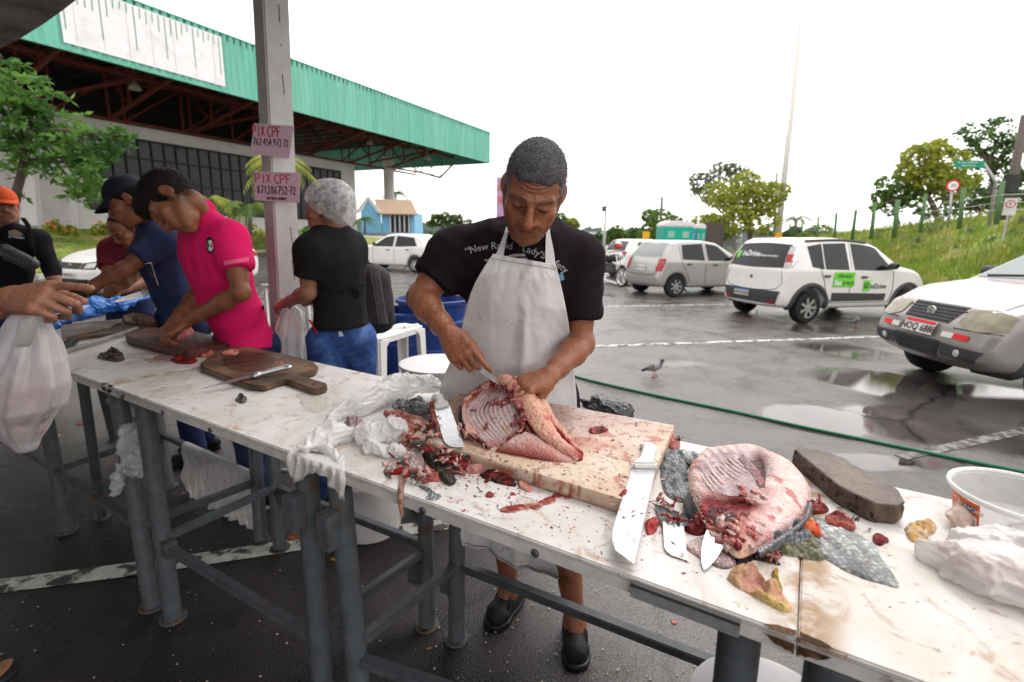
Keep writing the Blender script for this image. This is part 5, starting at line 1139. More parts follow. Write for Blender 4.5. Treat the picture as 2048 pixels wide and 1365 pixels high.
for k in range(44):
 x,y = (rs.normal(1452,42),rs.normal(1052,16)) if k < 18 else (rs.normal(1462,26),rs.normal(1084,14)) if k < 36 else (rs.normal(1505,18),rs.normal(995,10)); p = shoot([bf2],x,y,0)
 if p is not None and PZ(x,y,TZ) is not None: a = rs.uniform(0,PI); r_ = rs.uniform(.004,.009); crumple(None,'flesh_shred',[(p,p+V3((math.cos(a),math.sin(a),.2))*r_*2.2,r_,r_*.5)],(MR,M['pk2'],M['pk2'],MW_)[k % 4],.0018,.004,60,k,parent=f2,k=.004)
sheet('membrane',[[(1475,918,.985),(1500,945,.95),(1520,972,.925)],[(1486,908,.99),(1512,935,.955),(1530,965,.93)]],10,20,lambda u,v,V: mixc((.5,.42,.44),(.55,.30,.30),np.clip(.4+fbm(V,60),0,1)),M['flesh'],f2,None,.002)
def shred_mass(name,pts,n,spread,r0,r1,m,parent,seed,cols,label=None):
 rs = np.random.RandomState(seed); VF = []; C = []
 for k in range(n):
  c = V3(pts[rs.randint(len(pts))]) + rs.normal(size=3)*spread; a = rs.normal(size=3); a[2] *= .4; a = unit(a); r_ = rs.uniform(r0,r1); S = SDF(*bbox([c,c+a*r_*2.5],r_*3.2),r_*.20); S.cap(c,c+a*r_*2.2,r_*.55,r_*.3,.001); S.cap(c+a*r_*2.2,c+a*r_*1.2+rs.normal(size=3)*r_*1.3,r_*.4,r_*.22,r_*.4); S.cap(c,c+rs.normal(size=3)*r_,r_*.5,r_*.25,r_*.4); V,F = S.mesh(); N = vnormals(V,F); V = V + N*(r_*.5*fbm(V,.6/r_,2,k))[:,None]; VF.append((V,F)); C += [cols[rs.randint(len(cols))]]*len(V)
 V,F = join_vf(VF); o = mesh_np(name,V,F,m,parent,col=np.array(C)); o['kind'] = 'stuff'
 if label: tag(o,label,'scraps')
RC = [(.14,.006,.008),(.27,.03,.03),(.44,.17,.15),(.58,.36,.31),(.46,.22,.19),(.30,.10,.09)]
rim = [PY(x,y,Y) for x,y,Y in ((930,806,1.36),(945,790,1.39),(960,780,1.41),(975,770,1.425),(988,762,1.43),(1000,770,1.405),(1018,784,1.36),(1034,800,1.32),(1044,822,1.27),(1048,842,1.23),(1040,862,1.205))]
shred_mass('ragged_flesh',rim,90,.0035,.002,.005,M['flesh'],fish,1,RC); shred_mass('ragged_flesh',[PY(x,y,Y) for x,y,Y in ((925,850,1.27),(945,872,1.24),(975,893,1.2),(1000,903,1.185),(1145,930,1.128),(1150,918,1.14))],50,.005,.002,.005,M['flesh'],fish,2,RC[2:4])
hp_ = [PZ(x,y,TZ+z) for x,y,z in ((800,935,.01),(835,945,.02),(870,905,.03),(890,925,.02),(915,935,.01),(860,870,.04),(830,850,.045),(800,838,.05),(870,845,.05),(780,942,.008),(850,955,.02),(925,930,.008),(980,955,.006),(845,890,.03),(820,880,.035))]
shred_mass('flesh_trimmings',hp_,130,.012,.003,.009,M['flesh'],None,3,RC+[(.05,.05,.05),(.07,.07,.065),(.60,.42,.34),(.58,.44,.38)],'loose heap of red, pink and dark fish trimmings left of the big board')
shred_mass('flesh_trimmings',[PZ(x,y,TZ+.008) for x,y in ((1330,1010),(1350,1045),(1395,1050),(1340,890),(1620,1020),(1690,1045),(1545,1110))],90,.010,.002,.006,M['flesh'],None,4,RC+[(.05,.05,.05)],'small red and dark trimmings scattered around the right fish half')
def scrap(label,name,out,m,h=.006,z=TZ,col=None,noise=.002,cat='scrap',group=None,rough=.010,seed=None,ns=60,nr=14,na=72,curl=0,vc=True):
 sd_ = seed if seed is not None else int(abs(out[0][0]*7+out[0][1])) % 97; P = [PZ(x,y,z+.001) for x,y in out]; S = Slab(P,z+.001,nr=nr,na=na)
 cf = col if col is not None else (.45,.2,.18); c1 = np.array(cf[0] if np.ndim(cf) > 1 else cf); c2 = np.array(cf[1] if np.ndim(cf) > 1 else c1*.6)
 def hh(V,r,a): return h*(.15+.55*np.clip(1+fbm(V,45,3,sd_)*2.6,0,2.4)) + .003*ridge(V,70,2,sd_) + curl*r*r*(.5+.5*np.sin(a*2*PI*2+sd_))
 o = S.build(name,hh,lambda V,r,a: mixc(c1,c2,np.clip(.5+1.3*fbm(V,35,3,sd_),0,1)),m,None,rough=rough,seed=sd_,noise=noise,ns=ns,base=z)
 return tag(o,label,cat,group)
F_ = M['flesh']; Sx = M['fskin']
scrap('olive skin flap with scales spreading from beneath the right fish half','fish_skin',[(1530,1090),(1545,1072),(1600,1060),(1640,1085),(1655,1100),(1640,1120),(1600,1115),(1560,1108)],M['scales_olive'],.010,cat='fish skin')
scrap('large pale scaly fish skin lying flat below the dark stone','fish_skin',[(1605,1030),(1640,1035),(1700,1062),(1745,1090),(1775,1130),(1796,1172),(1760,1165),(1700,1148),(1650,1120),(1600,1090),(1590,1055)],M['scales_pale'],.007,cat='fish skin',noise=.0015,ns=30)
scrap('dark scaly skin curl just right of the halved fish tail end','fish_skin',[(1535,1085),(1570,1060),(1600,1045),(1618,1062),(1622,1085),(1590,1092),(1555,1092)],M['scales'],.018,z=TZ+.006,cat='fish skin',noise=.004)
scrap('dark grey scaly skin between the white handled knife and the right fish half','fish_skin',[(1325,900),(1345,893),(1375,912),(1378,960),(1392,1000),(1360,1002),(1330,985),(1318,940)],M['scales'],.012,cat='fish skin',noise=.003)
scrap('pale scaly skin corner at the back edge above the right fish half','fish_skin',[(1355,905),(1375,902),(1408,922),(1395,935),(1378,928),(1362,918)],M['scales_pale'],.012,z=TZ+.010,cat='fish skin')
scrap('grey pink scaly skin triangle under the short blade','fish_skin',[(1372,1092),(1400,1075),(1440,1080),(1475,1115),(1450,1138),(1420,1128),(1390,1110)],M['scales_pink'],.004,cat='fish skin')
scrap('thin scaly skin scrap on the near edge of the table below the clutter','fish_skin',[(835,972),(852,974),(868,985),(884,992),(868,1000),(852,998),(856,986)],M['scales'],.003,cat='fish skin')
scrap('small dark fish lump with wet top alone on the white table','fish_scrap',[(470,800),(482,793),(493,803),(484,808)],Sx,.016,col=((.07,.07,.065),(.2,.2,.2)))
scrap('olive brown fish fin scrap on the far left table','fish_scrap',[(195,717),(215,706),(226,699),(240,708),(250,720),(225,724)],Sx,.022,col=((.09,.075,.04),(.16,.12,.08)))
scrap('yellowish lump of fat with pink lobes on the near right corner of the board table','fish_fat',[(1455,1158),(1470,1140),(1500,1138),(1520,1155),(1535,1178),(1570,1190),(1584,1215),(1560,1218),(1520,1200),(1485,1180)],F_,.020,col=((.66,.42,.34),(.62,.50,.24)),noise=.006,ns=35,cat='fish fat')
scrap('small olive yellow gut piece beside the lump of fat','fish_fat',[(1543,1150),(1552,1145),(1560,1165),(1566,1188),(1550,1182)],F_,.012,col=((.55,.30,.10),(.4,.35,.06)),cat='fish fat')
scrap('dark liver piece by the left end of the dark stone','fish_offal',[(1610,1015),(1630,1005),(1655,1018),(1640,1028),(1612,1028)],F_,.010,col=((.12,.015,.02),(.4,.12,.11)),cat='offal')
scrap('pink flesh scrap lying on the pale skin by the stone','fish_offal',[(1655,1035),(1680,1028),(1700,1042),(1708,1060),(1685,1055),(1660,1050)],F_,.010,z=TZ+.006,col=((.55,.22,.18),(.2,.03,.03)),cat='offal')
scrap('small dark red clot on the bare white right table','fish_offal',[(1743,1075),(1755,1068),(1775,1082),(1760,1090),(1748,1086)],F_,.006,col=((.2,.03,.03),(.45,.15,.14)),cat='offal')
scrap('orange red wedge of flesh at the edge of the olive skin','fish_offal',[(1588,1040),(1600,1030),(1625,1045),(1643,1070),(1625,1068),(1600,1055)],F_,.012,z=TZ+.008,col=((.70,.12,.06),(.75,.45,.22)),noise=.001,cat='offal')
scrap('folded yellow fish fat piece between the stone and the plastic tub','fish_fat',[(1805,1058),(1820,1046),(1850,1048),(1872,1052),(1868,1072),(1845,1085),(1822,1082)],F_,.018,col=((.70,.50,.26),(.72,.60,.45)),noise=.003,cat='fish fat')
scrap('pink flesh scrap with dark spots in the middle of the big board','fish_scrap',[(1178,862),(1190,856),(1210,858),(1220,862),(1200,868),(1184,868)],F_,.009,z=BZ,col=((.55,.22,.2),(.15,.02,.02)))
scrap('small dark red clot on the near right corner of the big board','fish_offal',[(1242,985),(1252,978),(1256,985),(1248,992),(1238,990)],F_,.003,z=BZ,col=((.35,.05,.05),(.5,.2,.2)),cat='offal')
scrap('pinkish translucent belly skin draped at the near side of the trimmings heap','fish_skin',[(790,940),(815,915),(835,898),(845,915),(842,938),(800,943),(768,942)],M['scales_pink'],.014,z=TZ+.006,cat='fish skin',noise=.004)
scrap('red gill flesh under the belly skin at the table edge','fish_offal',[(765,940),(790,932),(830,938),(838,948),(800,950),(772,950)],F_,.010,col=((.35,.01,.02),(.5,.08,.08)),cat='offal',noise=.004)
scrap('pale pink chunk with rough cut side at the foot of the heap','fish_scrap',[(828,952),(850,940),(880,948),(882,962),(850,966),(830,962)],F_,.020,col=((.62,.30,.27),(.50,.18,.15)),noise=.005)
for lab,o_,m_,c_ in (('dark tail fin folded across the front of the heap',[(838,898),(850,900),(880,930),(910,955),(905,968),(885,962),(860,935)],M['fskin'],((.05,.05,.045),(.13,.12,.09))),('second dark striped fin lying beside the board edge',[(880,905),(892,908),(908,930),(918,942),(900,945),(888,928)],M['fskin'],((.07,.07,.07),(.28,.12,.11)))):
 scrap(lab,'fish_fin',o_,m_,.016,z=TZ+.004,col=c_,cat='fin',noise=.006,ns=70)
scrap('pale flesh strip with a dark rim lying along the heap','fish_scrap',[(765,828),(790,825),(830,835),(858,855),(850,862),(815,850),(780,838)],F_,.016,z=TZ+.022,col=((.62,.40,.34),(.42,.12,.10)),noise=.003)
scrap('orange pink flesh strip under the short cleaver','fish_scrap',[(795,840),(820,845),(838,860),(832,868),(808,860)],F_,.014,z=TZ+.020,col=((.66,.36,.26),(.5,.2,.15)))
scrap('striped dark skin arch over the trimmings heap','fish_skin',[(785,812),(800,803),(835,802),(862,812),(858,828),(825,826),(795,825)],M['scales'],.020,z=TZ+.020,cat='fish skin')
scrap('long pink cartilage piece standing beside the cleaver blade','fish_scrap',[(858,812),(866,808),(872,825),(876,850),(884,876),(876,872),(864,845)],F_,.016,z=TZ+.035,col=((.66,.36,.30),(.45,.07,.07)),noise=.003)
scrap('grey cut chunk with scaly side in the middle of the heap','fish_scrap',[(838,865),(850,860),(875,866),(878,876),(855,882),(840,878)],Sx,.018,z=TZ+.016,col=((.25,.22,.20),(.12,.11,.10)))
scrap('mottled pink flesh under the bag beside the heap','fish_scrap',[(800,870),(812,860),(835,862),(830,885),(812,905),(802,895)],F_,.022,z=TZ+.006,col=((.66,.42,.33),(.55,.22,.18)),noise=.004)
scrap('pink scaly skin showing between the two plastic bags','fish_skin',[(688,850),(705,842),(728,848),(722,870),(705,872)],M['scales_pink'],.020,z=TZ+.008,cat='fish skin')
scrap('black gill comb lying against the board near its middle','fish_fin',[(960,950),(985,942),(1015,955),(1033,966),(1030,974),(1000,968),(972,958)],Sx,.008,col=((.03,.03,.035),(.25,.05,.05)),noise=.004,cat='fin')
scrap('pale pink flap of flesh against the board side','fish_scrap',[(925,935),(942,922),(970,930),(975,942),(950,948),(930,945)],F_,.010,col=((.55,.27,.25),(.62,.42,.4)))
scrap('dark red gill clump by the board corner','fish_offal',[(870,890),(892,893),(915,915),(935,930),(920,938),(900,925),(878,905)],F_,.014,z=TZ+.008,col=((.20,.01,.015),(.45,.05,.06)),noise=.007,cat='offal')
scrap('small pale flesh strip at the end of the gill comb','fish_scrap',[(1034,965),(1050,968),(1065,978),(1058,984),(1040,976)],F_,.006,col=((.62,.38,.33),(.5,.2,.18)))
scrap('dark red clot on the white table in front of the board','fish_offal',[(968,990),(980,985),(992,992),(985,998),(972,996)],F_,.004,col=((.22,.03,.03),(.5,.2,.18)),cat='offal')
scrap('dark red flesh lump left of the hidden fish tail','fish_offal',[(1370,1035),(1395,1030),(1415,1045),(1412,1068),(1385,1072),(1372,1060)],F_,.016,col=((.35,.05,.05),(.12,.03,.03)),cat='offal')
scrap('red flesh scrap touching the white handled knife','fish_offal',[(1292,1045),(1310,1038),(1320,1048),(1312,1062),(1295,1068)],F_,.008,col=((.45,.06,.06),(.55,.2,.2)),cat='offal')
scrap('pink head flesh piece at the board\'s right edge','fish_scrap',[(1338,880),(1352,878),(1362,892),(1350,906),(1336,900)],F_,.018,col=((.58,.30,.28),(.4,.12,.12)))
scrap('brown frayed fin under the right fish half','fish_fin',[(1500,1105),(1530,1098),(1552,1108),(1545,1120),(1560,1130),(1530,1122),(1508,1118)],Sx,.006,col=((.05,.03,.015),(.12,.06,.03)),cat='fin',rough=.012)
tf = thing('tail_fin','grey fan shaped tail fin fully spread beside the white handled knife','fin',tuple(PZ(1340,1030,TZ))); rows = []
A = PZ(1385,1040,TZ+.010)
for i in range(29):
 s = i/28; e = PZ(lerp(1302,1330,s),lerp(1006,1058,s) - 5*math.sin(s*PI*2),TZ+.006); e = V3(e); rr_ = []
 for k in range(8): q_ = lerp(V3(PZ(lerp(1384,1392,s),lerp(1034,1050,s),TZ+.012)),e,k/7); q_[2] += .0016*(i % 2); rr_.append(tuple(q_))
 rows.append(rr_)
b = MB(); b.grid(rows); o = b.build('fin_web',mat('fin_grey',(.12,.125,.125),.35,var=.3,sc=50,coat=.3),tf,smooth=False,world=True)
tf2 = thing('tail_fin','dark narrow fin upright between the grey tail fan and the fish half','fin',tuple(PZ(1375,1015,TZ))); rows = []
for i in range(19):
 s = i/18; rows.append([tuple(V3(PZ(lerp(lerp(1358,1402,s),lerp(1380,1394,s),k/5),lerp(990+8*math.sin(s*9),1044,k/5),TZ+.014+.0025*(i % 2)))) for k in range(6)])
b = MB(); b.grid(rows); b.build('fin_web',mat('fin_dark',(.035,.035,.038),.35,var=.3,sc=50,coat=.3),tf2,world=True)
b = MB(); hp = [PZ(812,935,TZ+.012),PZ(806,955,TZ+.008),PZ(802,975,TZ+.003)]; e_ = onplane(801,985,N0-.004); hp += [e_];
for py_,dx in ((1000,0),(1015,1),(1030,3),(1038,3)): hp.append(onplane(801+dx,py_,N0-.006))
b.tube(hp,[.007,.008,.007,.007,.0065,.0055,.004,.0015],8,flat=.45); o = b.build('fish_strip',mat('brown_pink_strip',(.40,.22,.16),.35,var=.3,sc=30,c2=(.16,.08,.06),coat=.3),smooth=True); tag(o,'long brown pink strip of flesh hanging down over the table edge','scrap')
def film(label,out,m,z=TZ+.0016,name='blood_stain'):
 S = Slab([PZ(x,y,z) for x,y in out],z,nr=8,na=70); o = S.build(name,lambda V,r,a: .0006+0*r,lambda V,r,a: np.tile((1.,1,1),(len(V),1)),m,None,rough=.020,seed=int(out[0][0]) % 50); return tag(o,label,'stain')
M['blood'] = mat('wet_blood',(.22,.010,.010),.2,var=.5,sc=34,c2=(.50,.20,.15),thr=(.46,.6),coat=.3,alpha=.85); M['blood_thin'] = mat('thin_bloody_water',(.45,.24,.18),.2,alpha=.6,var=.2,sc=20,c2=(.62,.50,.43),thr=(.45,.6))
film('bright red blood smear on the white table in front of the board',[(1020,1012),(1050,1008),(1080,1005),(1100,992),(1118,990),(1110,1003),(1085,1013),(1050,1020),(1020,1024),(1008,1018)],M['blood'])
film('short dark blood smear just below the board edge',[(1098,988),(1115,987),(1140,992),(1148,998),(1125,997),(1105,994)],M['blood'])
film('faint brownish smear at the near edge of the table',[(895,1003),(915,998),(928,1000),(912,1008)],M['blood_thin'])
film('thin pinkish puddle on the far left table by the flesh scraps',[(290,720),(330,708),(370,706),(385,716),(350,722),(310,726)],M['blood_thin'])
film('pale watery stain behind the bag on the middle table',[(595,790),(630,785),(660,800),(650,822),(615,820)],M['blood_thin'] if 0 else mat('water_film',(.60,.58,.50),.06,var=.05,alpha=.3))
rs = np.random.RandomState(5); b = MB()
for i in range(260):
 px = rs.uniform(880,1290) if i < 230 else rs.uniform(200,600) if i < 330 else rs.uniform(1560,1900); py = rs.uniform(960,1160) if i < 230 else rs.uniform(690,800) if i < 330 else rs.uniform(1080,1300)
 p = PZ(px,py,TZ+.0008); n_ = p[0]*TN[0]+p[1]*TN[1]
 if not (N0+.01 < n_ < N1-.01): continue
 r_ = abs(rs.normal(0,.0011))+.0005; b.lathe([(0,.0012),(r_*.7,.001),(r_,0)],6,tuple(p))
o = b.build('blood_specks',M['blood'] ,smooth=True); tag(o,'tiny red and brown specks spattered over the white tables','specks',kind='stuff')
rs = np.random.RandomState(21); V_,F_i,C_ = [],[],[]
for cx,cy,sx,sy,n,z in ((860,930,45,22,150,TZ),(960,950,60,16,110,TZ),(1030,1000,70,20,60,TZ),(850,850,40,22,90,TZ+.03),(1180,870,90,40,170,BZ),(1000,925,90,14,90,BZ),(1230,960,60,40,70,BZ),(1350,1030,40,40,70,TZ+.006),(1480,1120,70,20,50,TZ),(1650,1050,60,25,50,TZ+.004),(400,715,50,10,70,TZ),(260,705,70,14,60,TZ)):
 for _ in range(n):
  p = V3(PZ(rs.normal(cx,sx),rs.normal(cy,sy),z+.001)); nn_ = p[:2]@TN
  if not N0+.01 < nn_ < N1-.01: continue
  a = rs.uniform(0,2*PI); L_ = abs(rs.normal(.003,.003))+.001; w = L_*rs.uniform(.15,.5); d = V3((math.cos(a),math.sin(a),0)); s = V3((-d[1],d[0],0)); k = len(V_); h = w*.6
  V_ += [p-d*L_,p-s*w,p+d*L_*.8,p+s*w,p+V3((rs.uniform(-w,w),rs.uniform(-w,w),h))]; F_i += [(k,k+1,k+4),(k+1,k+2,k+4),(k+2,k+3,k+4),(k+3,k,k+4)]; c = ((.30,.03,.03),(.45,.16,.14),(.10,.03,.03),(.55,.36,.30),(.12,.11,.10))[rs.choice(5,p=[.34,.24,.2,.14,.08])]; C_ += [c]*5
mb = MB(); mb.v = [tuple(p) for p in V_]; mb.f = F_i; mb.mi = [0]*len(F_i); mb.col = C_; o = mb.build('fish_shreds',M['flesh'],smooth=True); tag(o,'small shreds of flesh, blood and skin strewn around the boards','shreds',kind='stuff')
M['stone'] = mat('dark_wet_stone',(.13,.105,.085),.5,var=.25,sc=8,c2=(.24,.21,.18),thr=(.45,.62),bump=.8,bsc=45,rvar=.12)
st_top = [(1598,893),(1640,900),(1690,915),(1720,935),(1765,955),(1800,980),(1814,1004),(1800,1012),(1750,1008),(1700,985),(1670,968),(1625,930),(1586,898)]
pl = [V3(PZ(x,y,TZ+.045)) for x,y in st_top]; S_ = SDF(np.min(pl,0)-.03-V3((0,0,.045)),np.max(pl,0)+.03,.0035); X,Y,Z = np.meshgrid(*S_.ax,indexing='ij')
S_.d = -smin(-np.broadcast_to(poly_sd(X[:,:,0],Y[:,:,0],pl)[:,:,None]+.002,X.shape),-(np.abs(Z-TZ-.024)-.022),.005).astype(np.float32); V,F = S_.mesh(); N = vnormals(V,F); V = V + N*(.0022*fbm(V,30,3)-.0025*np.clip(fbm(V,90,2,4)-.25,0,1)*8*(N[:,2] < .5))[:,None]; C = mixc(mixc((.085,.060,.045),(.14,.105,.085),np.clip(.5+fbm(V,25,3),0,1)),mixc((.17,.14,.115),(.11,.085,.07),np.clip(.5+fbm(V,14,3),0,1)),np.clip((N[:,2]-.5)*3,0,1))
tag(mesh_np('sharpening_stone',V,F,mat('stone',(1,1,1),.45,vcol=True,var=.2,sc=30,bump=.5,bsc=80,spec=.2),col=C),'heavy dark brown stone slab with pitted side at the back of the right table','stone')
knife('broad white handled butcher knife lying half on the big board, blade to the camera',PZ(1289,934,BZ+.005),PZ(1237,1122,BZ-.004),(.95,.25,0),.052,.120,M['blade_bright'],M['white_plastic'],.034,.022,style='butcher')
b = MB(); b.box((0,0,0),(.062,.016,.020),Matrix.Rotation(-.15,3,'Z')); g = [o for o in SC.objects if o.name.startswith('knife') and 'broad white' in o.get('label','')][0]
o = b.build('guard',M['white_plastic'],g,bevel=.006); o.parent = g; p = PZ(1289,931,BZ+.010); o.matrix_parent_inverse = mw(g).inverted(); o.location = p; o.rotation_euler = (0,0,math.atan2(.25,.95)-.10)
knife('short blade poking out of the dark skin beside the broad knife',PZ(1346,1045,TZ+.010),PZ(1352,1118,TZ+.003),(1,.1,0),.040,0,M['blade_bright'],M['white_plastic'],.02,.015,style='butcher')
knife('small pointed blade lying over pink skin in front of the right fish half',PZ(1435,1062,TZ+.022),PZ(1408,1142,TZ+.004),(.9,.5,.1),.036,0,M['blade'],M['black_plastic'],.02,.015)
knife('worn cleaver with cream taped handle resting against the board corner',PZ(884,815,TZ+.060),PZ(912,900,BZ+.006),(.95,.2,.15),.046,.085,M['blade'],M['white_plastic'],.030,.024,style='butcher')
knife('long knife with silver handle lying across the wooden paddle board',PZ(505,752,TZ+.036),PZ(403,778,TZ+.016),(-.2,.95,.15),.026,.135,M['blade'],mat('silver_handle',(.42,.43,.44),.3,metal=.8,var=.1),.024,.016)
M['old_wood'] = mat('old_wet_wood',(.15,.092,.055),.5,var=.35,sc=4,c2=(.055,.034,.024),thr=(.42,.62),bump=.7,bsc=30,stretch=(1,1,1),rvar=.12)
M['dark_wood'] = mat('blood_dark_wood',(.055,.028,.022),.45,var=.4,sc=6,c2=(.12,.03,.025),thr=(.45,.65),bump=.8,bsc=45,rvar=.15)
def plank(name,label,out,z0,z1,m,cat,bevel=.004,mat_edge=None):
 b = MB(); P = [PZ(x,y,z1) for x,y in out]; c = sum(V3(p) for p in P)/len(P); t = thing(name,label,cat,(c[0],c[1],z0)); b.prism([(p[0]-c[0],p[1]-c[1]) for p in P],0,z1-z0); b.build('board',m,t,bevel=bevel); return t
pd = [PZ(x,y,TZ+.024) for x,y in [(436,700),(470,694),(500,694),(545,703),(600,715),(628,723),(637,733),(630,742),(600,750),(654,766),(654,773),(640,778),(628,779),(570,759),(556,763),(530,772),(500,770),(450,752),(405,735),(400,725)]]
pd = [p for p in pd]; c = sum(V3(p) for p in pd)/len(pd); t = thing('cutting_board','worn brown wooden paddle board with handle and hang hole on the open table','cutting board',(c[0],c[1],TZ)); b = MB(); b.prism([(p[0]-c[0],p[1]-c[1]) for p in pd],0.001,.024); b.build('board',M['old_wood'],t,bevel=.005)
p = PZ(628,769,TZ+.0246); b = MB(); b.lathe([(0,.0006),(.007,.0006),(.008,.0)],12,tuple(p)); b.build('hang_hole',M['black_plastic'],t,world=True)
S_ = Slab([PZ(x,y,TZ+.0245) for x,y in [(450,705),(500,703),(545,715),(540,735),(500,745),(445,732)]],TZ+.0245,nr=6,na=50); S_.build('blood_stain',lambda V,r,a: .0005+0*r,lambda V,r,a: mixc((.10,.045,.03),(.16,.02,.022),np.clip(.5+fbm(V,20),0,1)),mat('stain_on_wood',(1,1,1),.35,vcol=True,var=.4,sc=20,alpha=.28),t,rough=.015)
plank('cutting_board','thick dark blood soaked board under the young man\'s hands',[(250,668),(300,655),(370,658),(465,680),(452,690),(372,703),(310,690),(262,677)],TZ+.001,TZ+.038,M['dark_wood'],'cutting board',.004)
scrap('raw red meat heap between the dark board and the paddle board','fish_scrap',[(385,703),(400,697),(425,696),(450,700),(440,710),(415,716),(392,714)],F_,.018,col=((.55,.09,.08),(.62,.30,.26)),noise=.008,ns=50)
scrap('dark red flesh strip on the white table left of the paddle board','fish_scrap',[(342,720),(365,715),(392,720),(385,728),(352,727)],F_,.012,col=((.40,.05,.05),(.2,.03,.03)),noise=.005)
scrap('pale pink scraps on the dark board end beside the young man','fish_scrap',[(445,688),(465,683),(482,690),(470,697),(450,695)],F_,.012,z=TZ+.012,col=((.66,.40,.33),(.55,.22,.2)),noise=.005)
scrap('small pink scraps at the far edge of the paddle board','fish_scrap',[(444,706),(460,701),(476,704),(470,710),(450,710)],F_,.008,z=TZ+.024,col=((.66,.36,.30),(.55,.22,.2)),noise=.004)
scrap('tiny red crumb on the silver knife handle','fish_scrap',[(558,728),(562,724),(566,728),(562,731)],F_,.006,z=TZ+.040,col=((.66,.2,.15),(.55,.22,.2)),nr=4,na=12,noise=.001,rough=.0005)
tc_ = PZ(2038,1062,TZ); tub = thing('plastic_tub','round clear plastic tub with orange label at the right edge of the photo','tub',tuple(tc_)); b = MB()
M['clear_plastic'] = mat('clear_plastic',(.80,.80,.80),.16,var=0,alpha=.28,spec=.6);
b.lathe([(0,.002),(.100,.002),(.105,.010),(.118,.070),(.124,.072),(.124,.078),(.120,.080),(.115,.075),(.102,.012),(0,.004)],48); b.build('tub_wall',M['clear_plastic'],tub,smooth=True,auto=50)
b = MB(); b.lathe([(.116,.070),(.125,.071),(.1265,.075),(.125,.081),(.121,.0815),(.1175,.076)],56); b.build('rim',mat('frosted_rim',(.75,.76,.75),.3,alpha=.8,var=0),tub,smooth=True)
b = MB(); rows = []
a0 = 2.98
for i in range(17):
 a = a0 + lerp(-.34,.36,i/16); rows.append([(lerp(.1075,.118,s)*math.cos(a),lerp(.1075,.118,s)*math.sin(a),lerp(.014,.066,s)) for s in (0,.5,1)])
b.grid(rows); b.build('label',mat('orange_label',(.80,.16,.03),.4,var=.05),tub,smooth=True)
def on_tub(x,y,off=.0012): a = a0+x; y = .014+(y-.022)*.72; r = lerp(.1075,.118,(y-.014)/.052)+off; return (r*math.cos(a),r*math.sin(a),y)
def tub_text(name,s,x0,y0,size,m,off=.0015):
 cu = D.curves.new(name,'FONT'); cu.body = s; cu.size = 1; cu.align_x = 'CENTER'; cu.align_y = 'CENTER'; cu.offset = .02; to = D.objects.new(name,cu); COL.objects.link(to); me = D.meshes.new_from_object(to.evaluated_get(bpy.context.evaluated_depsgraph_get())); D.objects.remove(to)
 for v in me.vertices: v.co = on_tub(x0 + v.co.x*size/.115,y0 + v.co.y*size,off)
 me.materials.clear(); me.materials.append(m); link_mesh(name,me,tub)
M['print_white'] = mat('white_print',(.8,.8,.8),.5,var=0); M['print_black'] = mat('black_print',(.02,.02,.02),.5,var=0); M['print_blue'] = mat('blue_print',(.03,.08,.35),.5,var=0)
b = MB(); b.grid([[on_tub(x,y,.001) for y in (.026,.040,.055)] for x in np.linspace(.02,.33,9)]); b.build('label_patch',M['print_white'],tub)
b = MB(); b.grid([[on_tub(x,y,.001) for y in (.064,.072,.080)] for x in np.linspace(.08,.30,9)]); b.build('logo_ground',M['print_blue'],tub)
tub_text('logo_lettering','PLEION',.19,.072,.017,M['print_white'],.002); tub_text('label_lettering','TAMPA',-.14,.082,.010,M['print_white']); tub_text('label_lettering','POTE PLASTICO',.17,.050,.0065,M['print_black'],.002) if 0 else None
for i in range(16):
 x = .06+i*.015; b = MB(); b.grid([[on_tub(x+dx,y,.002) for y in (.029,.037)] for dx in (0,.004 + .005*(i % 3 == 0))]); b.build('barcode_bar',M['print_black'],tub)
for i in range(3):
 b = MB(); b.grid([[on_tub(x,y,.002) for y in (.042+i*.0045,.0435+i*.0045)] for x in np.linspace(.05,.30-.04*i,5)]); b.build('print_line',M['print_black'],tub)
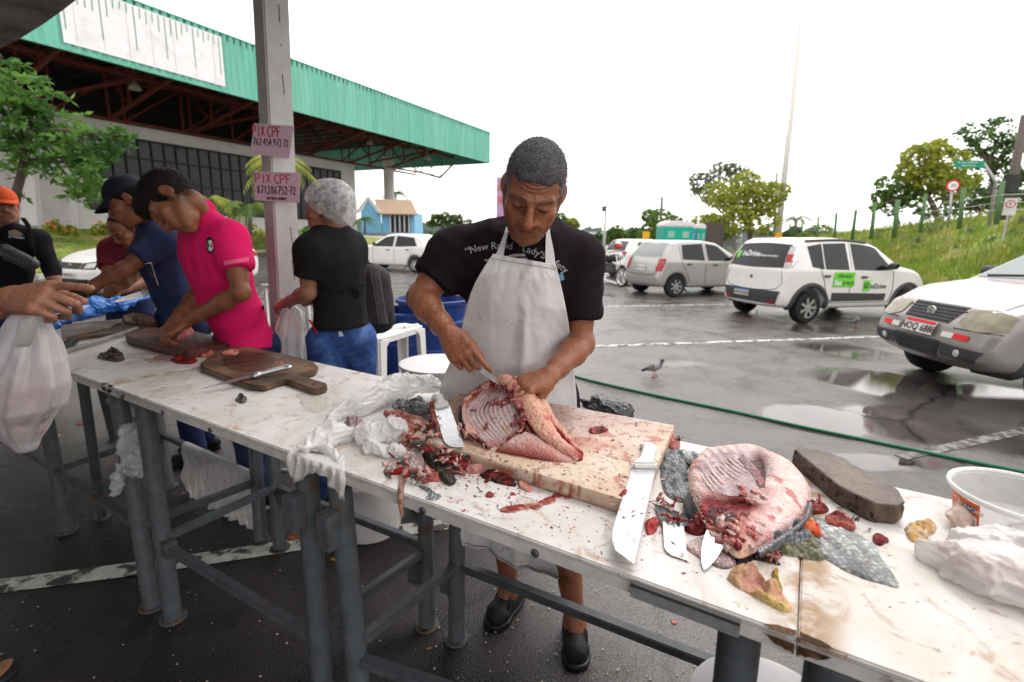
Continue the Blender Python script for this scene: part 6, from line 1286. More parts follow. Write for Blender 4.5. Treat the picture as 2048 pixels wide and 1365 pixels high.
# ------------------------------------------------------------ the other people
def worker(label,T,J,skin,tee,sleeve,w=1.0,d=1.0,hem=.80,hair='short',hands=None,neck=True,pants=None,shoes=True,armr=.95,face=None,off=.012,fold=.007,res=.0045,hres=.0032,collar=None,long_sleeve=False,shoe_m=None,seed=1,sole=None,belly=.0,col=None,facek={},chest=1.0,pw=1.0):
 p = person(label,'person',T,J,skin,res=res,hres=hres,hair=hair,hands=hands,armr=armr,face=face or {},root=(J['pel'][0],J['pel'][1],0),feet='shoe' if shoes else 'bare',facek=facek,legs=True)
 S = SDF(*bbox([J['shR'],J['shL'],J['pel'],J['neck']] + [J['el'+s] for s in 'RL' if 'el'+s in J] + ([J['wr'+s] for s in 'RL' if 'wr'+s in J] if long_sleeve else []),.20),.0075); torso_sdf(S,J,w,d,off,belly,chest=chest); nk = V3(J['neck'])
 for s_ in 'RL':
  if 'el'+s_ not in J: continue
  sh,el = V3(J['sh'+s_]),V3(J['el'+s_])
  S2 = S.blank()
  if long_sleeve:
   wr = V3(J['wr'+s_]); e = lerp(el,wr,long_sleeve); S2.cap(sh,el,.070,.056,.03); S2.cap(el,e,.056,.046,.02); dd = unit(wr-el); c = e
  else: e = lerp(sh,el,sleeve); S2.cap(sh,e,.074*armr/.95,.066*armr/.95,.035); dd = unit(el-sh); c = e
  S2.plane(c+dd*.002,dd,.003); S.merge(S2,.035)
 hd = T.c; nd = unit(hd-nk); S2 = S.blank(); S2.cap(nk-nd*.03,nk+nd*.035,.070,.056,.02); S2.plane(nk+nd*.035,nd,.003); S.merge(S2,.02)
 S.plane((0,0,hem),(0,0,-1),.004)
 tee_o,bv = cloth_mesh('shirt',S,tee,p,fold,6.5,seed,(1,1,.6)); J['bvs'] = bv; J['root'] = p
 if 'hipR' in J and pants is not None:
  S = SDF(*bbox([J['hipR'],J['hipL'],J['knR'],J['knL'],J['anR'],J['anL']],.16),.009)
  S.ell(J['pel'],(.160*w*pw,.125*d*pw,.13),None,.05)
  for s_ in 'RL': S.cap(J['hip'+s_],J['kn'+s_],.100*pw,.070,.04); S.cap(J['kn'+s_],V3(J['an'+s_])+V3((0,0,.0)),.068,.058,.03)
  S.plane((0,0,.055),(0,0,-1),.003); po,bvp = cloth_mesh('trousers',S,pants,p,.007,8,seed+3,(1,1,1.3)); J['bvp'] = bvp
 if shoes and 'anR' in J:
  for s_ in 'RL': shoe(p,J['an'+s_],J['toe'+s_],m=shoe_m,sole=sole)
 return p
def stand(J,hip=.085,turn=(1,0),toes=(0,-1),kneef=.03,spread=1.0):
 pel = V3(J['pel']); t = V3((turn[0],turn[1],0)); t = unit(t); f = unit(V3((toes[0],toes[1],0)))
 J['hipR'] = pel + t*hip + V3((0,0,-.04)); J['hipL'] = pel - t*hip + V3((0,0,-.04))
 for s_,k in (('R',1),('L',-1)): J['an'+s_] = V3((pel[0],pel[1],.09)) + t*hip*k*1.2*spread; J['kn'+s_] = lerp(J['hip'+s_],J['an'+s_],.5)+f*kneef; J['toe'+s_] = V3((J['an'+s_][0],J['an'+s_][1],0)) + f*.17
M['pink_polo'] = mat('hot_pink_pique',(.72,.014,.13),.8,spec=.1,var=.08,sc=4,bump=.4,bsc=420)
M['navy_tee'] = mat('navy_cotton',(.028,.034,.085),.85,spec=.1,var=.15,sc=4,bump=.3,bsc=300)
M['jeans_dark'] = mat('dark_blue_denim',(.018,.026,.085),.8,var=.2,sc=10,bump=.5,bsc=300)
M['jeans'] = mat('blue_denim',(.025,.065,.22),.8,var=.3,sc=9,c2=(.07,.14,.34),thr=(.48,.66),bump=.5,bsc=300)
M['maroon'] = mat('maroon_polo',(.14,.012,.025),.85,var=.15)
M['black_cloth'] = mat('black_cloth',(.013,.012,.014),.85,spec=.08,var=.2,sc=5,bump=.3,bsc=200)
T2 = HeadT(PY(347,404,2.20),(-.34,-.42,-.84),(-.84,.0,.44),1.07)
J2 = dict(neck=PY(398,436,2.34),shL=PY(462,478,2.28),shR=PY(408,470,2.60),elL=PY(482,585,2.20),wrL=PY(372,645,2.26),elR=PY(395,590,2.62),wrR=PY(352,638,2.50),pel=PY(492,692,2.50))
stand(J2,.085,(-.35,.9),(-.9,-.4)); J2['anL'] = PZ(440,890,.09) if 0 else J2['anL']
h2 = {'L': (unit(PY(325,672,2.22)-J2['wrL']),(-.25,-.55,.75),(-.75,.2,-.3),[(.5,.8,.5),(.6,.9,.6),(.7,1.0,.6),(.75,1.0,.6)],(.7,.5,.6,.5,.4)),
 'R': (unit(PY(322,665,2.42)-J2['wrR']),(-.2,.4,.8),(-.4,-.8,-.2),[(.5,.8,.5)]*4,(.7,.5,.6,.5,.4))}
SK2 = (.215,.082,.040)
pm_ = worker('young man with black hair in a hot pink polo shirt, head bent, cutting meat',T2,J2,SK2,M['pink_polo'],.56,1.05,1.05,hem=.875,hair='fringe',hands=h2,pants=M['jeans_dark'],armr=.95,face=dict(seed=3),belly=.0,fold=.014,seed=11,res=.004,hres=.0028,sole=mat('white_sole',(.7,.7,.7),.5),shoe_m=M['black_cloth'])
J2['bvs2'] = J2['bvs']
b = MB(); nk = V3(J2['neck']); nd = unit(T2.c-nk); a1 = unit(np.cross(nd,(0,0,1))); a2 = np.cross(nd,a1); rows = []
for i in range(33):
 a = lerp(-PI,PI,i/32); dr = a1*math.cos(a)+a2*math.sin(a); rows.append([tuple(nk + nd*(.050) + dr*.058),tuple(nk+nd*.058 + dr*.064),tuple(nk + nd*.030+dr*.075),tuple(nk+nd*.010 + dr*.092)])
b.grid(rows); o = b.build('collar',M['pink_polo'],pm_,smooth=True,world=True); md = o.modifiers.new('t','SOLIDIFY'); md.thickness = .004
bvp_ = [J2['bvs']]
decal_patch('badge',[(413,480),(419,474),(427,480)],[(414,500),(420,508),(427,500)],bvp_,M['black_cloth'],pm_,.003,10,6,2.3)
decal_patch('badge_shield',[(415,484),(420,480),(426,484)],[(416,498),(421,504),(426,498)],bvp_,M['print_white'],pm_,.0042,8,5,2.3)
decal_patch('badge_stripe',[(414,482),(417,481)],[(414,492),(417,492)],bvp_,mat('badge_green',(.02,.25,.08),.7),pm_,.0045,3,3,2.3)
decal_patch('badge_stripe',[(424,482),(427,483)],[(424,488),(427,489)],bvp_,mat('badge_red',(.5,.03,.03),.7),pm_,.0045,3,3,2.3)
decal_text('badge_lettering','H',lambda x,y: (420.5+x*13,492-y*13),bvp_,M['print_black'],pm_,.0052,bold=.02)
decal_text('badge_lettering','POLO',lambda x,y: (420+x*5.5,508-y*5.5),bvp_,M['print_black'],pm_,.004) if 0 else None
decal_patch('sleeve_cuff',[(447,523),(472,519),(498,514)],[(449,531),(473,527),(499,523)],bvp_,mat('cuff_pink',(.75,.10,.22),.85),pm_,.004,14,3,2.2)
decal_patch('side_tag',[(524,611),(528,611)],[(525,620),(529,620)],bvp_,M['black_cloth'],pm_,.004,3,3,2.4)
T3 = HeadT(PY(258,404,2.85),(-.72,-.42,-.50),(-.45,-.1,.88),1.05)
J3 = dict(neck=PY(300,452,3.0),shL=PY(330,482,2.86),shR=PY(300,470,3.2),elL=PY(246,540,2.70),wrL=PY(168,583,2.62),elR=PY(260,555,3.15),wrR=PY(215,590,3.0),pel=PY(372,640,3.02))
stand(J3,.09,(-.3,.9),(-.9,-.3))
h3 = {'L': (unit(PY(122,602,2.60)-J3['wrL']),(-.1,-.5,.8),(-.2,.8,-.2),[(.3,.5,.3),(.35,.6,.4),(.45,.7,.4),(.5,.7,.5)],(.8,.4,.5,.4,.3))}
p3 = worker('young man in navy tee and black cap leaning over the blue plastic',T3,J3,SK2,M['navy_tee'],.62,1.1,1.05,hem=.78,hair='short',hands=h3,pants=M['jeans_dark'],face=dict(seed=5),seed=21,fold=.009,res=.005)
def cap_hat(T,m,root,brimm=None,brim_len=.075):
 S = SDF(T.c-.17,T.c+.19,.004); S.ell(T.p(0,-.014,.045),np.array((.084,.104,.092))*T.sc,T.R,.01); S.plane(T.p(0,.0,.040),T.R @ np.array((0,.05,-1)),.003); V,F = S.mesh(); o = mesh_np('cap',vsmooth(V,F,1),F,m,root)
 rows = []
 for i in range(17):
  a = lerp(-1.15,1.15,i/16); rows.append([tuple(T.p(.083*math.sin(a)*1.0,-.012+.100*math.cos(a)+k*brim_len/3*math.cos(a*.75),.045-.004*k*k*.6-.022*abs(math.sin(a))**2*k/3)) for k in range(4)])
 b = MB(); b.grid(rows); r = b.build('brim',brimm or m,o,smooth=True,world=True); md = r.modifiers.new('t','SOLIDIFY'); md.thickness = .004
 b = MB(); b.lathe([(0,.006),(.006,.005),(.009,0)],10,tuple(T.p(0,-.014,.045+.092)),Matrix(T.R)); b.build('button',m,o,smooth=True,world=True); return o
M['cap_black'] = mat('black_cap',(.010,.010,.020),.8,bump=.3,bsc=300); cap_hat(T3,M['cap_black'],p3)
M['gold'] = mat('gold_metal',(.75,.45,.10),.25,metal=1)
S = SDF(*bbox([J3['wrL']],.09),.003); hd = unit(V3(h3['L'][0])); S.cap(J3['wrL'],V3(J3['wrL'])+hd*.02,.031,.030,.01); hand_sdf(S,V3(J3['wrL']),*h3['L'][:5],1.13); V,F = S.mesh(); gl = mesh_np('glove',vsmooth(V,F,1),F,mat('black_rubber_glove',(.012,.012,.013),.3,bump=.3),p3)
S = SDF(*bbox([J3['wrL']],.20),.003); S.cap(V3(J3['wrL'])+hd*.02,V3(J3['wrL'])+hd*.04,.036,.036,.01)
hand_sdf(S,V3(J3['wrL']),*h3['L'][:5],1.16); V,F = S.mesh(); gl.data = mesh_np('glove',vsmooth(V,F,1),F,gl.data.materials[0],p3).data
[D.objects.remove(o) for o in list(SC.objects) if o.name == 'glove.001']
fa = unit(V3(J3['wrL'])-V3(J3['elL'])); ww = tag(D.objects.new('wristwatch',None),'gold wristwatch worn above the black glove','watch'); COL.objects.link(ww); ww.location = tuple(V3(J3['wrL'])-fa*.03)
Rw = Matrix(np.stack([unit(np.cross(fa,(0,0,1))),np.cross(fa,unit(np.cross(fa,(0,0,1)))),fa],1)); b = MB(); b.lathe([(.031,-.008),(.033,-.008),(.033,.008),(.031,.008)],24,(0,0,0),Rw,close=True); b.build('strap',M['gold'],ww,smooth=True,auto=40); b = MB(); q_ = Rw @ Vector((0,0,0)); b.lathe([(0,.006),(.016,.006),(.019,0),(.019,-.006)],20,tuple(Vector((0,-.024,.022))),Matrix.Rotation(.7,3,'X')); b.build('watch_case',M['gold'],ww,smooth=True,auto=40)
bv3 = [J3['bvs']]
def frame_lines(pts,w,bv,m,root,name='shirt_print',off=.004):
 for a,c in zip(pts,pts[1:]):
  dx,dy = c[0]-a[0],c[1]-a[1]; L = math.hypot(dx,dy); nx,ny = -dy/L*w,dx/L*w; decal_patch(name,[a,c],[(a[0]+nx,a[1]+ny),(c[0]+nx,c[1]+ny)],bv,m,root,off,8,2,2.9)
frame_lines([(290,527),(303,525),(317,571)],1.6,bv3,M['print_white'],p3)
for k in range(5): frame_lines([(292+k*2.3,535+k*5),(302+k*2.3,533+k*5)],1.0,bv3,M['tee_print'],p3)
T4 = HeadT(PY(250,458,3.75),(-.25,-.7,-.62),(-.1,-.4,.9),1.03)
J4 = dict(neck=PY(250,482,3.85),shR=PY(222,500,3.85),shL=PY(290,500,3.85),elR=PY(215,560,3.7),wrR=PY(232,590,3.35),elL=PY(305,560,3.75),wrL=PY(228,586,3.4),pel=PY(258,590,3.95))
stand(J4,.09,(-1,.1),(0,-1)); p4 = worker('man in maroon polo bent forward behind the navy tee',T4,J4,SK2,M['maroon'],.6,1.0,1.0,hem=.75,hair='back',hands=None,pants=M['jeans_dark'],res=.006,hres=.004,seed=31)
T5 = HeadT(PY(8,412,3.950),(.85,-.75,-.08),(0,0,1),1.05)
J5 = dict(neck=PY(10,460,4.010),shR=PY(-62,478,4.010),shL=PY(78,478,4.010),elL=PY(104,540,4.010),wrL=PY(118,602,3.930),elR=PY(-95,545,4.010),wrR=PY(-80,600,3.850),pel=PY(10,640,4.070))
stand(J5,.09,(-1,0),(0,-1)); p5 = worker('smiling man in orange cap with black long sleeved shirt and chest bag',T5,J5,(.28,.125,.080),M['black_cloth'],.6,1.12,1.1,hem=.78,hair='back',pants=M['jeans_dark'],long_sleeve=.25,face=dict(stub=.4,closed=False,seed=8),belly=.03,res=.005,seed=41,armr=1.05,facek=dict(jaw=1.12,nose=1.15))
M['cap_orange'] = mat('orange_cap',(.50,.065,.012),.8); cap_hat(T5,M['cap_orange'],p5)
M['dark_print'] = mat('gold_print',(.45,.30,.10),.7)
decal_patch('shirt_print',[(16,463),(30,460),(44,467)],[(18,470),(31,473),(46,471)],[J5['bvs']],M['tee_print'],p5,.004,10,4,3.95)
decal_patch('shirt_print',[(22,464),(31,462),(38,466)],[(23,468),(31,470),(38,468)],[J5['bvs']],M['dark_print'],p5,.006,8,3,3.95)
decal_text('shirt_lettering','J.A TURISMO',lambda x,y: (33+x*5.6,475+x*.6-y*5.6),[J5['bvs']],M['print_white'],p5,.005,bold=.02)
bag = thing('chest_bag','black checked chest bag slung across the man in the orange cap','bag',tuple(PY(40,515,3.830)))
S = SDF(*bbox([PY(5,490,3.850),PY(78,540,3.850)],.10),.005); S.cap(PY(12,500,3.850),PY(66,528,3.850),.045,.042,.03); S.cap(PY(20,512,3.850),PY(60,532,3.850),.045,.036,.03); V,F = S.mesh(); N = vnormals(V,F); V += N*(.004*fbm(V,14))[:,None]
def check_mat():
 m = mat('checked_black_leatherette',(.03,.03,.035),.35); nt = m.node_tree; b = nt.nodes['Principled BSDF']; tc = _n(nt,'ShaderNodeTexCoord').outputs['Object']; c = _n(nt,'ShaderNodeTexChecker',Scale=75); mp = _n(nt,'ShaderNodeMapping'); mp.inputs['Rotation'].default_value = (.3,.8,.4); nt.links.new(tc,mp.inputs[0]); nt.links.new(mp.outputs[0],c.inputs[0]); c.inputs[1].default_value = (.03,.03,.035,1); c.inputs[2].default_value = (.085,.085,.095,1); nt.links.new(c.outputs[0],b.inputs['Base Color']); return m
mesh_np('pouch',V,F,check_mat(),bag)
M['strap'] = mat('black_webbing',(.02,.02,.022),.7)
b = MB(); pts = [shoot([J5['bvs']],x,y,.008,3.9) for x,y in ((46,436),(56,450),(60,470),(64,490),(70,508))]; rows = [[tuple(V3(p)-V3((.020,0,0))),tuple(V3(p)+V3((.020,0,0)))] for p in pts]; b.grid(rows); o = b.build('strap',M['strap'],bag,smooth=True,world=True); o.modifiers.new('t','SOLIDIFY').thickness = .004
b = MB(); pts = [shoot([J5['bvs']],x,y,.008,3.9) for x,y in ((-20,470),(-8,482),(4,492),(14,500))]; rows = [[tuple(V3(p)-V3((0,0,.018))),tuple(V3(p)+V3((0,0,.018)))] for p in pts]; b.grid(rows); b.build('strap',M['strap'],bag,smooth=True,world=True)
b = MB(); pts = [PY(8,495,3.805),PY(30,500,3.800),PY(50,508,3.800),PY(68,520,3.810)]; b.tube([tuple(p) for p in pts],.003,6); b.build('zip',mat('grey_zip',(.25,.25,.26),.4),bag,world=True)
T6 = HeadT(PY(652,422,2.42),(-.99,.06,-.12),(.05,0,1),.87)
J6 = dict(neck=PY(668,468,2.46),shL=PY(622,502,2.33),shR=PY(704,494,2.56),elL=PY(616,586,2.34),wrL=PY(572,606,2.58),elR=PY(705,570,2.72),wrR=PY(610,606,2.72),pel=PY(684,665,2.50))
stand(J6,.085,(.80,.55),(-.5,.85)); h6 = {'L': (unit(PY(548,612,2.66)-J6['wrL']),(-.2,-.5,.8),(.3,.8,.1),[(.5,.7,.5),(.6,.8,.5),(.7,.9,.5),(.8,.9,.5)],(.7,.5,.5,.5,.4))}
p6 = worker('woman in white hairnet and black tee seen from behind, packing a bag',T6,J6,(.25,.115,.070),M['black_cloth'],.62,.84,.92,hem=.985,hair='back',hands=h6,pants=M['jeans'],face=dict(seed=9),res=.0045,seed=51,fold=.008,armr=.88,off=.016,pw=.92,facek=dict(jaw=.92,nose=.95))
S = SDF(T6.c-.17,T6.c+.19,.0035); S.ell(T6.p(0,-.035,.045),np.array((.092,.122,.105)),T6.R,.01); S.ell(T6.p(0,-.085,-.015),np.array((.070,.062,.065)),T6.R,.03)
S.plane(T6.p(0,.068,.045),T6.R @ np.array((0,.80,-.60)),.004); S.ell(T6.p(0,.02,-.07),np.array((.09,.06,.06)),T6.R,.01,'-'); V,F = S.mesh(); V = vsmooth(V,F,2); N = vnormals(V,F); V += N*(.0012*ridge(V,50,2,4)+.004*fbm(V,14,2))[:,None]
def net_mat():
 m = mat('gauze_hairnet',(.66,.64,.66),.6,var=.0,alpha=.72); nt = m.node_tree; b = nt.nodes['Principled BSDF']; n = _n(nt,'ShaderNodeTexNoise',Scale=45,Detail=8,Distortion=.6); nt.links.new(_n(nt,'ShaderNodeTexCoord').outputs['Object'],n.inputs[0]); r = _n(nt,'ShaderNodeMapRange'); r.inputs['From Min'].default_value = .35; r.inputs['From Max'].default_value = .65; r.inputs['To Min'].default_value = .25; r.inputs['To Max'].default_value = .62; nt.links.new(n.outputs['Fac'],r.inputs['Value']); nt.links.new(r.outputs[0],b.inputs['Alpha']); return m
mesh_np('hairnet',V,F,net_mat(),p6)
bj = [J6.get('bvp')]; M['stitch'] = mat('pocket_stitch',(.05,.07,.14),.8)
for pts in ([(667,663),(711,659)],[(667,663),(668,680),(690,688),(709,680),(711,659)]): frame_lines(pts,1.2,bj,M['stitch'],p6,'pocket_seam',.004)
decal_patch('frayed_patch',[(676,664),(683,663)],[(679,674),(687,672)],bj,mat('frayed_white',(.5,.55,.65),.9),p6,.004,4,4,2.4)
ban = [J6['bvs']]
for pts in ([(640,578),(665,584),(690,580),(712,575),(733,570)],):
 b = MB(); P = [shoot(ban,x,y,.006,2.4) for x,y in pts]; b.tube([tuple(p) for p in P],.006,7,flat=.6); b.build('apron_tie',M['black_cloth'],p6,smooth=True,world=True)
b = MB();
for dx,dy in ((-7,16),(4,22),(10,14)): P = [shoot(ban,x,y,.010,2.4) for x,y in ((712,575),(712+dx*.5,575+dy*.4),(712+dx,575+dy))]; b.tube([tuple(p) for p in P],[.008,.005,.003],6)
b.build('apron_knot',M['black_cloth'],p6,smooth=True,world=True)
decal_patch('apron_edge',[(616,640),(622,640)],[(633,668),(636,668)],[J6['bvp'],J6['bvs']],mat('red_piping',(.5,.04,.02),.6),p6,.006,3,8,2.35)
J7 = dict(neck=(-1.75,.95,1.42),shR=(-1.58,.92,1.36),shL=(-1.95,1.02,1.36),elR=V3(PY(-150,640,1.10)),wrR=V3(PY(28,600,1.12)),elL=(-2.1,1.1,1.1),wrL=(-2.0,1.25,.9),pel=(-1.80,.85,.92))
T7 = HeadT((-1.72,1.0,1.58),(.5,.8,-.2),(0,0,1)); stand(J7,.09,(.8,-.5),(.5,.85))
h7 = {'R': (unit(PY(95,597,1.10)-J7['wrR']),(.1,-.75,.65),(.1,.65,.65),[(.12,.10,.05),(1.0,1.2,.8),(1.1,1.3,.8),(1.1,1.3,.8)],(.85,.2,.45,.6,.3),dict(sc=1.08))}
J7['anR'] = V3(PZ(-60,1330,.08)); J7['toeR'] = V3(PZ(22,1345,.0)); J7['knR'] = lerp(J7['hipR'],J7['anR'],.5)
p7 = worker('customer mostly outside the left edge, hairy forearm holding a white carrier bag',T7,J7,(.30,.135,.085),M['navy_tee'],.6,1.05,1.05,hem=.8,hair='short',hands=h7,pants=None,shoes=False,res=.0035,armr=1.05,seed=61,face={})
S = SDF(*bbox([J7['hipR'],J7['hipL'],J7['knR']],.16),.010); S.ell(J7['pel'],(.18,.14,.13),None,.05)
for s_ in 'RL': S.cap(J7['hip'+s_],lerp(J7['hip'+s_],J7['kn'+s_],.9),.115,.09,.04)
cloth_mesh('shorts',S,M['jeans_dark'],p7,.008,7,5)
fa_ = unit(V3(J7['wrR'])-V3(J7['elR'])); rs = np.random.RandomState(3); Vb,Fb = [],[]
bv7 = J7['bvh']; hb_ = MB()
for i in range(420):
 t = rs.uniform(.35,1.1); a = rs.uniform(0,2*PI); c = lerp(V3(J7['elR']),V3(J7['wrR']),t); dr = unit(V3((rs.normal(),rs.normal()-1.0,rs.normal()+.3))); h = bv7.ray_cast(Vector(c+dr*.15),Vector(-dr),.2)
 if h[0] is None: continue
 p = V3(h[0]); n = V3(h[1]); d = unit(fa_*.8 + n*.5 + rs.normal(size=3)*.4)*rs.uniform(.006,.014); s = unit(np.cross(d,n))*.00035; hb_.add([p-s,p+s,p+d],[(0,1,2)])
o = hb_.build('arm_hair',M['hair_black'],p7,world=True,fix=False); o['kind'] = 'stuff'
M['sandal'] = mat('black_rubber_sandal',(.02,.018,.018),.6); M['sandal_red'] = mat('red_sandal_strap',(.35,.05,.03),.5)
def sandal(label,an,toe,m2):
 an = V3(an); toe = V3(toe); d = toe-an; d[2] = 0; L = np.linalg.norm(d); d /= L; s = V3((-d[1],d[0],0)); z = lambda p,zz: V3((p[0],p[1],zz)); t = thing('sandal',label,'sandal',tuple(z(an,0)))
 S = SDF(*bbox([z(an-d*.08,0),z(toe+d*.02,.03)],.07),.004); S.cap(z(an-d*.035,.006),z(an+d*.05,.006),.036,.034,.01); S.cap(z(an+d*.05,.006),z(toe-d*.035,.006),.034,.046,.01); S.plane(z(an,.018),(0,0,1),.001); S.plane(z(an,.002),(0,0,-1),.001); V,F = S.mesh(); mesh_np('footbed',V,F,M['sandal'],t)
 b = MB(); tp_ = z(toe-d*.055,.03)
 for k in (-1,1): b.tube([tp_,z(an+d*.06,.052)+s*k*.022,z(an+d*.02,.03)+s*k*.040,z(an+d*.01,.012)+s*k*.040],.006,6,flat=.6)
 b.build('straps',m2,t,smooth=True,world=True)
sandal('sandal on the customer\'s foot in the bottom left corner',J7['anR'],V3(PZ(30,1345,0)),mat('brown_strap',(.12,.06,.03),.5))
# ------------------------------------------------------------ post with the two hand-written signs
M['post'] = mat('grey_white_post',(.46,.46,.45),.6,var=.08,sc=4,c2=(.20,.13,.10),thr=(.70,.73),bump=.2)
PYY = 2.95; pb = PY(572,640,PYY); pt = PY(541,0,PYY); ph = V3((lerp(pb,pt,.5)[0],PYY,0))
dirp = unit(pt-pb); base = pb + dirp*((0-pb[2])/dirp[2]); topp = pb + dirp*((3.6-pb[2])/dirp[2])
post = thing('roof_post','square white steel post with chipped paint carrying two hand-written signs','post',tuple(base),0)
b = MB(); R_ = Matrix.Rotation(math.radians(48),3,'Z'); w_ = .068
pr = []
for p in (base,topp):
 for k in range(4): q_ = R_ @ Vector(((-1,1,1,-1)[k]*w_,(-1,-1,1,1)[k]*w_,0)); pr.append((p[0]+q_.x,p[1]+q_.y,p[2]))
b.add(pr,[(0,1,5,4),(1,2,6,5),(2,3,7,6),(3,0,4,7),(3,2,1,0),(4,5,6,7)]); b.build('shaft',M['post'],post,bevel=.008,world=True)
b = MB(); b.box((base[0],base[1],.006),(.24,.24,.012)); b.build('base_plate',M['post'],post,world=True)
for k,(y0,y1,dx) in enumerate(((10,45,0),(88,92,0),(150,190,2),(455,505,4),(520,560,3))):
 pa = lerp(base,topp,0); q0 = PY(557+y0*.052,y0,PYY-.085); q1 = PY(557+y1*.052+dx,y1,PYY-.085); b = MB(); b.beam(q0,q1,.003,.004); b.build('weld_seam',M['rust'],post,world=True)
M['pink_card'] = mat('pink_plastic_board',(.47,.36,.42),.5,var=.08,sc=5,stretch=(1,1,30)); M['marker_red'] = mat('red_marker',(.38,.02,.05),.6); M['marker_black'] = mat('black_marker',(.03,.015,.03),.6)
def handwrite(sign,s,o,ex,ey,size,th,m,n):
 G = {'P': [[(0,0),(.02,1)],[(.0,.95),(.45,1),(.62,.78),(.45,.52),(.05,.5)]],'I': [[(.25,0),(.27,1)]],'X': [[(0,0),(.6,1)],[(.05,1),(.62,.05)]],':': [[(.2,.25),(.22,.28)],[(.2,.65),(.22,.68)]],'C': [[(.58,.85),(.35,1),(.05,.7),(.03,.3),(.3,0),(.6,.12)]],
  'F': [[(.05,0),(.08,1)],[(.05,.98),(.62,1)],[(.07,.55),(.48,.56)]],'0': [[(.3,0),(.03,.3),(.05,.8),(.32,1),(.58,.7),(.55,.25),(.3,0)]],'1': [[(.12,.75),(.33,1),(.33,0)]],'2': [[(.05,.75),(.25,1),(.52,.82),(.42,.45),(.03,.02),(.6,.03)]],
  '4': [[(.42,0),(.42,1),(.02,.38),(.6,.38)]],'5': [[(.55,1),(.12,.97),(.1,.58),(.42,.6),(.58,.3),(.35,0),(.03,.08)]],'6': [[(.5,1),(.15,.65),(.03,.28),(.25,0),(.52,.12),(.5,.4),(.25,.5),(.06,.35)]],'7': [[(.02,.97),(.6,1),(.25,0)],[(.2,.5),(.52,.52)]],
  '8': [[(.3,.52),(.08,.75),(.3,1),(.5,.78),(.3,.52),(.04,.25),(.3,0),(.55,.25),(.3,.52)]],'9': [[(.5,.7),(.3,.5),(.08,.75),(.3,1),(.52,.8),(.5,.3),(.3,0)]],'.': [[(.2,0),(.22,.03)]],'-': [[(.1,.45),(.4,.47)]],'M': [[(.0,0),(.1,1),(.3,.4),(.5,1),(.6,0)]],'A': [[(0,0),(.3,1),(.6,0)],[(.1,.4),(.5,.4)]],'N': [[(0,0),(.02,1),(.55,0),(.57,1)]],'T': [[(.3,0),(.3,1)],[(0,1),(.6,1)]],'O': [[(.3,0),(.03,.5),(.3,1),(.58,.5),(.3,0)]],'E': [[(.5,0),(.05,0),(.05,1),(.5,1)],[(.05,.5),(.4,.5)]],'L': [[(.05,1),(.05,0),(.5,0)]],'D': [[(.05,0),(.05,1),(.5,.7),(.5,.3),(.05,0)]],'R': [[(.05,0),(.05,1),(.5,.8),(.05,.5),(.55,0)]],'S': [[(.5,.9),(.1,.85),(.5,.3),(.05,.1)]],'U': [[(.05,1),(.1,.1),(.5,.1),(.55,1)]],'G': [[(.5,.9),(.05,.6),(.3,0),(.55,.4),(.3,.4)]]}
 x = 0; r = random.Random(s)
 for ch in s:
  if ch == ' ': x += .6; continue
  b = MB()
  for st in G.get(ch,[]):
   P = [o + ex*(x+p[0]+r.uniform(-.02,.02))*size[0] + ey*(p[1]+r.uniform(-.03,.03))*size[1] - n*.0 for p in st]
   for a,c in zip(P,P[1:]): b.beam(a,c,th,.0012,up=tuple(n))
   for c in P[1:-1]: b.lathe([(0,.0006),(th/2,.0006),(th/2,-.0006)],6,tuple(c),Matrix(np.stack([ex,ey,n],1)))
  if b.v: b.build('handwriting',m,sign,world=True)
  x += .34 if ch in ':.-' else .62 if ch == 'I' else .80
def sign(label,c4,lines,extra=None):
 P = [PY(x,y,Y) for x,y,Y in c4]; c = sum(P)/4; t = thing('cardboard_sign',label,'sign',tuple(c)); ex = unit(P[1]-P[0]); ey = unit(P[0]-P[3]); n = unit(np.cross(ex,ey)); ey = np.cross(n,ex);
 b = MB(); v = [p - n*.004 for p in P] + [p + n*0 for p in P]; b.add(v,[(0,1,2,3),(7,6,5,4),(0,4,5,1),(1,5,6,2),(2,6,7,3),(3,7,4,0)]); b.build('board',M['pink_card'],t,world=True)
 W_ = np.linalg.norm(P[1]-P[0]); H_ = np.linalg.norm(P[0]-P[3])
 for s,u,v_,sw,sh,m in lines: handwrite(t,s,P[3] + ex*u*W_ + ey*v_*H_ + n*.0012,ex,ey,(sw*W_,sh*H_),.0035*sh/.3+.0012,m,n)
 return t
ys = PYY-.105
sign('upper tilted pink card sign on the post, red letters over black digits',[(508,247,ys),(588,252,ys),(578,318,ys),(500,308,ys)],[('PIX:CPF',.09,.58,.148,.34,M['marker_red']),('762.454.972.72',.10,.30,.092,.22,M['marker_black'])])
sign('lower straight pink card sign on the post with a longer number',[(508,343,ys),(600,346,ys),(598,406,ys),(509,401,ys)],[('PIX:CPF',.06,.60,.160,.32,M['marker_red']),('871286752-72',.08,.24,.094,.27,M['marker_black']),('ANTONIO MANOEL',.28,.04,.042,.09,M['marker_black'])])
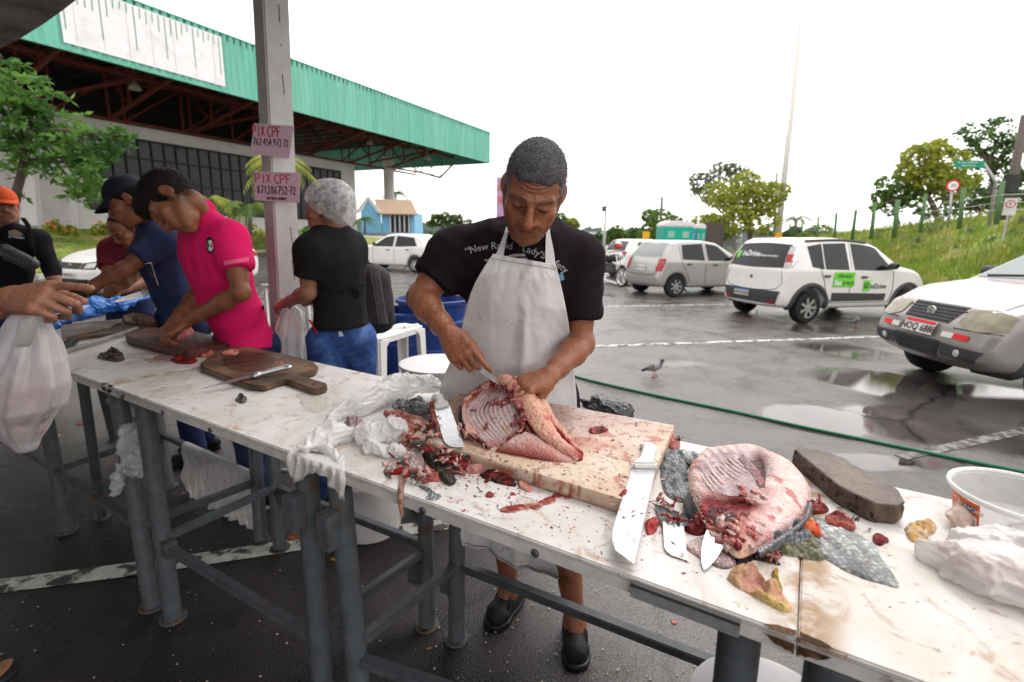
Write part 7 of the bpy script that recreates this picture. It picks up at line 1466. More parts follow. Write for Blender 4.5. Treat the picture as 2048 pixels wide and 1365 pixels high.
# ------------------------------------------------------------ crumpled plastic
M['bag_white'] = mat('thin_white_plastic',(.80,.78,.77),.25,var=.04,sc=8,bump=.5,bsc=60,spec=.5,alpha=.62); M['bag_blue'] = mat('blue_plastic_sheet',(.012,.15,.55),.22,var=.2,sc=6,transl=.15,bump=.5,bsc=40,spec=.55)
M['bag_black'] = mat('black_bin_bag',(.012,.012,.014),.16,var=.2,spec=.6,bump=.4,bsc=40); M['bag_clear'] = mat('clear_film',(.75,.75,.77),.12,var=0,alpha=.35,spec=.7,bump=.8,bsc=50)
def T_(x,y,dz=0): p = PZ(x,y,TZ); return V3((p[0],p[1],TZ+dz))
F_2 = mat('pale_pink_flesh',(.60,.34,.28),.4,var=.3,sc=12)
crumple('long crumpled white plastic bag draped over the far side of the trimmings heap','plastic_bag',[(T_(660,845,.012),T_(740,815,.03),.020,.030),(T_(720,830,.03),T_(800,800,.05),.038,.040),(T_(790,805,.05),T_(855,795,.055),.040,.030),(T_(845,795,.055),T_(885,800,.045),.026,.016)],M['bag_white'],.0035,.014,15,3,floor=TZ+.001)
crumple('crumpled white plastic bag hanging over the table edge at the seam','plastic_bag',[(T_(612,905,.010),T_(665,885,.022),.014,.030),(T_(665,885,.022),T_(700,880,.02),.030,.022),(T_(640,895,.01),T_(680,925,.004),.020,.014)],M['bag_white'],.0035,.012,16,8,floor=TZ+.001)
crumple('balled white plastic bag with brown specks nearest the belly skin','plastic_bag',[(T_(735,885,.025),T_(790,885,.035),.036,.038),(T_(740,905,.012),T_(800,915,.012),.020,.018)],M['bag_white'],.0032,.010,30,15,floor=TZ+.001)
a_ = onplane(588,925,N0-.006); rows = []
for i in range(40):
 u = i/39; x = lerp(578,690,u); top = T_(x,905+u*14,.006); e = onplane(x,922+u*40,N0-.007); rows.append([tuple(lerp(top,V3(e)+V3((0,0,.05)) if 0 else V3((e.x,e.y,TZ+.004)),k/5)) for k in range(6)] + [(e.x - .004*math.sin(u*29+k),e.y - .006*(1+math.sin(u*41+k*.6)),TZ+.004 - k*.010*(1+.5*math.sin(u*7+1))) for k in range(1,6)])
b = MB(); b.grid(rows); o = b.build('plastic_bag_flap',M['bag_white'],smooth=True); o.modifiers.new('t','SOLIDIFY').thickness = .001; o.name = 'plastic_sheet'; tag(o,'flat white plastic flap folded down over the table rim at the seam','plastic sheet')
crumple('big knotted white plastic bag with pale fish inside, right edge of the photo','plastic_bag',[(T_(1850,1118,.018),T_(1960,1170,.028),.022,.040),(T_(1960,1170,.028),T_(2100,1225,.03),.042,.045),(T_(2040,1120,.03),T_(2070,1095,.07),.030,.020),(T_(1930,1120,.03),T_(2030,1140,.035),.026,.034),(T_(2075,1090,.065),T_(2110,1065,.10),.022,.025)],M['bag_white'],.004,.016,12,22,floor=TZ+.001)
crumple('pale pink fish flesh showing through the bag at the right edge','fish_scrap',[(T_(1900,1135,.022),T_(2040,1190,.03),.018,.026)],F_2,.005,.01,20,5,cat='scrap',floor=TZ+.001)
crumple('pale fish tissue ball between the tub label and the white bag','fish_scrap',[(T_(1915,1058,.02),T_(1930,1050,.03),.022,.020)],mat('pale_tissue',(.66,.52,.45),.35,var=.1,sss=.1),.004,.008,30,31,cat='scrap',floor=TZ+.001)
crumple('blue plastic wrapped bundle lying on the far left table','plastic_bag',[(T_(90,660,.03),T_(160,640,.05),.030,.055),(T_(150,640,.06),T_(235,630,.08),.065,.055),(T_(240,630,.08),T_(300,620,.10),.045,.014),(T_(60,672,.02),T_(110,660,.02),.02,.03)],M['bag_blue'],.006,.022,9,41,floor=TZ+.001,st=(1,1,1.4))
crumple('black bin bag lying on the asphalt behind the big cutting board','bin_bag',[(PZ(1200,815,.10),PZ(1240,832,.10),.10,.11),(PZ(1235,840,.06),PZ(1275,862,.03),.06,.03),(PZ(1180,808,.05),PZ(1160,800,.10),.05,.02)],M['bag_black'],.007,.020,11,51,floor=.001)
M['bone'] = mat('brown_dried_scrap',(.16,.10,.07),.6,var=.4,sc=12,c2=(.32,.24,.17),thr=(.5,.6),bump=.7,bsc=50)
b = MB(); b.tube([T_(118,712,.012),T_(200,690,.020),T_(275,665,.024)],[.010,.011,.008],8); o = b.build('metal_rod',mat('grey_rod',(.30,.28,.26),.5,var=.3),smooth=True); tag(o,'thin grey rod lying lengthwise on the far left table','rod')
b = MB(); b.tube([T_(120,690,.014),T_(190,672,.02),T_(240,655,.02)],[.012,.014,.012],8); o = b.build('wooden_stick',M['bone'],smooth=True); tag(o,'dark wooden stick behind the grey rod on the far left table','stick')
crumple('brown gnarled fish head lying between blue plastic and the young man\'s hands','dried_scrap',[(T_(265,652,.03),T_(300,655,.035),.038,.028),(T_(300,650,.03),T_(335,645,.04),.024,.014)],M['bone'],.005,.016,22,61,cat='fish head',floor=TZ+.001)
b = MB(); S_ = Slab([PZ(x,y,TZ+.01) for x,y in [(118,700),(130,690),(150,672),(158,676),(148,690),(128,706)]],TZ+.01,nr=6,na=40); o = S_.build('fish_tail',lambda V,r,a: .012+0*r,lambda V,r,a: np.tile((.07,.07,.065),(len(V),1)),M['fskin'],None,noise=.004,base=TZ); tag(o,'dark fish tail sticking out under the blue plastic','fish tail')
plank('cutting_board','long brown plank board under the blue plastic bundle',[(120,650),(300,632),(330,645),(300,655),(125,680)],TZ+.001,TZ+.018,M['old_wood'],'cutting board')
scrap('pink and white meat pieces under the gloved hand on the far table','fish_scrap',[(160,612),(180,603),(198,606),(195,616),(172,620)],F_,.020,z=TZ+.06,col=((.62,.35,.28),(.6,.2,.16)),noise=.006)
scrap('bright red cut of meat held under the young man\'s fingers','fish_scrap',[(335,672),(350,655),(375,652),(388,662),(380,672),(350,682)],F_,.030,z=TZ+.038,col=((.55,.09,.09),(.62,.30,.26)),noise=.005)
b = MB(); S_ = Slab([PZ(x,y,TZ+.05) for x,y in [(160,625),(215,610),(270,600),(285,592),(270,608),(200,630)]],TZ+.05,nr=5,na=40)
o = S_.build('broad_blade',lambda V,r,a: .002+0*r,lambda V,r,a: np.tile((.35,.35,.36),(len(V),1)),mat('grey_blade',(.4,.4,.42),.35,metal=.6),None,base=TZ+.048); D.objects.remove(o)
knife('pale blade held low behind the blue plastic',PY(285,588,2.95),PY(225,605,2.85),(0,.3,.9),.035,.06,M['blade_bright'],M['white_plastic'],.03,.02)
def carrier(label,rows,m,hand=None,seed=0,fill=None,nu=70,nv=70,amp=.006):
 """rows: (centre, half width x, half depth) from top to bottom"""
 c0 = rows[0][0]; t = thing('carrier_bag',label,'bag',tuple(rows[-1][0])); R = poly_interp([V3((*r[0],)) for r in rows],nv); Wd = np.interp(np.linspace(0,1,nv),np.linspace(0,1,len(rows)),[r[1] for r in rows]); Dp_ = np.interp(np.linspace(0,1,nv),np.linspace(0,1,len(rows)),[r[2] for r in rows])
 V = []
 for j in range(nv):
  for i in range(nu):
   a = 2*PI*i/nu; v = j/(nv-1); rf = 1 + .10*(1-v*.6)*math.sin(a*9+math.sin(v*4+seed)*1.2)*(1 if v < .8 else .4) + .05*math.sin(a*17+v*3); V.append(R[j] + V3((Wd[j]*math.cos(a)*rf,Dp_[j]*math.sin(a)*rf,0)))
 V = np.array(V); d = amp*(ridge(V*np.array((1,1,.35)),16,3,seed)+fbm(V,22,3,seed)); cc = np.repeat(R,nu,0); dr = V-cc; dr /= np.linalg.norm(dr,axis=1)[:,None]+1e-9; V = V + dr*d[:,None]
 mb = MB(); F = [(j*nu+i,j*nu+(i+1) % nu,(j+1)*nu+(i+1) % nu,(j+1)*nu+i) for j in range(nv-1) for i in range(nu)]; F.append(tuple((nv-1)*nu+i for i in range(nu)))
 mb.v = [tuple(p) for p in V]; mb.f = F; mb.mi = [0]*len(F); mb.build('bag_body',m,t,smooth=True,world=True)
 if fill:
  for f in fill:
   o = crumple(None,'meat_inside',f[0],f[1],.008,.012,18,seed+3,parent=t)
 return t
BY = 1.13
bt_ = carrier('white carrier bag of pink meat hanging from the pointing man\'s hand',[(PY(58,628,BY),.030,.022),(PY(55,665,BY),.058,.035),(PY(48,720,BY),.085,.055),(PY(42,780,BY),.094,.070),(PY(40,840,BY),.086,.070),(PY(48,882,BY),.050,.045),(PY(55,902,BY),.012,.012)],mat('milky_bag',(.70,.66,.68),.25,var=.04,transl=.20,alpha=.62,spec=.5),seed=2,
 fill=[([(PY(40,800,BY),PY(46,850,BY),.050,.040),(PY(25,795,BY),PY(55,800,BY),.040,.040)],mat('meat_in_bag',(.30,.08,.09),.5,var=.5,sc=9,c2=(.50,.30,.30),thr=(.45,.6)))])
b = MB()
for k,(x0,x1) in enumerate(((92,60),(80,36))):
 P = [PY(x0,615,BY-.03+.06*k),PY(lerp(x0,x1,.5),640,BY-.02+.05*k),PY(x1,690,BY-.02+.04*k)]; b.tube([tuple(p) for p in P],[.012,.020,.030],8,flat=.25)
b.build('handle',M['bag_white'],bt_,smooth=True,world=True)
bt2 = carrier('white carrier bag held open in front of the woman in the hairnet',[(PY(585,618,2.66),.050,.035),(PY(582,650,2.66),.075,.05),(PY(582,700,2.66),.080,.055),(PY(584,740,2.66),.080,.055),(PY(585,770,2.66),.03,.03)],M['bag_white'],seed=6)
b = MB()
for x0,x1 in ((566,558),(600,612)): b.tube([tuple(PY(583,608,2.62)),tuple(PY(x0,620,2.62)),tuple(PY(x1,660,2.62))],[.008,.016,.022],8,flat=.25)
b.build('handle',M['bag_white'],bt2,smooth=True,world=True)
ra,rb = legpt(RA1,868),legpt(RA2,955); rows = []; rs = np.random.RandomState(8)
for i in range(90):
 u = i/89; p = V3(lerp(V3(ra),V3(rb),.30+.68*u));
 prof = np.interp(u,[0,.05,.12,.2,.25,.32,.40,.55,.75,.86,.90,.94,.96,1],[.26,.34,.35,.30,.22,.22,.30,.32,.30,.30,.50,.52,.30,.12])*1.0
 rows.append([tuple(p + V3(sn)*.022*math.cos(a_) + V3((0,0,.022*math.sin(a_)))) for a_ in (0,PI/4,PI/2,3*PI/4,PI)] + [tuple(p - V3(sn)*(.024+.012*math.sin(u*60+k*.25)*(k/8)+.006*math.sin(u*23+k)) - V3((0,0,prof*k/12)) + V3(sd)*.012*math.sin(k*.5+u*9)) for k in range(1,13)])
b = MB(); b.grid(rows); o = b.build('hanging_bags',M['bag_white'],smooth=True); o.name = 'plastic_bag'; tag(o,'empty white carrier bags draped over the rail beneath the middle table','bag')
q_ = legpt(LA2,870); crumple('clear crumpled plastic tied round the left table leg','plastic_film',[(V3(q_)+V3((.05,-.03,.02)),V3(q_)+V3((.07,-.05,-.10)),.035,.045),(V3(q_)+V3((.02,-.05,-.12)),V3(q_)+V3((-.03,-.06,-.22)),.025,.008)],M['bag_clear'],.005,.022,16,71,cat='plastic film')
# ------------------------------------------------------------ buckets, barrels, table, backpack behind the stall
M['bucket_white'] = mat('white_bucket',(.66,.64,.65),.35,var=.04,c2=(.5,.48,.47),thr=(.55,.8)); M['barrel_blue'] = mat('blue_barrel',(.012,.035,.17),.35,var=.1,sc=3)
def bucket(label,c,r0,r1,h,m,name='bucket',cat='bucket',lid=False,ribs=1,n=40):
 t = thing(name,label,cat,(c[0],c[1],c[2] if len(c) > 2 else 0)); prof = [(0,.004),(r0*.96,.004),(r0,.02),(lerp(r0,r1,.8),h*.8)]
 for k in range(ribs): z = h*(.84+.05*k); prof += [(lerp(r0,r1,.85)+.012,z),(lerp(r0,r1,.85)+.012,z+.02),(lerp(r0,r1,.9),z+.024)]
 prof += [(r1,h-.012),(r1+.012,h-.012),(r1+.012,h)]
 if lid: prof += [(0,h)] if False else [(r1-.01,h+.004),(0,h+.004)]
 else: prof += [(r1-.004,h),(r0*.94,.015),(0,.012)]
 b = MB(); b.lathe(prof,n); b.build('bucket_wall',m,t,smooth=True,auto=35); return t
cb = PZ(735,1085,0); bk = bucket('big white bucket standing under the seam of the tables',(cb[0]-.02,cb[1]+.12),.150,.185,.36,M['bucket_white'])
b = MB()
for i in range(12): a = -2.4 + i*.14; b.tube([(.176*math.cos(a+k*.01),.176*math.sin(a+k*.01),.30-k*.004) for k in range(2)],.001,4)
c2_ = PZ(1620,1400,0); bucket('pale lidded bucket beneath the nearest right table corner',(.60,.93),.15,.16,.40,M['bucket_white'],lid=True)
bb = PZ(858,752,0); bar = thing('water_barrel','big dark blue plastic barrel behind the man\'s right arm','barrel',(bb[0],bb[1]+.33,0)); b = MB()
b.lathe([(0,.005),(.31,.005),(.345,.04),(.355,.22),(.375,.235),(.375,.265),(.36,.28),(.365,.50),(.385,.52),(.385,.55),(.365,.57),(.37,.72),(.40,.735),(.40,.775),(.375,.78),(.355,.72),(.35,.10),(0,.05)],56); b.build('barrel_wall',M['barrel_blue'],bar,smooth=True,auto=40)
bb = PZ(800,745,0); bar2 = thing('water_barrel','shorter blue plastic barrel just left of and behind the white table','barrel',(bb[0]+.02,bb[1]+.1,0)); b = MB(); b.lathe([(0,.005),(.27,.005),(.30,.04),(.31,.3),(.325,.31),(.325,.34),(.31,.35),(.32,.62),(.345,.63),(.345,.66),(.32,.665),(.30,.6),(.29,.1),(0,.05)],48); b.build('barrel_wall',M['barrel_blue'],bar2,smooth=True,auto=40)
cb = PY(868,748,2.35); bw = bucket('round white basin with black tap peeping up behind the table',(cb[0],cb[1]+.15,0),.16,.19,.80,M['bucket_white'],'water_basin','basin',lid=True)
M['plastic_table'] = mat('white_moulded_plastic',(.70,.69,.68),.35,var=.03)
tz_ = .70; tl = thing('plastic_table','white moulded plastic table with a black backpack on it','table',tuple(PY(775,700,3.1)*np.array((1,1,0))))
cs4 = [V3(PZ(x,y,tz_)) for x,y in ((706,672),(757,680),(850,652),(790,636))]
cs4[3] = cs4[0] + (cs4[2]-cs4[1]); b = MB(); cc_ = sum(cs4)/4; P = []
for i in range(4):
 a = cs4[i];
 for t_ in (0,1,2): pr_,nx_ = cs4[i-1],cs4[(i+1) % 4]; q_ = a + (unit(pr_-a)*(2-t_) + unit(nx_-a)*t_)*.02; P.append((q_[0],q_[1]))
b.prism(P,tz_-.008,tz_); b.prism([(cc_[0]+(p[0]-cc_[0])*.985,cc_[1]+(p[1]-cc_[1])*.985) for p in P],tz_-.045,tz_-.008); b.build('table_top',M['plastic_table'],tl,world=True)
for k,c in enumerate(cs4):
 o_ = c + (c-cc_)*.04; i_ = c + (cc_-c)*.04; b = MB(); e1 = unit(cs4[(k+1) % 4]-c); e2 = unit(cs4[k-1]-c)
 for e in (e1,e2): tp_ = [i_+e*0,i_+e*.12]; b.add([i_ + V3((0,0,-.02)),i_+e*.13+V3((0,0,-.02)),V3((o_[0],o_[1],0))+e*.055,V3((o_[0],o_[1],0)),i_+e*.075+V3((0,0,-.07))],[(0,1,4),(0,4,2,3)])
 o = b.build('leg',M['plastic_table'],tl,world=True); o.modifiers.new('t','SOLIDIFY').thickness = .012
knife('knife with pale handle lying on the white plastic table',PZ(808,654,tz_+.012),PZ(768,661,tz_+.004),(0,1,0),.022,.13,M['blade'],M['white_plastic'],.024,.016)
bp_ = thing('backpack','black and grey backpack standing on the white plastic table','backpack',tuple(PZ(752,655,tz_))); q_ = V3(PY(752,590,2.98));
S = SDF(q_-.32,q_+.32,.007); S.cap(PY(735,635,2.98),PY(732,555,3.00),.100,.085,.05); S.cap(PY(762,638,2.98),PY(752,560,3.0),.085,.085,.05); S.plane((0,0,tz_+.002),(0,0,-1),.006); V,F = S.mesh(); N = vnormals(V,F); V += N*(.004*fbm(V,12)+.003*ridge(V,9))[:,None]; mesh_np('bag_body',V,F,mat('black_nylon',(.022,.018,.024),.7,var=.15),bp_); bvb = bvh_np(V,F)
decal_patch('front_panel',[(744,542),(757,541)],[(762,648),(775,648)],[bvb],mat('grey_mesh_panel',(.055,.05,.055),.8,bump=.6,bsc=300),bp_,.010,5,16,2.9)
for xa,xb in ((742,760),(758,776)): frame_lines([(xa,541),(xb,648)],1.6,[bvb],mat('grey_piping',(.12,.11,.12),.6),bp_,'piping',.013)
b = MB(); b.tube([tuple(PY(728,535,2.98)),tuple(PY(733,524,2.98)),tuple(PY(742,528,2.98)),tuple(PY(744,540,2.98))],.007,7); b.build('grab_handle',M['strap'],bp_,smooth=True,world=True)
b = MB(); b.tube([tuple(PY(778,618,2.95)),tuple(PY(785,630,2.93)),tuple(PY(778,645,2.93)),tuple(PY(765,652,2.92))],.004,6); b.build('strap',M['strap'],bp_,smooth=True,world=True)
ch = thing('plastic_chair','white plastic chair back just behind the post','chair',tuple(PY(560,640,3.4)*np.array((1,1,0)))); c_ = PY(562,600,3.4); b = MB(); b.tube([tuple(c_+V3((-.18,0,-.35))),tuple(c_+V3((-.18,0,-.02))),tuple(c_+V3((-.12,0,.09))),tuple(c_+V3((.12,0,.09))),tuple(c_+V3((.18,0,-.02))),tuple(c_+V3((.18,0,-.35)))],.018,8); b.build('back_frame',M['plastic_table'],ch,smooth=True,world=True)
for k in range(4): b = MB(); b.beam(c_+V3((-.10+k*.066,0,.08)),c_+V3((-.10+k*.066,0,-.30)),.03,.008); b.build('slat',M['plastic_table'],ch,world=True)
b = MB(); b.box(tuple(c_+V3((0,.20,-.32))),(.42,.42,.03)); b.build('seat',M['plastic_table'],ch,bevel=.012,world=True)
for sx in (-1,1):
 for sy in (0,1): b = MB(); a_ = c_+V3((sx*.18,sy*.38,-.32)); b.beam(tuple(a_),(a_[0]+sx*.02,a_[1]+(.03 if sy else -.03),0),.035); b.build('leg',M['plastic_table'],ch,world=True)
pa = V3(PZ(395,872,.09));
M['hose'] = mat('dark_green_hose',(.010,.11,.065),.35,var=.15); pts = [PZ(x,y,.013) for x,y in ((1000,700),(1100,735),(1160,756),(1300,789),(1450,820),(1600,853),(1750,884),(1900,915),(2048,945),(2200,978))]
b = MB(); b.tube([tuple(p) for p in poly_interp(pts,60)],.0125,10); o = b.build('garden_hose',M['hose'],smooth=True); tag(o,'dark green hose lying straight across the wet asphalt','hose')
rs = np.random.RandomState(12); b = MB()
for i in range(340):
 px,py = (rs.uniform(0,900),rs.uniform(800,1365)) if i < 150 else (rs.uniform(900,1500),rs.uniform(1150,1365)) if i < 260 else (rs.uniform(1200,2048),rs.uniform(650,950))
 p = PZ(px,py,.004); r_ = rs.uniform(.0015,.005); a = rs.uniform(0,PI); b.lathe([(0,.003),(r_,.0015),(r_*.9,0)],5,tuple(p),Matrix.Rotation(rs.uniform(-.3,.3),3,'X'))
o = b.build('litter',mat('fish_scale_litter',(.34,.31,.28),.5,var=.4,sc=2),fix=True); tag(o,'pale fish scales and crumbs scattered over the asphalt','litter',kind='stuff')
def ground_scrap(label,x,y,r,c1,c2,seed,cat='scrap'):
 c = PZ(x,y,.002); out = []
 for k in range(9): a = 2*PI*k/9; rr3 = r*(.6+.6*((k*37+seed*13) % 10)/10); out.append(c+V3((rr3*math.cos(a),rr3*.7*math.sin(a),0)))
 S = Slab(out,.002,nr=8,na=36); o = S.build('fish_scrap',lambda V,q,a: r*.25*(.5+np.clip(fbm(V,60,2,seed),0,1)),lambda V,q,a: mixc(c1,c2,np.clip(.5+fbm(V,60),0,1)),M['flesh'],None,rough=r*.3,seed=seed,noise=r*.12,ns=90,base=.0005); tag(o,label,cat)
ground_scrap('pink flesh scrap on the asphalt between the shoes and the rear table leg',937,1143,.016,(.6,.28,.2),(.5,.2,.15),1); ground_scrap('pink flake alone on the rough asphalt below the right table',1348,1245,.014,(.66,.30,.26),(.6,.25,.2),2)
ground_scrap('yellow fat crumb beside the white bucket foot',668,1118,.016,(.6,.42,.06),(.5,.3,.05),3); ground_scrap('pale scrap on the asphalt in front of the middle rear legs',858,1297,.010,(.6,.42,.25),(.5,.25,.12),4)
ground_scrap('pink guts on the asphalt at the feet behind the rear legs',590,1075,.05,(.55,.28,.20),(.3,.08,.05),5); ground_scrap('pinkish fish waste left of the left table legs',160,848,.045,(.45,.22,.18),(.35,.12,.1),6); ground_scrap('pale skin strip on the asphalt under the left table',112,872,.03,(.55,.5,.47),(.5,.4,.38),7)
ground_scrap('dark wet debris on the asphalt before the hose at right',1815,925,.07,(.05,.045,.04),(.10,.09,.09),8,'debris'); ground_scrap('white bone chip near the rear leg foot',875,1255,.010,(.66,.6,.45),(.6,.5,.35),9)
def pigeon(label,px,py,face,sc=1.0,cols=((.10,.10,.115),(.30,.29,.29)),peck=False):
 f = PZ(px,py,0); d = V3((math.cos(face),math.sin(face),0)); up = V3((0,0,1)); s = np.cross(up,d); t = thing('pigeon',label,'pigeon',tuple(f)); P = lambda a,b_,c=0: f + (d*a + up*b_ + s*c)*sc
 S = SDF(f-.22*sc,f+.26*sc+V3((0,0,.05)),.0045*sc); R = np.stack([unit(d*1+up*.35),s,unit(up-d*.35)],1)
 S.ell(P(0,.125),np.array((.085,.048,.050))*sc,R,.01); S.cap(P(.04,.14),P(.085,.19) if not peck else P(.12,.10),.038*sc,.021*sc,.02); hd = P(.092,.205) if not peck else P(.14,.085); S.ell(hd,np.array((.024,.019,.021))*sc,None,.01)
 S.cap(P(-.06,.115),P(-.155,.085),.026*sc,.016*sc,.02); V,F = S.mesh(); V = vsmooth(V,F,1); L = ((V-f)@d)/sc; Z = V[:,2]/sc; c0,c1 = np.array(cols[0]),np.array(cols[1])
 m = np.clip((.07-L)/.03,0,1)*np.clip((L+.09)/.02,0,1); C = c0*(1-m[:,None]) + c1*m[:,None]; bar = (np.abs(L+.035) < .008) | (np.abs(L+.060) < .007); C[bar & (Z > .10) & (Z < .16)] = (.03,.03,.03); C[L < -.12] *= .5; nk_ = (L > .06) & (Z > .14) & (Z < .19); C[nk_] = np.array((.03,.06,.06)) if cols[0][0] < .2 else C[nk_]
 mesh_np('body',V,F,M['fpig'],t,col=C)
 dk = unit(d-up*.25) if not peck else unit(d*.5-up); b = MB(); b.tube([hd+dk*.018*sc,hd+dk*.040*sc],[.005*sc,.0015*sc],6); b.build('beak',M['mark_dark'],t,world=True)
 for k in (-1,1):
  b = MB(); a = P(.0+.02*k,.085,.018*k); g = P(.0+.03*k,.004,.020*k); b.tube([a,P(.01+.02*k,.045,.018*k),g],.0045*sc,6)
  for q in (-.5,0,.5): b.tube([g,g + (d*math.cos(q)+s*math.sin(q))*.03*sc],.003*sc,5)
  b.tube([g,g - d*.015*sc],.003*sc,5); b.build('leg',M['pig_leg'],t,world=True)
M['fpig'] = mat('pigeon_feathers',(1,1,1),.6,vcol=True,var=.25,sc=40,bump=.5,bsc=120); M['mark_dark'] = mat('dark_horn',(.03,.03,.03),.5); M['pig_leg'] = mat('red_pigeon_leg',(.45,.08,.06),.5)
pigeon('pigeon with pale wings walking beyond the hose',1308,754,math.radians(8),.88,((.06,.06,.07),(.26,.25,.25))); pigeon('dark grey pigeon pecking in the puddle by the white car door',1710,655,math.radians(25),peck=False,cols=((.09,.09,.11),(.13,.13,.15)))
pigeon('white speckled pigeon in front of the rear wheel of the white car',1506,640,math.radians(-85),cols=((.5,.5,.5),(.45,.45,.45)))
# ------------------------------------------------------------ cars
M['car_glass'] = mat('car_glass',(.012,.013,.015),.05,var=0,spec=.3); M['tyre'] = mat('tyre_rubber',(.02,.02,.02),.8); M['alloy'] = mat('silver_wheel',(.48,.48,.49),.35,metal=.6,var=.1)
M['paint_white'] = mat('white_car_paint',(.72,.71,.70),.25,var=.03,sc=3,coat=.4); M['paint_silver'] = mat('silver_car_paint',(.42,.41,.41),.3,metal=.35,var=.04,coat=.4); M['paint_grey'] = mat('beige_grey_car_paint',(.27,.25,.24),.3,metal=.3,var=.04,coat=.4)
M['trim_grey'] = mat('dark_grey_cladding',(.055,.055,.060),.6,var=.1); M['lamp_red'] = mat('red_tail_lamp',(.35,.01,.015),.15,var=.1,coat=.5); M['lamp_clear'] = mat('headlamp_lens',(.42,.42,.41),.1,var=.3,sc=5,coat=.5); M['lamp_yellowed'] = mat('yellowed_headlamp',(.21,.185,.12),.08,var=.35,sc=2.5,coat=.5); M['chrome'] = mat('chrome',(.7,.7,.7),.15,metal=1,var=0); M['plate'] = mat('number_plate',(.62,.61,.6),.4,var=.05)
def smax(a,b,k): return -smin(-a,-b,k)
class Car:
 def __init__(s,label,side,W,belt,roof,wx,wr,paint,res=.028,tum=.20,cat='car',nose=.16,tail=.08,kround=.10):
  s.t = thing('parked_car',label,cat,(0,0,0),0,'parked cars'); s.W = W; x0 = min(p[0] for p in side); x1 = max(p[0] for p in side); S = SDF((x0-.1,-W-.1,.05),(x1+.1,W+.1,roof+.12),res); X,Y,Z = np.meshgrid(*S.ax,indexing='ij')
  sd = poly_sd(X[:,0,:],Z[:,0,:],side)[:,None,:]; aY = np.abs(Y); w = W - tum*np.clip((Z-belt)/(roof-belt),0,1.3) - .03*np.clip((.45-Z)/.3,0,1); u = (X-x0)/(x1-x0)
  w = w - nose*np.clip((u-.80)/.2,0,1)**2 - tail*np.clip((.12-u)/.12,0,1)**2; curve = .12*(aY/W)**3; d = smax(np.broadcast_to(sd,X.shape) + curve*np.clip((u-.85)/.15,0,1) + curve*.7*np.clip((.1-u)/.1,0,1),aY-w,kround)
  for cx in wx: c = np.sqrt((X-cx)**2+(Z-wr-.01)**2)-(wr+.055); d = smax(d,-np.maximum(c,W-.28-aY),.012)
  S.d = d.astype(np.float32); V,F = S.mesh(); V = vsmooth(V,F,1,.3); s.o = mesh_np('body',V,F,paint,s.t,world=False); s.b = bvh_np(V,F)
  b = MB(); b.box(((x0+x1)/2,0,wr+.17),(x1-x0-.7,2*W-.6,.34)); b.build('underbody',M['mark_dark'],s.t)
  for cx in wx:
   for k in (-1,1): s.wheel(cx,k*(W-.10),wr,k)
 rim = 7
 def wheel(s,x,y,r,k):
  R = Matrix.Rotation(-PI/2*k,3,'X'); w = .095; b = MB(); b.lathe([(r*.62,-w),(r*.92,-w),(r,-w*.7),(r,w*.7),(r*.93,w),(r*.64,w),(r*.62,w*.8)],28,(x,y,r),R); t = b.build('tyre',M['tyre'],s.t,smooth=True,auto=45)
  b = MB(); b.lathe([(r*.62,w*.9),(r*.66,w),(r*.62,w*.55),(0,w*.5)],24,(x,y,r),R); b.lathe([(0,w),(r*.12,w*.98),(r*.16,w*.7)],12,(x,y,r),R)
  for i in range(s.rim): a = 2*PI*i/s.rim; d = R @ Vector((math.cos(a),math.sin(a),0)); z = R @ Vector((0,0,1)); c = Vector((x,y,r)); b.beam(c+d*r*.10+z*w*.8,c+d*r*.62+z*w*.85,r*.15,.02,up=tuple(z))
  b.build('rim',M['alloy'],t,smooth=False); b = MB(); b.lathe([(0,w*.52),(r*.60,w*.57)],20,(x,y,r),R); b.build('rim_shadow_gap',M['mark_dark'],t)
 def hit(s,ax,sg,a,b_,off):
  if ax == 'y': o,d = Vector((a,sg*3,b_)),Vector((0,-sg,0))
  elif ax == 'x': o,d = Vector((sg*5,a,b_)),Vector((-sg,0,0))
  else: o,d = Vector((a,b_,4)),Vector((0,0,-1))
  h = s.b.ray_cast(o,d,12); return None if h[0] is None else h[0] - d*off
 def patch(s,name,ax,sg,top,bot,m,off=.006,nu=14,nv=7,parent=None):
  a = poly_interp([(*p,0) for p in top],nu); b = poly_interp([(*p,0) for p in bot],nu); P = []; last = Vector((0,0,0))
  for i in range(nu):
   row = []
   for j in range(nv): q = lerp(a[i],b[i],j/(nv-1)); h = s.hit(ax,sg,q[0],q[1],off); last = h if h is not None else last; row.append(tuple(last))
   P.append(row)
  mb = MB(); mb.grid(P); return mb.build(name,m,parent or s.t,smooth=True,fix=False)
 def line(s,name,ax,sg,pts,w=.010,m=None,off=.003,parent=None):
  P = poly_interp([(*p,0) for p in pts],4*len(pts)); mb = MB(); L = [s.hit(ax,sg,p[0],p[1],off) for p in P]; L = [p for p in L if p is not None]
  if len(L) > 1: mb.tube(L,w/2,5); return mb.build(name,m or M['mark_dark'],parent or s.t,smooth=True)
 def text(s,name,tx,ax,sg,x,z,size,m,off=.010,bold=.01):
  cu = D.curves.new(name,'FONT'); cu.body = tx; cu.size = 1; cu.align_x = 'CENTER'; cu.align_y = 'CENTER'; cu.offset = bold; cu.resolution_u = 2; to = D.objects.new(name,cu); COL.objects.link(to); me = D.meshes.new_from_object(to.evaluated_get(bpy.context.evaluated_depsgraph_get())); D.objects.remove(to)
  fl = {('y',1): -1,('y',-1): 1,('x',1): 1,('x',-1): -1}[(ax,sg)]
  for v in me.vertices: h = s.hit(ax,sg,x+fl*v.co.x*size,z+v.co.y*size,off); v.co = h if h is not None else Vector((x,0,z))
  me.materials.clear(); me.materials.append(m); link_mesh(name,me,s.t)
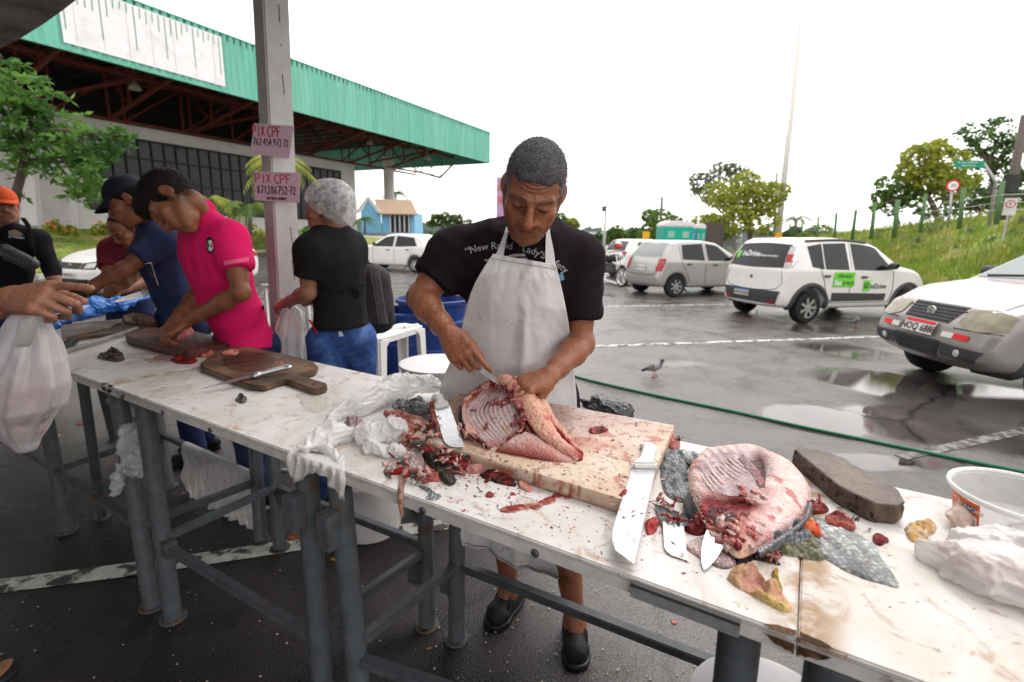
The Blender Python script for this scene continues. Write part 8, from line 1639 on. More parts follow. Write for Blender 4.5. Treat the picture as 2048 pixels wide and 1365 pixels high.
 def place(s,p,h): s.t.location = (p[0],p[1],0); s.t.rotation_euler = (0,0,math.atan2(h[1],h[0]))
 def sidekit(s,sg,wins,doors,handles,mirror,belt):
  for w in wins: s.patch('side_window','y',sg,w[0],w[1],M['car_glass'],.005)
  for d in doors: s.line('door_seam','y',sg,d)
  for x,z in handles: b = MB(); h = s.hit('y',sg,x,z,.012); b.box(h,(.15,.03,.035)); b.build('door_handle',s.hm if hasattr(s,'hm') else M['trim_grey'],s.t,bevel=.008)
  h = s.hit('y',sg,mirror[0],mirror[1],.0); S = SDF(h-Vector((.2,.2,.2)),h+Vector((.2,.2,.2)),.012); S.ell((h.x,h.y+sg*.12,h.z+.05),(.06,.10,.065)); S.cap(tuple(h),(h.x,h.y+sg*.06,h.z+.03),.025); V,F = S.mesh(); mesh_np('mirror',V,F,M['trim_grey'],s.t,world=False)
HX = (.88,.47)
def axle(c,p,h): return (p[0]-h[0]*c,p[1]-h[1]*c)
uno = [(-1.80,.30),(-1.83,.50),(-1.80,.72),(-1.78,.95),(-1.66,1.20),(-1.50,1.44),(-1.35,1.51),(-.6,1.54),(.10,1.50),(.42,1.40),(.95,1.04),(1.55,.93),(1.80,.80),(1.90,.62),(1.90,.36),(1.80,.26),(-1.7,.26)]
c = Car('white hatchback with black roof bars and green ride service stickers on its doors',uno,.82,.95,1.54,(-1.20,1.20),.29,M['paint_white'])
for sg in (1,-1):
 c.sidekit(sg,[([(-1.28,1.38),(-.95,1.43)],[(-1.22,1.02),(-.95,.98)]),([(-.92,1.43),(-.38,1.45)],[(-.92,.98),(-.36,.97)]),([(-.26,1.45),(.28,1.39),(.40,1.30)],[(-.24,.97),(.35,.96),(.72,.97)])],
  [[(-.30,1.45),(-.30,.40)],[(-.98,1.42),(-1.02,.98),(-.92,.75),(-.85,.55),(-.72,.38)],[(.74,.96),(.78,.60),(.72,.38)],[(-.80,.37),(.72,.37)]],[(-.88,.86),(.02,.84)],(.58,1.0),.95)
 c.patch('door_cladding','y',sg,[(-.72,.56),(.62,.53)],[(-.72,.40),(.60,.40)],M['trim_grey'],.012); c.line('roof_bar','y',sg,[(-1.3,1.47),(-.5,1.50),(.15,1.46)],.05,M['trim_grey'],.01)
 for cx in (-1.20,1.20):
  pts = [(cx+.40*math.cos(a),.30+.40*math.sin(a)) for a in np.linspace(-.15,PI+.15,14)]; c.line('arch_cladding','y',sg,pts,.11,M['trim_grey'],-.022)
G_ = mat('sticker_green',(.16,.62,.06),.5,var=0); BK = M['print_black']
for sg in (1,-1):
 c.patch('sticker','y',sg,[(-.72*1,.93),(-.22,.93)],[(-.72,.66),(-.22,.66)],G_,.008); f = -1 if sg == 1 else 1
 c.text('sticker_lettering','ofereça','y',sg,-.47,.865,.115,BK); c.text('sticker_lettering','Seu' if sg == -1 else 'preço','y',sg,-.60,.74,.125,M['print_white'] if sg == -1 else BK,bold=.03); c.text('sticker_lettering','preço' if sg == -1 else 'Seu','y',sg,-.36,.74,.125,BK if sg == -1 else M['print_white'])
 c.patch('sticker','y',sg,[(.02,.78),(.19,.78)],[(.02,.58),(.19,.58)],G_,.008); c.text('sticker_lettering','iD','y',sg,.105,.68,.14,BK,.012,.02); c.text('sticker_lettering','inDrive','y',sg,.40,.665,.135,BK)
c.patch('rear_window','x',-1,[(-.60,1.40),(0,1.43),(.60,1.40)],[(-.66,1.00),(0,.98),(.66,1.00)],M['car_glass'],.006,16); c.text('window_lettering','inDrive','x',-1,.22,1.22,.15,M['print_white']); c.patch('window_sticker','x',-1,[(.58,1.27),(.50,1.27)],[(.58,1.14),(.50,1.14)],G_,.010); c.text('window_lettering','ofereça seu preço','x',-1,-.22,1.20,.06,M['print_white'])
for k in (-1,1):
 c.patch('tail_lamp','x',-1,[(k*.58,1.38),(k*.70,1.36)],[(k*.66,1.00),(k*.78,1.00)],M['lamp_clear'],.014,4); c.patch('tail_lamp','x',-1,[(k*.62,1.24),(k*.74,1.24)],[(k*.65,1.10),(k*.76,1.10)],M['lamp_red'],.020,4); c.patch('bumper_reflector','x',-1,[(k*.46,.40),(k*.62,.40)],[(k*.46,.36),(k*.62,.36)],M['lamp_red'],.02,3,3)
 c.patch('headlamp','x',1,[(k*.38,.84),(k*.66,.86)],[(k*.36,.68),(k*.70,.68)],M['lamp_clear'],.01,6)
c.line('tailgate_seam','x',-1,[(-.62,1.0),(-.60,.62),(.60,.62),(.62,1.0)]); c.patch('bumper_insert','x',-1,[(-.70,.58),(.70,.58)],[(-.62,.34),(.62,.34)],M['trim_grey'],.012); c.patch('number_plate','x',-1,[(-.03,.56),(.37,.56)],[(-.03,.43),(.37,.43)],M['plate'],.022,4,3); c.patch('plate_band','x',-1,[(-.03,.56),(.37,.56)],[(-.03,.535),(.37,.535)],M['print_blue'],.026,4,2); c.text('plate_lettering','NAV2A25','x',-1,.17,.482,.10,BK,.028)
c.patch('badge','x',-1,[(-.03,.83),(.03,.83)],[(-.03,.78),(.03,.78)],M['trim_grey'],.01,4,4)
HX = (.955,.30); c.place(axle(-1.20,(5.10,9.72),HX),HX)
cel = [(-1.72,.32),(-1.76,.50),(-1.72,.66),(-1.64,.86),(-1.50,1.12),(-1.28,1.38),(-1.0,1.43),(-.3,1.44),(.15,1.38),(.80,1.02),(1.45,.90),(1.72,.76),(1.80,.58),(1.80,.36),(1.7,.24),(-1.62,.24)]
c = Car('silver hatchback parked between the motorcycle and the stickered car',cel,.81,.90,1.44,(-1.16,1.22),.28,M['paint_silver'],.032)
for sg in (1,-1): c.sidekit(sg,[([(-1.00,1.32),(-.34,1.36)],[(-1.02,.96),(-.32,.93)]),([(-.24,1.36),(.10,1.31),(.22,1.24)],[(-.22,.93),(.30,.93),(.60,.94)])],[[(-.28,1.38),(-.28,.36)],[(-1.08,1.30),(-1.04,.90),(-.86,.60),(-.74,.36)],[(.64,.93),(.70,.55),(.62,.34)]],[(-.82,.84),(.02,.82)],(.50,.96),.9)
c.patch('rear_window','x',-1,[(-.52,1.36),(0,1.38),(.52,1.36)],[(-.62,1.02),(0,1.00),(.62,1.02)],mat('pale_reflecting_glass',(.20,.22,.22),.08,var=.2,spec=.8),.006,14)
for k in (-1,1): c.patch('tail_lamp','x',-1,[(k*.58,.96),(k*.74,.98)],[(k*.60,.66),(k*.74,.66)],M['lamp_red'],.012,5); c.patch('tail_lamp','y',k,[(-1.66,.94),(-1.50,.98)],[(-1.70,.66),(-1.62,.66)],M['lamp_red'],.010,5)
c.patch('number_plate','x',-1,[(-.20,.78),(.20,.78)],[(-.20,.66),(.20,.66)],M['plate'],.012,4,3); c.text('plate_lettering','NOO 4C77','x',-1,0,.72,.09,BK,.018); c.line('tailgate_seam','x',-1,[(-.60,1.0),(-.58,.58),(.58,.58),(.60,1.0)]); c.line('bumper_seam','x',-1,[(-.76,.56),(.76,.56)],.012)
HX = (.93,.36); c.place(axle(-1.16,(3.87,13.45),HX),HX)
c = Car('white hatchback parked farthest, behind the motorcycle',cel,.80,.90,1.44,(-1.16,1.22),.28,M['paint_white'],.045)
for sg in (1,-1): c.sidekit(sg,[([(-1.00,1.32),(-.34,1.36)],[(-1.10,.96),(-.32,.93)]),([(-.24,1.36),(.22,1.24)],[(-.22,.93),(.60,.94)])],[[(-.28,1.38),(-.28,.36)]],[(-.82,.84)],(.50,.96),.9)
for k in (-1,1): c.patch('tail_lamp','x',-1,[(k*.54,1.0),(k*.74,.98)],[(k*.60,.80),(k*.74,.80)],M['lamp_red'],.012,5)
c.patch('rear_window','x',-1,[(-.52,1.36),(.52,1.36)],[(-.62,1.02),(.62,1.02)],M['car_glass'],.006,14); c.patch('number_plate','x',-1,[(-.20,.70),(.20,.70)],[(-.20,.58),(.20,.58)],M['plate'],.012,4,3)
pz = PZ(1238,560); c.place((pz[0]+1.45,pz[1]+1.6),HX)
gol = [(-1.85,.32),(-1.90,.52),(-1.86,.80),(-1.72,1.02),(-1.42,1.34),(-1.1,1.45),(-.3,1.47),(.15,1.40),(.85,1.02),(1.50,.90),(1.85,.74),(1.95,.55),(1.92,.34),(1.8,.24),(-1.75,.24)]
c = Car('white hatchback on the road below the blue kiosk',gol,.82,.93,1.47,(-1.18,1.28),.30,M['paint_white'],.045)
for sg in (1,-1): c.sidekit(sg,[([(-1.10,1.32),(-.34,1.38)],[(-1.28,1.0),(-.32,.96)]),([(-.24,1.38),(.12,1.32),(.28,1.24)],[(-.22,.96),(.30,.96),(.66,.97)])],[[(-.28,1.4),(-.28,.36)],[(-1.1,1.3),(-1.0,.6),(-.8,.36)],[(.70,.95),(.70,.36)]],[(-.86,.86),(.0,.84)],(.56,1.0),.93); c.patch('tail_lamp','y',sg,[(-1.78,.95),(-1.62,.99)],[(-1.86,.75),(-1.76,.75)],M['lamp_red'],.01,5)
c.patch('windscreen','x',1,[(-.55,1.36),(0,1.38),(.55,1.36)],[(-.66,1.04),(0,1.06),(.66,1.04)],M['car_glass'],.008,14)
A_,B_q = V3(PZ(733,541)),V3(PZ(830,546)); h_ = unit(A_-B_q); s_ = V3((-h_[1],h_[0],0)); cc_ = B_q + h_*1.18 - s_*.80; c.place(cc_,h_)
voy = [(-2.05,.34),(-2.10,.60),(-2.08,.90),(-1.95,1.00),(-1.50,1.04),(-1.0,1.38),(-.6,1.46),(.05,1.46),(.35,1.38),(.98,1.02),(1.62,.88),(1.92,.76),(2.05,.60),(2.05,.36),(1.9,.22),(-1.95,.22)]
c = Car('white saloon car standing behind the young men at the left',voy,.83,.93,1.46,(-1.25,1.28),.30,M['paint_white'],.035)
for sg in (1,-1):
 c.sidekit(sg,[([(-1.0,1.30),(-.40,1.38)],[(-1.25,1.02),(-.38,.98)]),([(-.30,1.38),(.25,1.32)],[(-.28,.98),(.80,1.0)])],[[(-.34,1.4),(-.34,.36)],[(.80,.96),(.78,.36)]],[(-.95,.88),(.0,.86)],(.66,1.02),.93)
 c.patch('tail_lamp','y',sg,[(-2.02,.92),(-1.75,.94)],[(-2.05,.76),(-1.85,.80)],M['lamp_red'],.01,5); c.patch('headlamp','x',1,[(sg*.34,.74),(sg*.72,.80)],[(sg*.34,.62),(sg*.74,.62)],M['mark_dark'],.010,6); c.patch('headlamp_lens','x',1,[(sg*.44,.73),(sg*.64,.75)],[(sg*.44,.64),(sg*.66,.65)],M['lamp_clear'],.018,6)
c.patch('grille','x',1,[(-.32,.74),(.32,.74)],[(-.32,.62),(.32,.62)],M['mark_dark'],.010); c.patch('lower_grille','x',1,[(-.55,.42),(.55,.42)],[(-.48,.28),(.48,.28)],M['mark_dark'],.010); c.patch('number_plate','x',1,[(-.20,.54),(.20,.54)],[(-.20,.44),(.20,.44)],M['plate'],.014,4,3); c.text('plate_lettering','PHB 7I22','x',1,0,.49,.08,M['trim_grey'],.02)
h = c.hit('x',1,0,.68,.02); b = MB(); b.lathe([(.040,0),(.046,0),(.046,.006),(.040,.006)],20,tuple(h),Matrix.Rotation(PI/2,3,'Y'),close=True); b.build('badge_ring',M['chrome'],c.t,smooth=True); c.text('badge_letter','V','x',1,0,.69,.05,M['chrome'],.024); c.text('badge_letter','W','x',1,0,.665,.04,M['chrome'],.024)
c.patch('windscreen','x',1,[(-.55,1.38),(0,1.40),(.55,1.38)],[(-.68,1.06),(0,1.08),(.68,1.06)],M['car_glass'],.008,14)
A_,B_q = V3(PZ(250,598)),V3(PZ(560,566)); h_ = unit(A_-B_q); s_ = V3((-h_[1],h_[0],0)); cc_ = (A_+B_q)/2 - s_*.78 ; cc_ = A_ - h_*1.55 - s_*.80; c.place(cc_,h_)
pk = [(-2.0,.40),(-2.1,.62),(-2.08,1.06),(-.35,1.10),(-.30,1.48),(-.10,1.56),(.25,1.55),(.52,1.44),(1.08,1.09),(1.62,1.00),(1.92,.88),(2.06,.72),(2.12,.54),(2.10,.40),(1.95,.30),(-1.9,.32)]
c = Car('beige silver pickup with yellowed headlamps reflected in the puddle at the right edge',pk,.84,1.0,1.56,(-1.45,1.32),.31,M['paint_grey'],.024,cat='pickup truck',nose=.13)
c.patch('bonnet','z',0,[(1.08,-.68),(1.09,0),(1.08,.68)],[(1.90,-.58),(1.99,0),(1.90,.58)],mat('sky_lit_bonnet_paint',(.42,.41,.40),.25,metal=.2,coat=.4),.006,24,14)
for sg in (1,-1):
 c.sidekit(sg,[([(-.22,1.46),(.35,1.46)],[(-.26,1.10),(.82,1.10)])],[[(.86,1.05),(.86,.42)],[(-.28,1.1),(-.28,.42)]],[(-.10,.95)],(.74,1.12),1.0)
 c.patch('headlamp','x',1,[(sg*.36,.86),(sg*.60,.89),(sg*.75,.84)],[(sg*.37,.74),(sg*.55,.69),(sg*.76,.72)],M['lamp_yellowed'],.012,12); c.patch('bumper_pocket','x',1,[(sg*.30,.54),(sg*.70,.52)],[(sg*.30,.42),(sg*.62,.40)],M['trim_grey'],.008); h = c.hit('x',1,sg*.48,.47,.01)
 b = MB(); b.lathe([(0,.006),(.030,.005),(.036,0)],16,tuple(h),Matrix.Rotation(PI/2,3,'Y')); b.build('fog_lamp',M['lamp_clear'],c.t,smooth=True)
 c.patch('reflector_white','x',1,[(sg*.28,.645),(sg*.40,.645)],[(sg*.28,.595),(sg*.40,.595)],M['plate'],.012,4,3); c.patch('reflector_red','x',1,[(sg*.40,.645),(sg*.55,.645)],[(sg*.40,.595),(sg*.55,.595)],mat('reflector_red',(.65,.02,.02),.3,var=0),.012,4,3)
 for cx in (-1.45,1.32): c.line('arch_cladding','y',sg,[(cx+.43*math.cos(a),.31+.43*math.sin(a)) for a in np.linspace(-.2,PI+.2,14)],.12,M['trim_grey'],-.022)
c.patch('grille','x',1,[(-.33,.88),(.33,.88)],[(-.28,.72),(.28,.72)],M['mark_dark'],.008,12); c.patch('lower_grille','x',1,[(-.30,.55),(.30,.55)],[(-.26,.38),(.26,.38)],M['mark_dark'],.008,12);
for k in range(5): c.line('grille_bar','x',1,[(-.31+k*.008,.862-k*.030),(.31-k*.008,.862-k*.030)],.010,M['trim_grey'],.012)
for k in range(5): c.line('grille_bar','x',1,[(-.28,.53-k*.030),(.28,.53-k*.030)],.008,M['trim_grey'],.012)
h = c.hit('x',1,0,.80,.018); b = MB(); b.lathe([(0,.008),(.040,.008),(.048,.012),(.054,.010),(.054,0)],24,tuple(h),Matrix.Rotation(PI/2,3,'Y')); b.build('badge',M['chrome'],c.t,smooth=True,auto=40)
c.patch('number_plate','x',1,[(-.20,.715),(.20,.715)],[(-.20,.585),(.20,.585)],M['plate'],.028,4,3); c.patch('plate_band','x',1,[(-.19,.712),(.19,.712)],[(-.19,.68),(.19,.68)],mat('plate_red',(.6,.03,.04),.4,var=0),.031,4,2); c.text('plate_lettering','NOQ 6888','x',1,0,.632,.095,BK,.034,.015)
c.line('bonnet_seam','z',0,[(1.90,-.60),(1.995,0),(1.90,.60)],.012); c.line('bumper_seam','x',1,[(.36,.69),(.80,.69)],.010); c.line('bumper_seam','x',1,[(-.36,.69),(-.80,.69)],.010)
c.patch('windscreen','x',1,[(-.58,1.48),(0,1.50),(.58,1.48)],[(-.70,1.12),(0,1.13),(.70,1.12)],mat('sky_lit_windscreen',(.14,.17,.17),.05,var=0,spec=1.0),.008,18,10); c.line('wiper','x',1,[(-.6,1.14),(-.1,1.17)],.02,None,.02); c.line('wiper','x',1,[(0,1.14),(.5,1.17)],.02,None,.02)
hp_ = V3((-1,.04,0)); c.place(V3((4.12,5.0,0)) - hp_*2.12,hp_)
mo = PZ(1243,574); mt = thing('motorcycle','black motorcycle parked between two hatchbacks with a helmet on it','motorcycle',(mo[0],mo[1],0)); d = V3((-.45,.89,0)); u = V3((0,0,1)); o_ = V3((mo[0],mo[1],0)); P = lambda a,b_,c_=0: o_ + d*a + u*b_ + V3((d[1],-d[0],0))*c_
for a in (0,1.28):
 Rw = Matrix(np.stack([d,u,V3((-d[1],d[0],0))],1)); b = MB(); b.lathe([(.26,-.045),(.30,-.03),(.305,0),(.30,.03),(.26,.045)],26,tuple(P(a,.305)),Rw,close=True); w = b.build('tyre',M['tyre'],mt,smooth=True,world=True); b = MB(); b.lathe([(.24,-.03),(.26,-.03),(.26,.03),(.24,.03)],24,tuple(P(a,.305)),Rw,close=True)
 for k in range(6): q = Rw @ Vector((math.cos(k*PI/3),math.sin(k*PI/3),0)); b.beam(tuple(P(a,.305)),tuple(V3(q)*.25+P(a,.305)),.03,.02)
 b.build('rim',M['alloy'],w,world=True)
b = MB(); [b.tube([P(0,.305,k),P(.20,.78,k),P(.28,.98,k)],.022,8) for k in (-.07,.07)]; b.build('fork',M['chrome'],mt,smooth=True,world=True)
b = MB(); b.tube([P(.30,1.02,-.36),P(.24,1.06,-.15),P(.24,1.06,.15),P(.30,1.02,.36)],.014,7); b.build('handlebar',M['mark_dark'],mt,smooth=True,world=True)
for nm,pr,m_ in (('tank',((.36,.86,.60,.84,.13,.11),),M['mark_dark']),('seat',((.66,.80,1.20,.86,.11,.09),),M['tyre']),('engine',((.50,.45,.80,.45,.14,.14),(.45,.60,.70,.62,.08,.1)),M['trim_grey']),('headlamp',((.12,.90,.16,.90,.085,.085),),M['lamp_clear']),('mudguard',((-.05,.62,.10,.63,.04,.04),),M['mark_dark']),('rear_mudguard',((1.15,.68,1.42,.60,.06,.03),),M['mark_dark'])):
 S = SDF(P(.6,.5)-1.1,P(.6,.5)+1.1,.025)
 for q in pr: S.cap(P(q[0],q[1]),P(q[2],q[3]),q[4],q[5],.03)
 V,F = S.mesh(); mesh_np(nm,V,F,m_,mt)
b = MB(); b.tube([P(.5,.35,-.12),P(1.0,.32,-.16),P(1.45,.42,-.16)],.035,8); b.build('exhaust',M['chrome'],mt,smooth=True,world=True)
hc = P(.30,1.22,0); S = SDF(hc-.2,hc+.2,.012); S.ell(hc,(.13,.13,.14)); S.plane(hc-V3((0,0,.09)),(0,0,-1),.01); V,F = S.mesh(); C = np.tile((.03,.03,.03),(len(V),1)).astype(float); C[(fbm(V,5,2,3) > .05)] = (.5,.04,.04); C[V[:,2] > hc[2]+.07] = (.5,.5,.5)
hm = mesh_np('helmet',V,F,mat('glossy_helmet',(1,1,1),.15,vcol=True,var=0,coat=.6),None,col=C); tag(hm,'black, white and red helmet hung on the motorcycle handlebar','helmet')
# ------------------------------------------------------------ trees, kiosk, poles, signs
M['bark'] = mat('bark',(.12,.09,.07),.9,var=.3,sc=8,bump=.8,bsc=30)
def leafm(n,c,c2,tl=.45): return mat(n,c,.5,var=.35,sc=1.6,c2=c2,thr=(.42,.6),transl=tl)
LG = [leafm('dark_leaves',(.045,.10,.025),(.08,.16,.04)),leafm('yellow_green_leaves',(.36,.38,.05),(.22,.28,.05)),leafm('mid_green_leaves',(.09,.17,.035),(.16,.25,.05)),leafm('grey_green_leaves',(.10,.13,.07),(.15,.18,.09)),leafm('glossy_leaves',(.055,.14,.03),(.15,.30,.055))]
def leaves(name,C,N,size,m,parent,seed,elong=1.6,ros=1,hollow=.55,gap=.0):
 rs = np.random.RandomState(seed); C = np.array(C,float); w = C[:,3]**2; k = rs.choice(len(C),N,p=w/w.sum()); d = rs.normal(size=(N,3)); d /= np.linalg.norm(d,axis=1)[:,None]; r = C[k,3]*(hollow+(1-hollow)*rs.rand(N)**.6)
 P = C[k,:3] + d*r[:,None]*np.array((1,1,.8)); P = P[vn(P,1.6/max(C[:,3].mean(),.3),seed) + gap*0 > -.35+gap]; N = len(P)
 P = np.repeat(P,ros,0); n = len(P); a = rs.normal(size=(n,3)); a[:,2] = a[:,2]*.6+.15; a /= np.linalg.norm(a,axis=1)[:,None]; b = np.cross(a,rs.normal(size=(n,3))); b /= np.linalg.norm(b,axis=1)[:,None]; s = size*(.6+.8*rs.rand(n))[:,None]
 base = P if ros > 1 else P - a*s*.5; V = np.stack([base,base+a*s*.5+b*s*.5/elong,base+a*s,base+a*s*.5-b*s*.5/elong],1).reshape(-1,3); F = np.arange(4*n).reshape(-1,4)
 o = mesh_np(name,V,F,m,parent,smooth=False); o['kind'] = 'stuff'; return o
def tree(label,Y,trunk,blobs,m,N,size,seed,name='tree',cat='tree',tr=.12,**kw):
 """trunk and blobs are given as photograph points at depth Y (blob radius in pixels)"""
 k = Y/FPX*1.03; T0 = [V3(PY(x,y,Y)) for x,y in trunk]; t = thing(name,label,cat,tuple(T0[0])); rs = random.Random(seed); C = []
 for x,y,r in blobs: p = PY(x,y,Y+rs.uniform(-1,1)*r*k*.7); C.append((*p,r*k))
 b = MB(); b.tube(poly_interp(T0,8),[tr*(1-.06*i) for i in range(8)],8)
 for c in C: s = T0[-1] if rs.random() < .6 else lerp(T0[0],T0[-1],.7); q = V3(c[:3]); b.tube([s,lerp(s,q,.5)+V3((rs.uniform(-.1,.1)*c[3],0,.1*c[3])),q],[tr*.55,tr*.35,tr*.12],6)
 b.build('trunk',M['bark'],t,smooth=True,world=True); leaves('crown',C,N,size,m,t,seed,**kw); return t
tree('leafy tree with glossy rosettes at the left edge before the hall',8.5,[(25,470),(30,400),(45,340),(60,260)],[(20,160,50),(70,190,55),(120,230,55),(40,250,60),(100,290,60),(160,300,50),(150,350,50),(205,270,36),(240,278,24),(60,330,50),(10,300,50),(190,330,30),(160,385,26),(40,390,14),(230,300,20),(15,210,45)],LG[4],430,.15,11,name='leafy_tree',tr=.08,elong=2.6,ros=8,hollow=.3)
tree('yellow green tree with thin crown in the middle distance behind the silver car',30,[(1500,500),(1500,440)],[(1440,390,34),(1480,400,40),(1520,400,42),(1550,385,26),(1470,440,36),(1520,440,36),(1420,445,22),(1490,365,28)],LG[1],3600,.26,12,tr=.16)
tree('taller grey green tree rising behind the yellow green one',36,[(1470,500),(1465,420)],[(1440,345,22),(1400,365,22),(1475,350,24),(1500,355,16),(1425,385,26),(1460,340,14),(1390,385,12)],LG[3],1500,.26,13,tr=.14)
tree('small dark tree behind the portable toilets',34,[(1440,505),(1435,460)],[(1430,450,24),(1450,462,22),(1415,466,18)],LG[2],1100,.24,14,tr=.12)
tree('scruffy green tree left of the portable toilets',38,[(1330,500),(1325,450)],[(1320,440,26),(1300,432,16),(1345,450,22),(1310,462,26),(1290,470,16)],LG[2],1600,.28,15,tr=.14)
tree('bright yellow green tree crowning the hill beside the green street sign',27,[(1880,450),(1860,400),(1830,370)],[(1840,320,34),(1870,300,26),(1900,330,34),(1850,360,36),(1900,375,34),(1930,360,24),(1815,345,20)],LG[1],3400,.26,16,tr=.16)
tree('darker tree with gaps at the left of the hilltop group',27,[(1795,450),(1790,400)],[(1775,370,22),(1800,390,26),(1765,395,18),(1820,400,20),(1785,415,20),(1750,415,10)],LG[2],1300,.24,17,tr=.12)
tree('tall dark airy tree at the top right corner behind the utility pole',29,[(1990,440),(1985,360),(1975,310)],[(1950,270,28),(1990,260,28),(2020,280,28),(1930,300,24),(2000,310,34),(1970,320,28),(2040,310,28),(2010,350,30),(2048,350,26),(1920,270,12)],LG[0],3300,.22,18,tr=.16,gap=.12)
tree('low dark green tree mass behind the fence on the hilltop',31,[(1960,440),(1960,420)],[(1940,400,34),(1980,400,34),(2020,400,34),(1900,415,26),(2050,400,30),(1850,425,18)],LG[0],2600,.26,19,tr=.12)
tree('round green bush tree behind the thatched mound',55,[(885,470),(885,455)],[(875,440,16),(890,436,14),(905,446,14),(862,448,9)],LG[2],900,.36,20,name='bush',cat='bush')
tree('sparse palm like bush right of the thatched mound',52,[(925,480),(920,450)],[(915,438,12),(930,448,14),(940,460,10)],LG[3],350,.4,21,name='bush',cat='bush')
for i,(x,y,r,g) in enumerate(((1218,478,16,2),(1250,476,18,2),(1275,470,16,0),(1120,440,16,2),(1145,447,12,1),(1400,478,16,2),(1380,485,14,2),(1590,462,12,3),(1640,465,22,2),(1620,470,16,3),(1560,478,14,1))):
 tree(('low round tree far off, %s' % ('beneath the light pole','right of the light pole','left of the white hatchback roof','over the man\'s left shoulder','small one over the man\'s sleeve','behind the toilets\' right end','in front of the dark container','small and grey beyond the mast','round and green on the hill\'s far end','between mast and round tree','yellowish at the mast foot')[i]),60,[(x,y+r*1.4),(x,y)],[(x,y,r),(x+r*.6,y+r*.3,r*.7),(x-r*.6,y+r*.3,r*.7)],LG[g],500,.4,40+i,name='distant_tree')
for i,(x,y,r,g) in enumerate(((1195,480,14,0),(1232,470,18,2),(1262,478,20,0),(1360,470,24,2),(1395,455,26,1),(1450,475,22,0),(1530,478,20,2),(1575,474,14,0),(1608,478,14,2))):
 tree('roadside tree in the far belt, %s' % 'leftmost and darkest;left of the utility pole;dark one behind the far hatchback;behind the toilets\' roofs;tallest, yellowish, over the container;dark, under the yellow green crown;between crown and mast;right of the mast foot;last one before the hill'.split(';')[i],50,[(x,y+r*1.3),(x,y)],[(x,y,r),(x+r*.7,y+r*.3,r*.7),(x-r*.7,y+r*.2,r*.75),(x+r*.2,y-r*.5,r*.6)],LG[g],700,.36,140+i,name='roadside_tree')
def shrub(label,x,y,Y,r,m,n,size,seed,name='shrub',**kw): p = PY(x,y,Y); t = thing(name,label,'shrub',tuple(p)); rr_ = r*Y/FPX; leaves('foliage',[(p[0]+dx*rr_,p[1],p[2]+dz*rr_,rr_*q) for dx,dz,q in ((0,0,.8),(.8,-.2,.6),(-.8,-.2,.6),(.2,.5,.4))],n,size,m,t,seed,**kw)
MF = mat('orange_flowers',(.7,.12,.02),.6)
for i,(x,y,r) in enumerate(((108,455,18),(140,462,14),(200,460,18),(225,455,16),(430,470,22),(470,465,22),(505,462,18),(620,462,14))):
 shrub('garden shrub at the foot of the hall, %s' % ('with orange flowers beneath the slanted pier','flowering beside the pier','yellow green left of the cap','just behind the black cap','behind the pink polo\'s back','left of the post','half behind the post','between post and hairnet')[i],x,y,22,r,LG[(1,1,1,2,2,4,1,4)[i]],420,.16,60+i)
 if i < 3: p = PY(x,y-8,21.6); o = leaves('flowers',[(p[0],p[1],p[2],.3)],18,.10,MF,None,80+i); tag(o,'orange blossoms on the shrub %s' % ('beneath the pier','beside the pier','left of the black cap')[i],'flowers')
def palm(label,x,y0,y1,Y,L,n,seed,m=LG[1],tr=.07,droop=.9):
 b0,p = V3(PY(x,y0,Y)),V3(PY(x,y1,Y)); t = thing('palm_tree',label,'palm',tuple(b0)); rs = random.Random(seed); b = MB(); b.tube([b0,p],[tr,tr*.7],8); b.build('trunk',M['bark'],t,smooth=True,world=True)
 for i in range(n):
  a = 2*PI*i/n+rs.uniform(-.2,.2); el = rs.uniform(.2,1.1); d = V3((math.cos(a),math.sin(a),0)); s = V3((-d[1],d[0],0)); P = [p + d*L*u*math.cos(el*(1-u*.3)) + V3((0,0,L*(math.sin(el)*u - droop*u*u))) for u in np.linspace(0,1,10)]; b = MB(); b.tube(P,[.02]*9+[.004],4)
  for j in range(1,10):
   for k in (-1,1):
    for q in (0,.5): c = lerp(P[j-1],P[j],q+.5 if q == 0 else 1); e = c + (s*k*.8+unit(P[j]-P[j-1])*.6)*L*.30*math.sin(PI*(j+q)/11+.2) - V3((0,0,L*.10)); w = unit(P[j]-P[j-1])*L*.025; b.add([c-w,c+w,e],[(0,1,2)])
  b.build('frond',m,t,world=True,fix=False)
palm('palm with yellow green fronds behind the two signs',560,470,330,16,1.25,14,1); palm('low palm left of the black cap',240,470,375,14,.85,12,2,LG[4]); palm('drooping palm behind the young man\'s shoulder',415,470,405,15,1.1,12,3); palm('palm right behind the pink polo\'s back',500,470,420,15,1.1,12,4,LG[2])
palm('small palm before the blue kiosk',730,468,440,32,.85,11,5,LG[4]); palm('dark palm beyond the white column',792,460,388,60,1.8,12,6,LG[0],.12); palm('low palm on the verge right of the kiosk',862,482,467,40,.9,10,7,LG[4]); palm('pale palm far behind the mast',1592,480,440,55,2.0,10,8,LG[3],.14); palm('spiky low plant at the woman\'s face',605,480,466,16,.55,10,9,LG[4])
me = None; M['agave'] = mat('grey_green_agave',(.20,.26,.16),.5,var=.2)
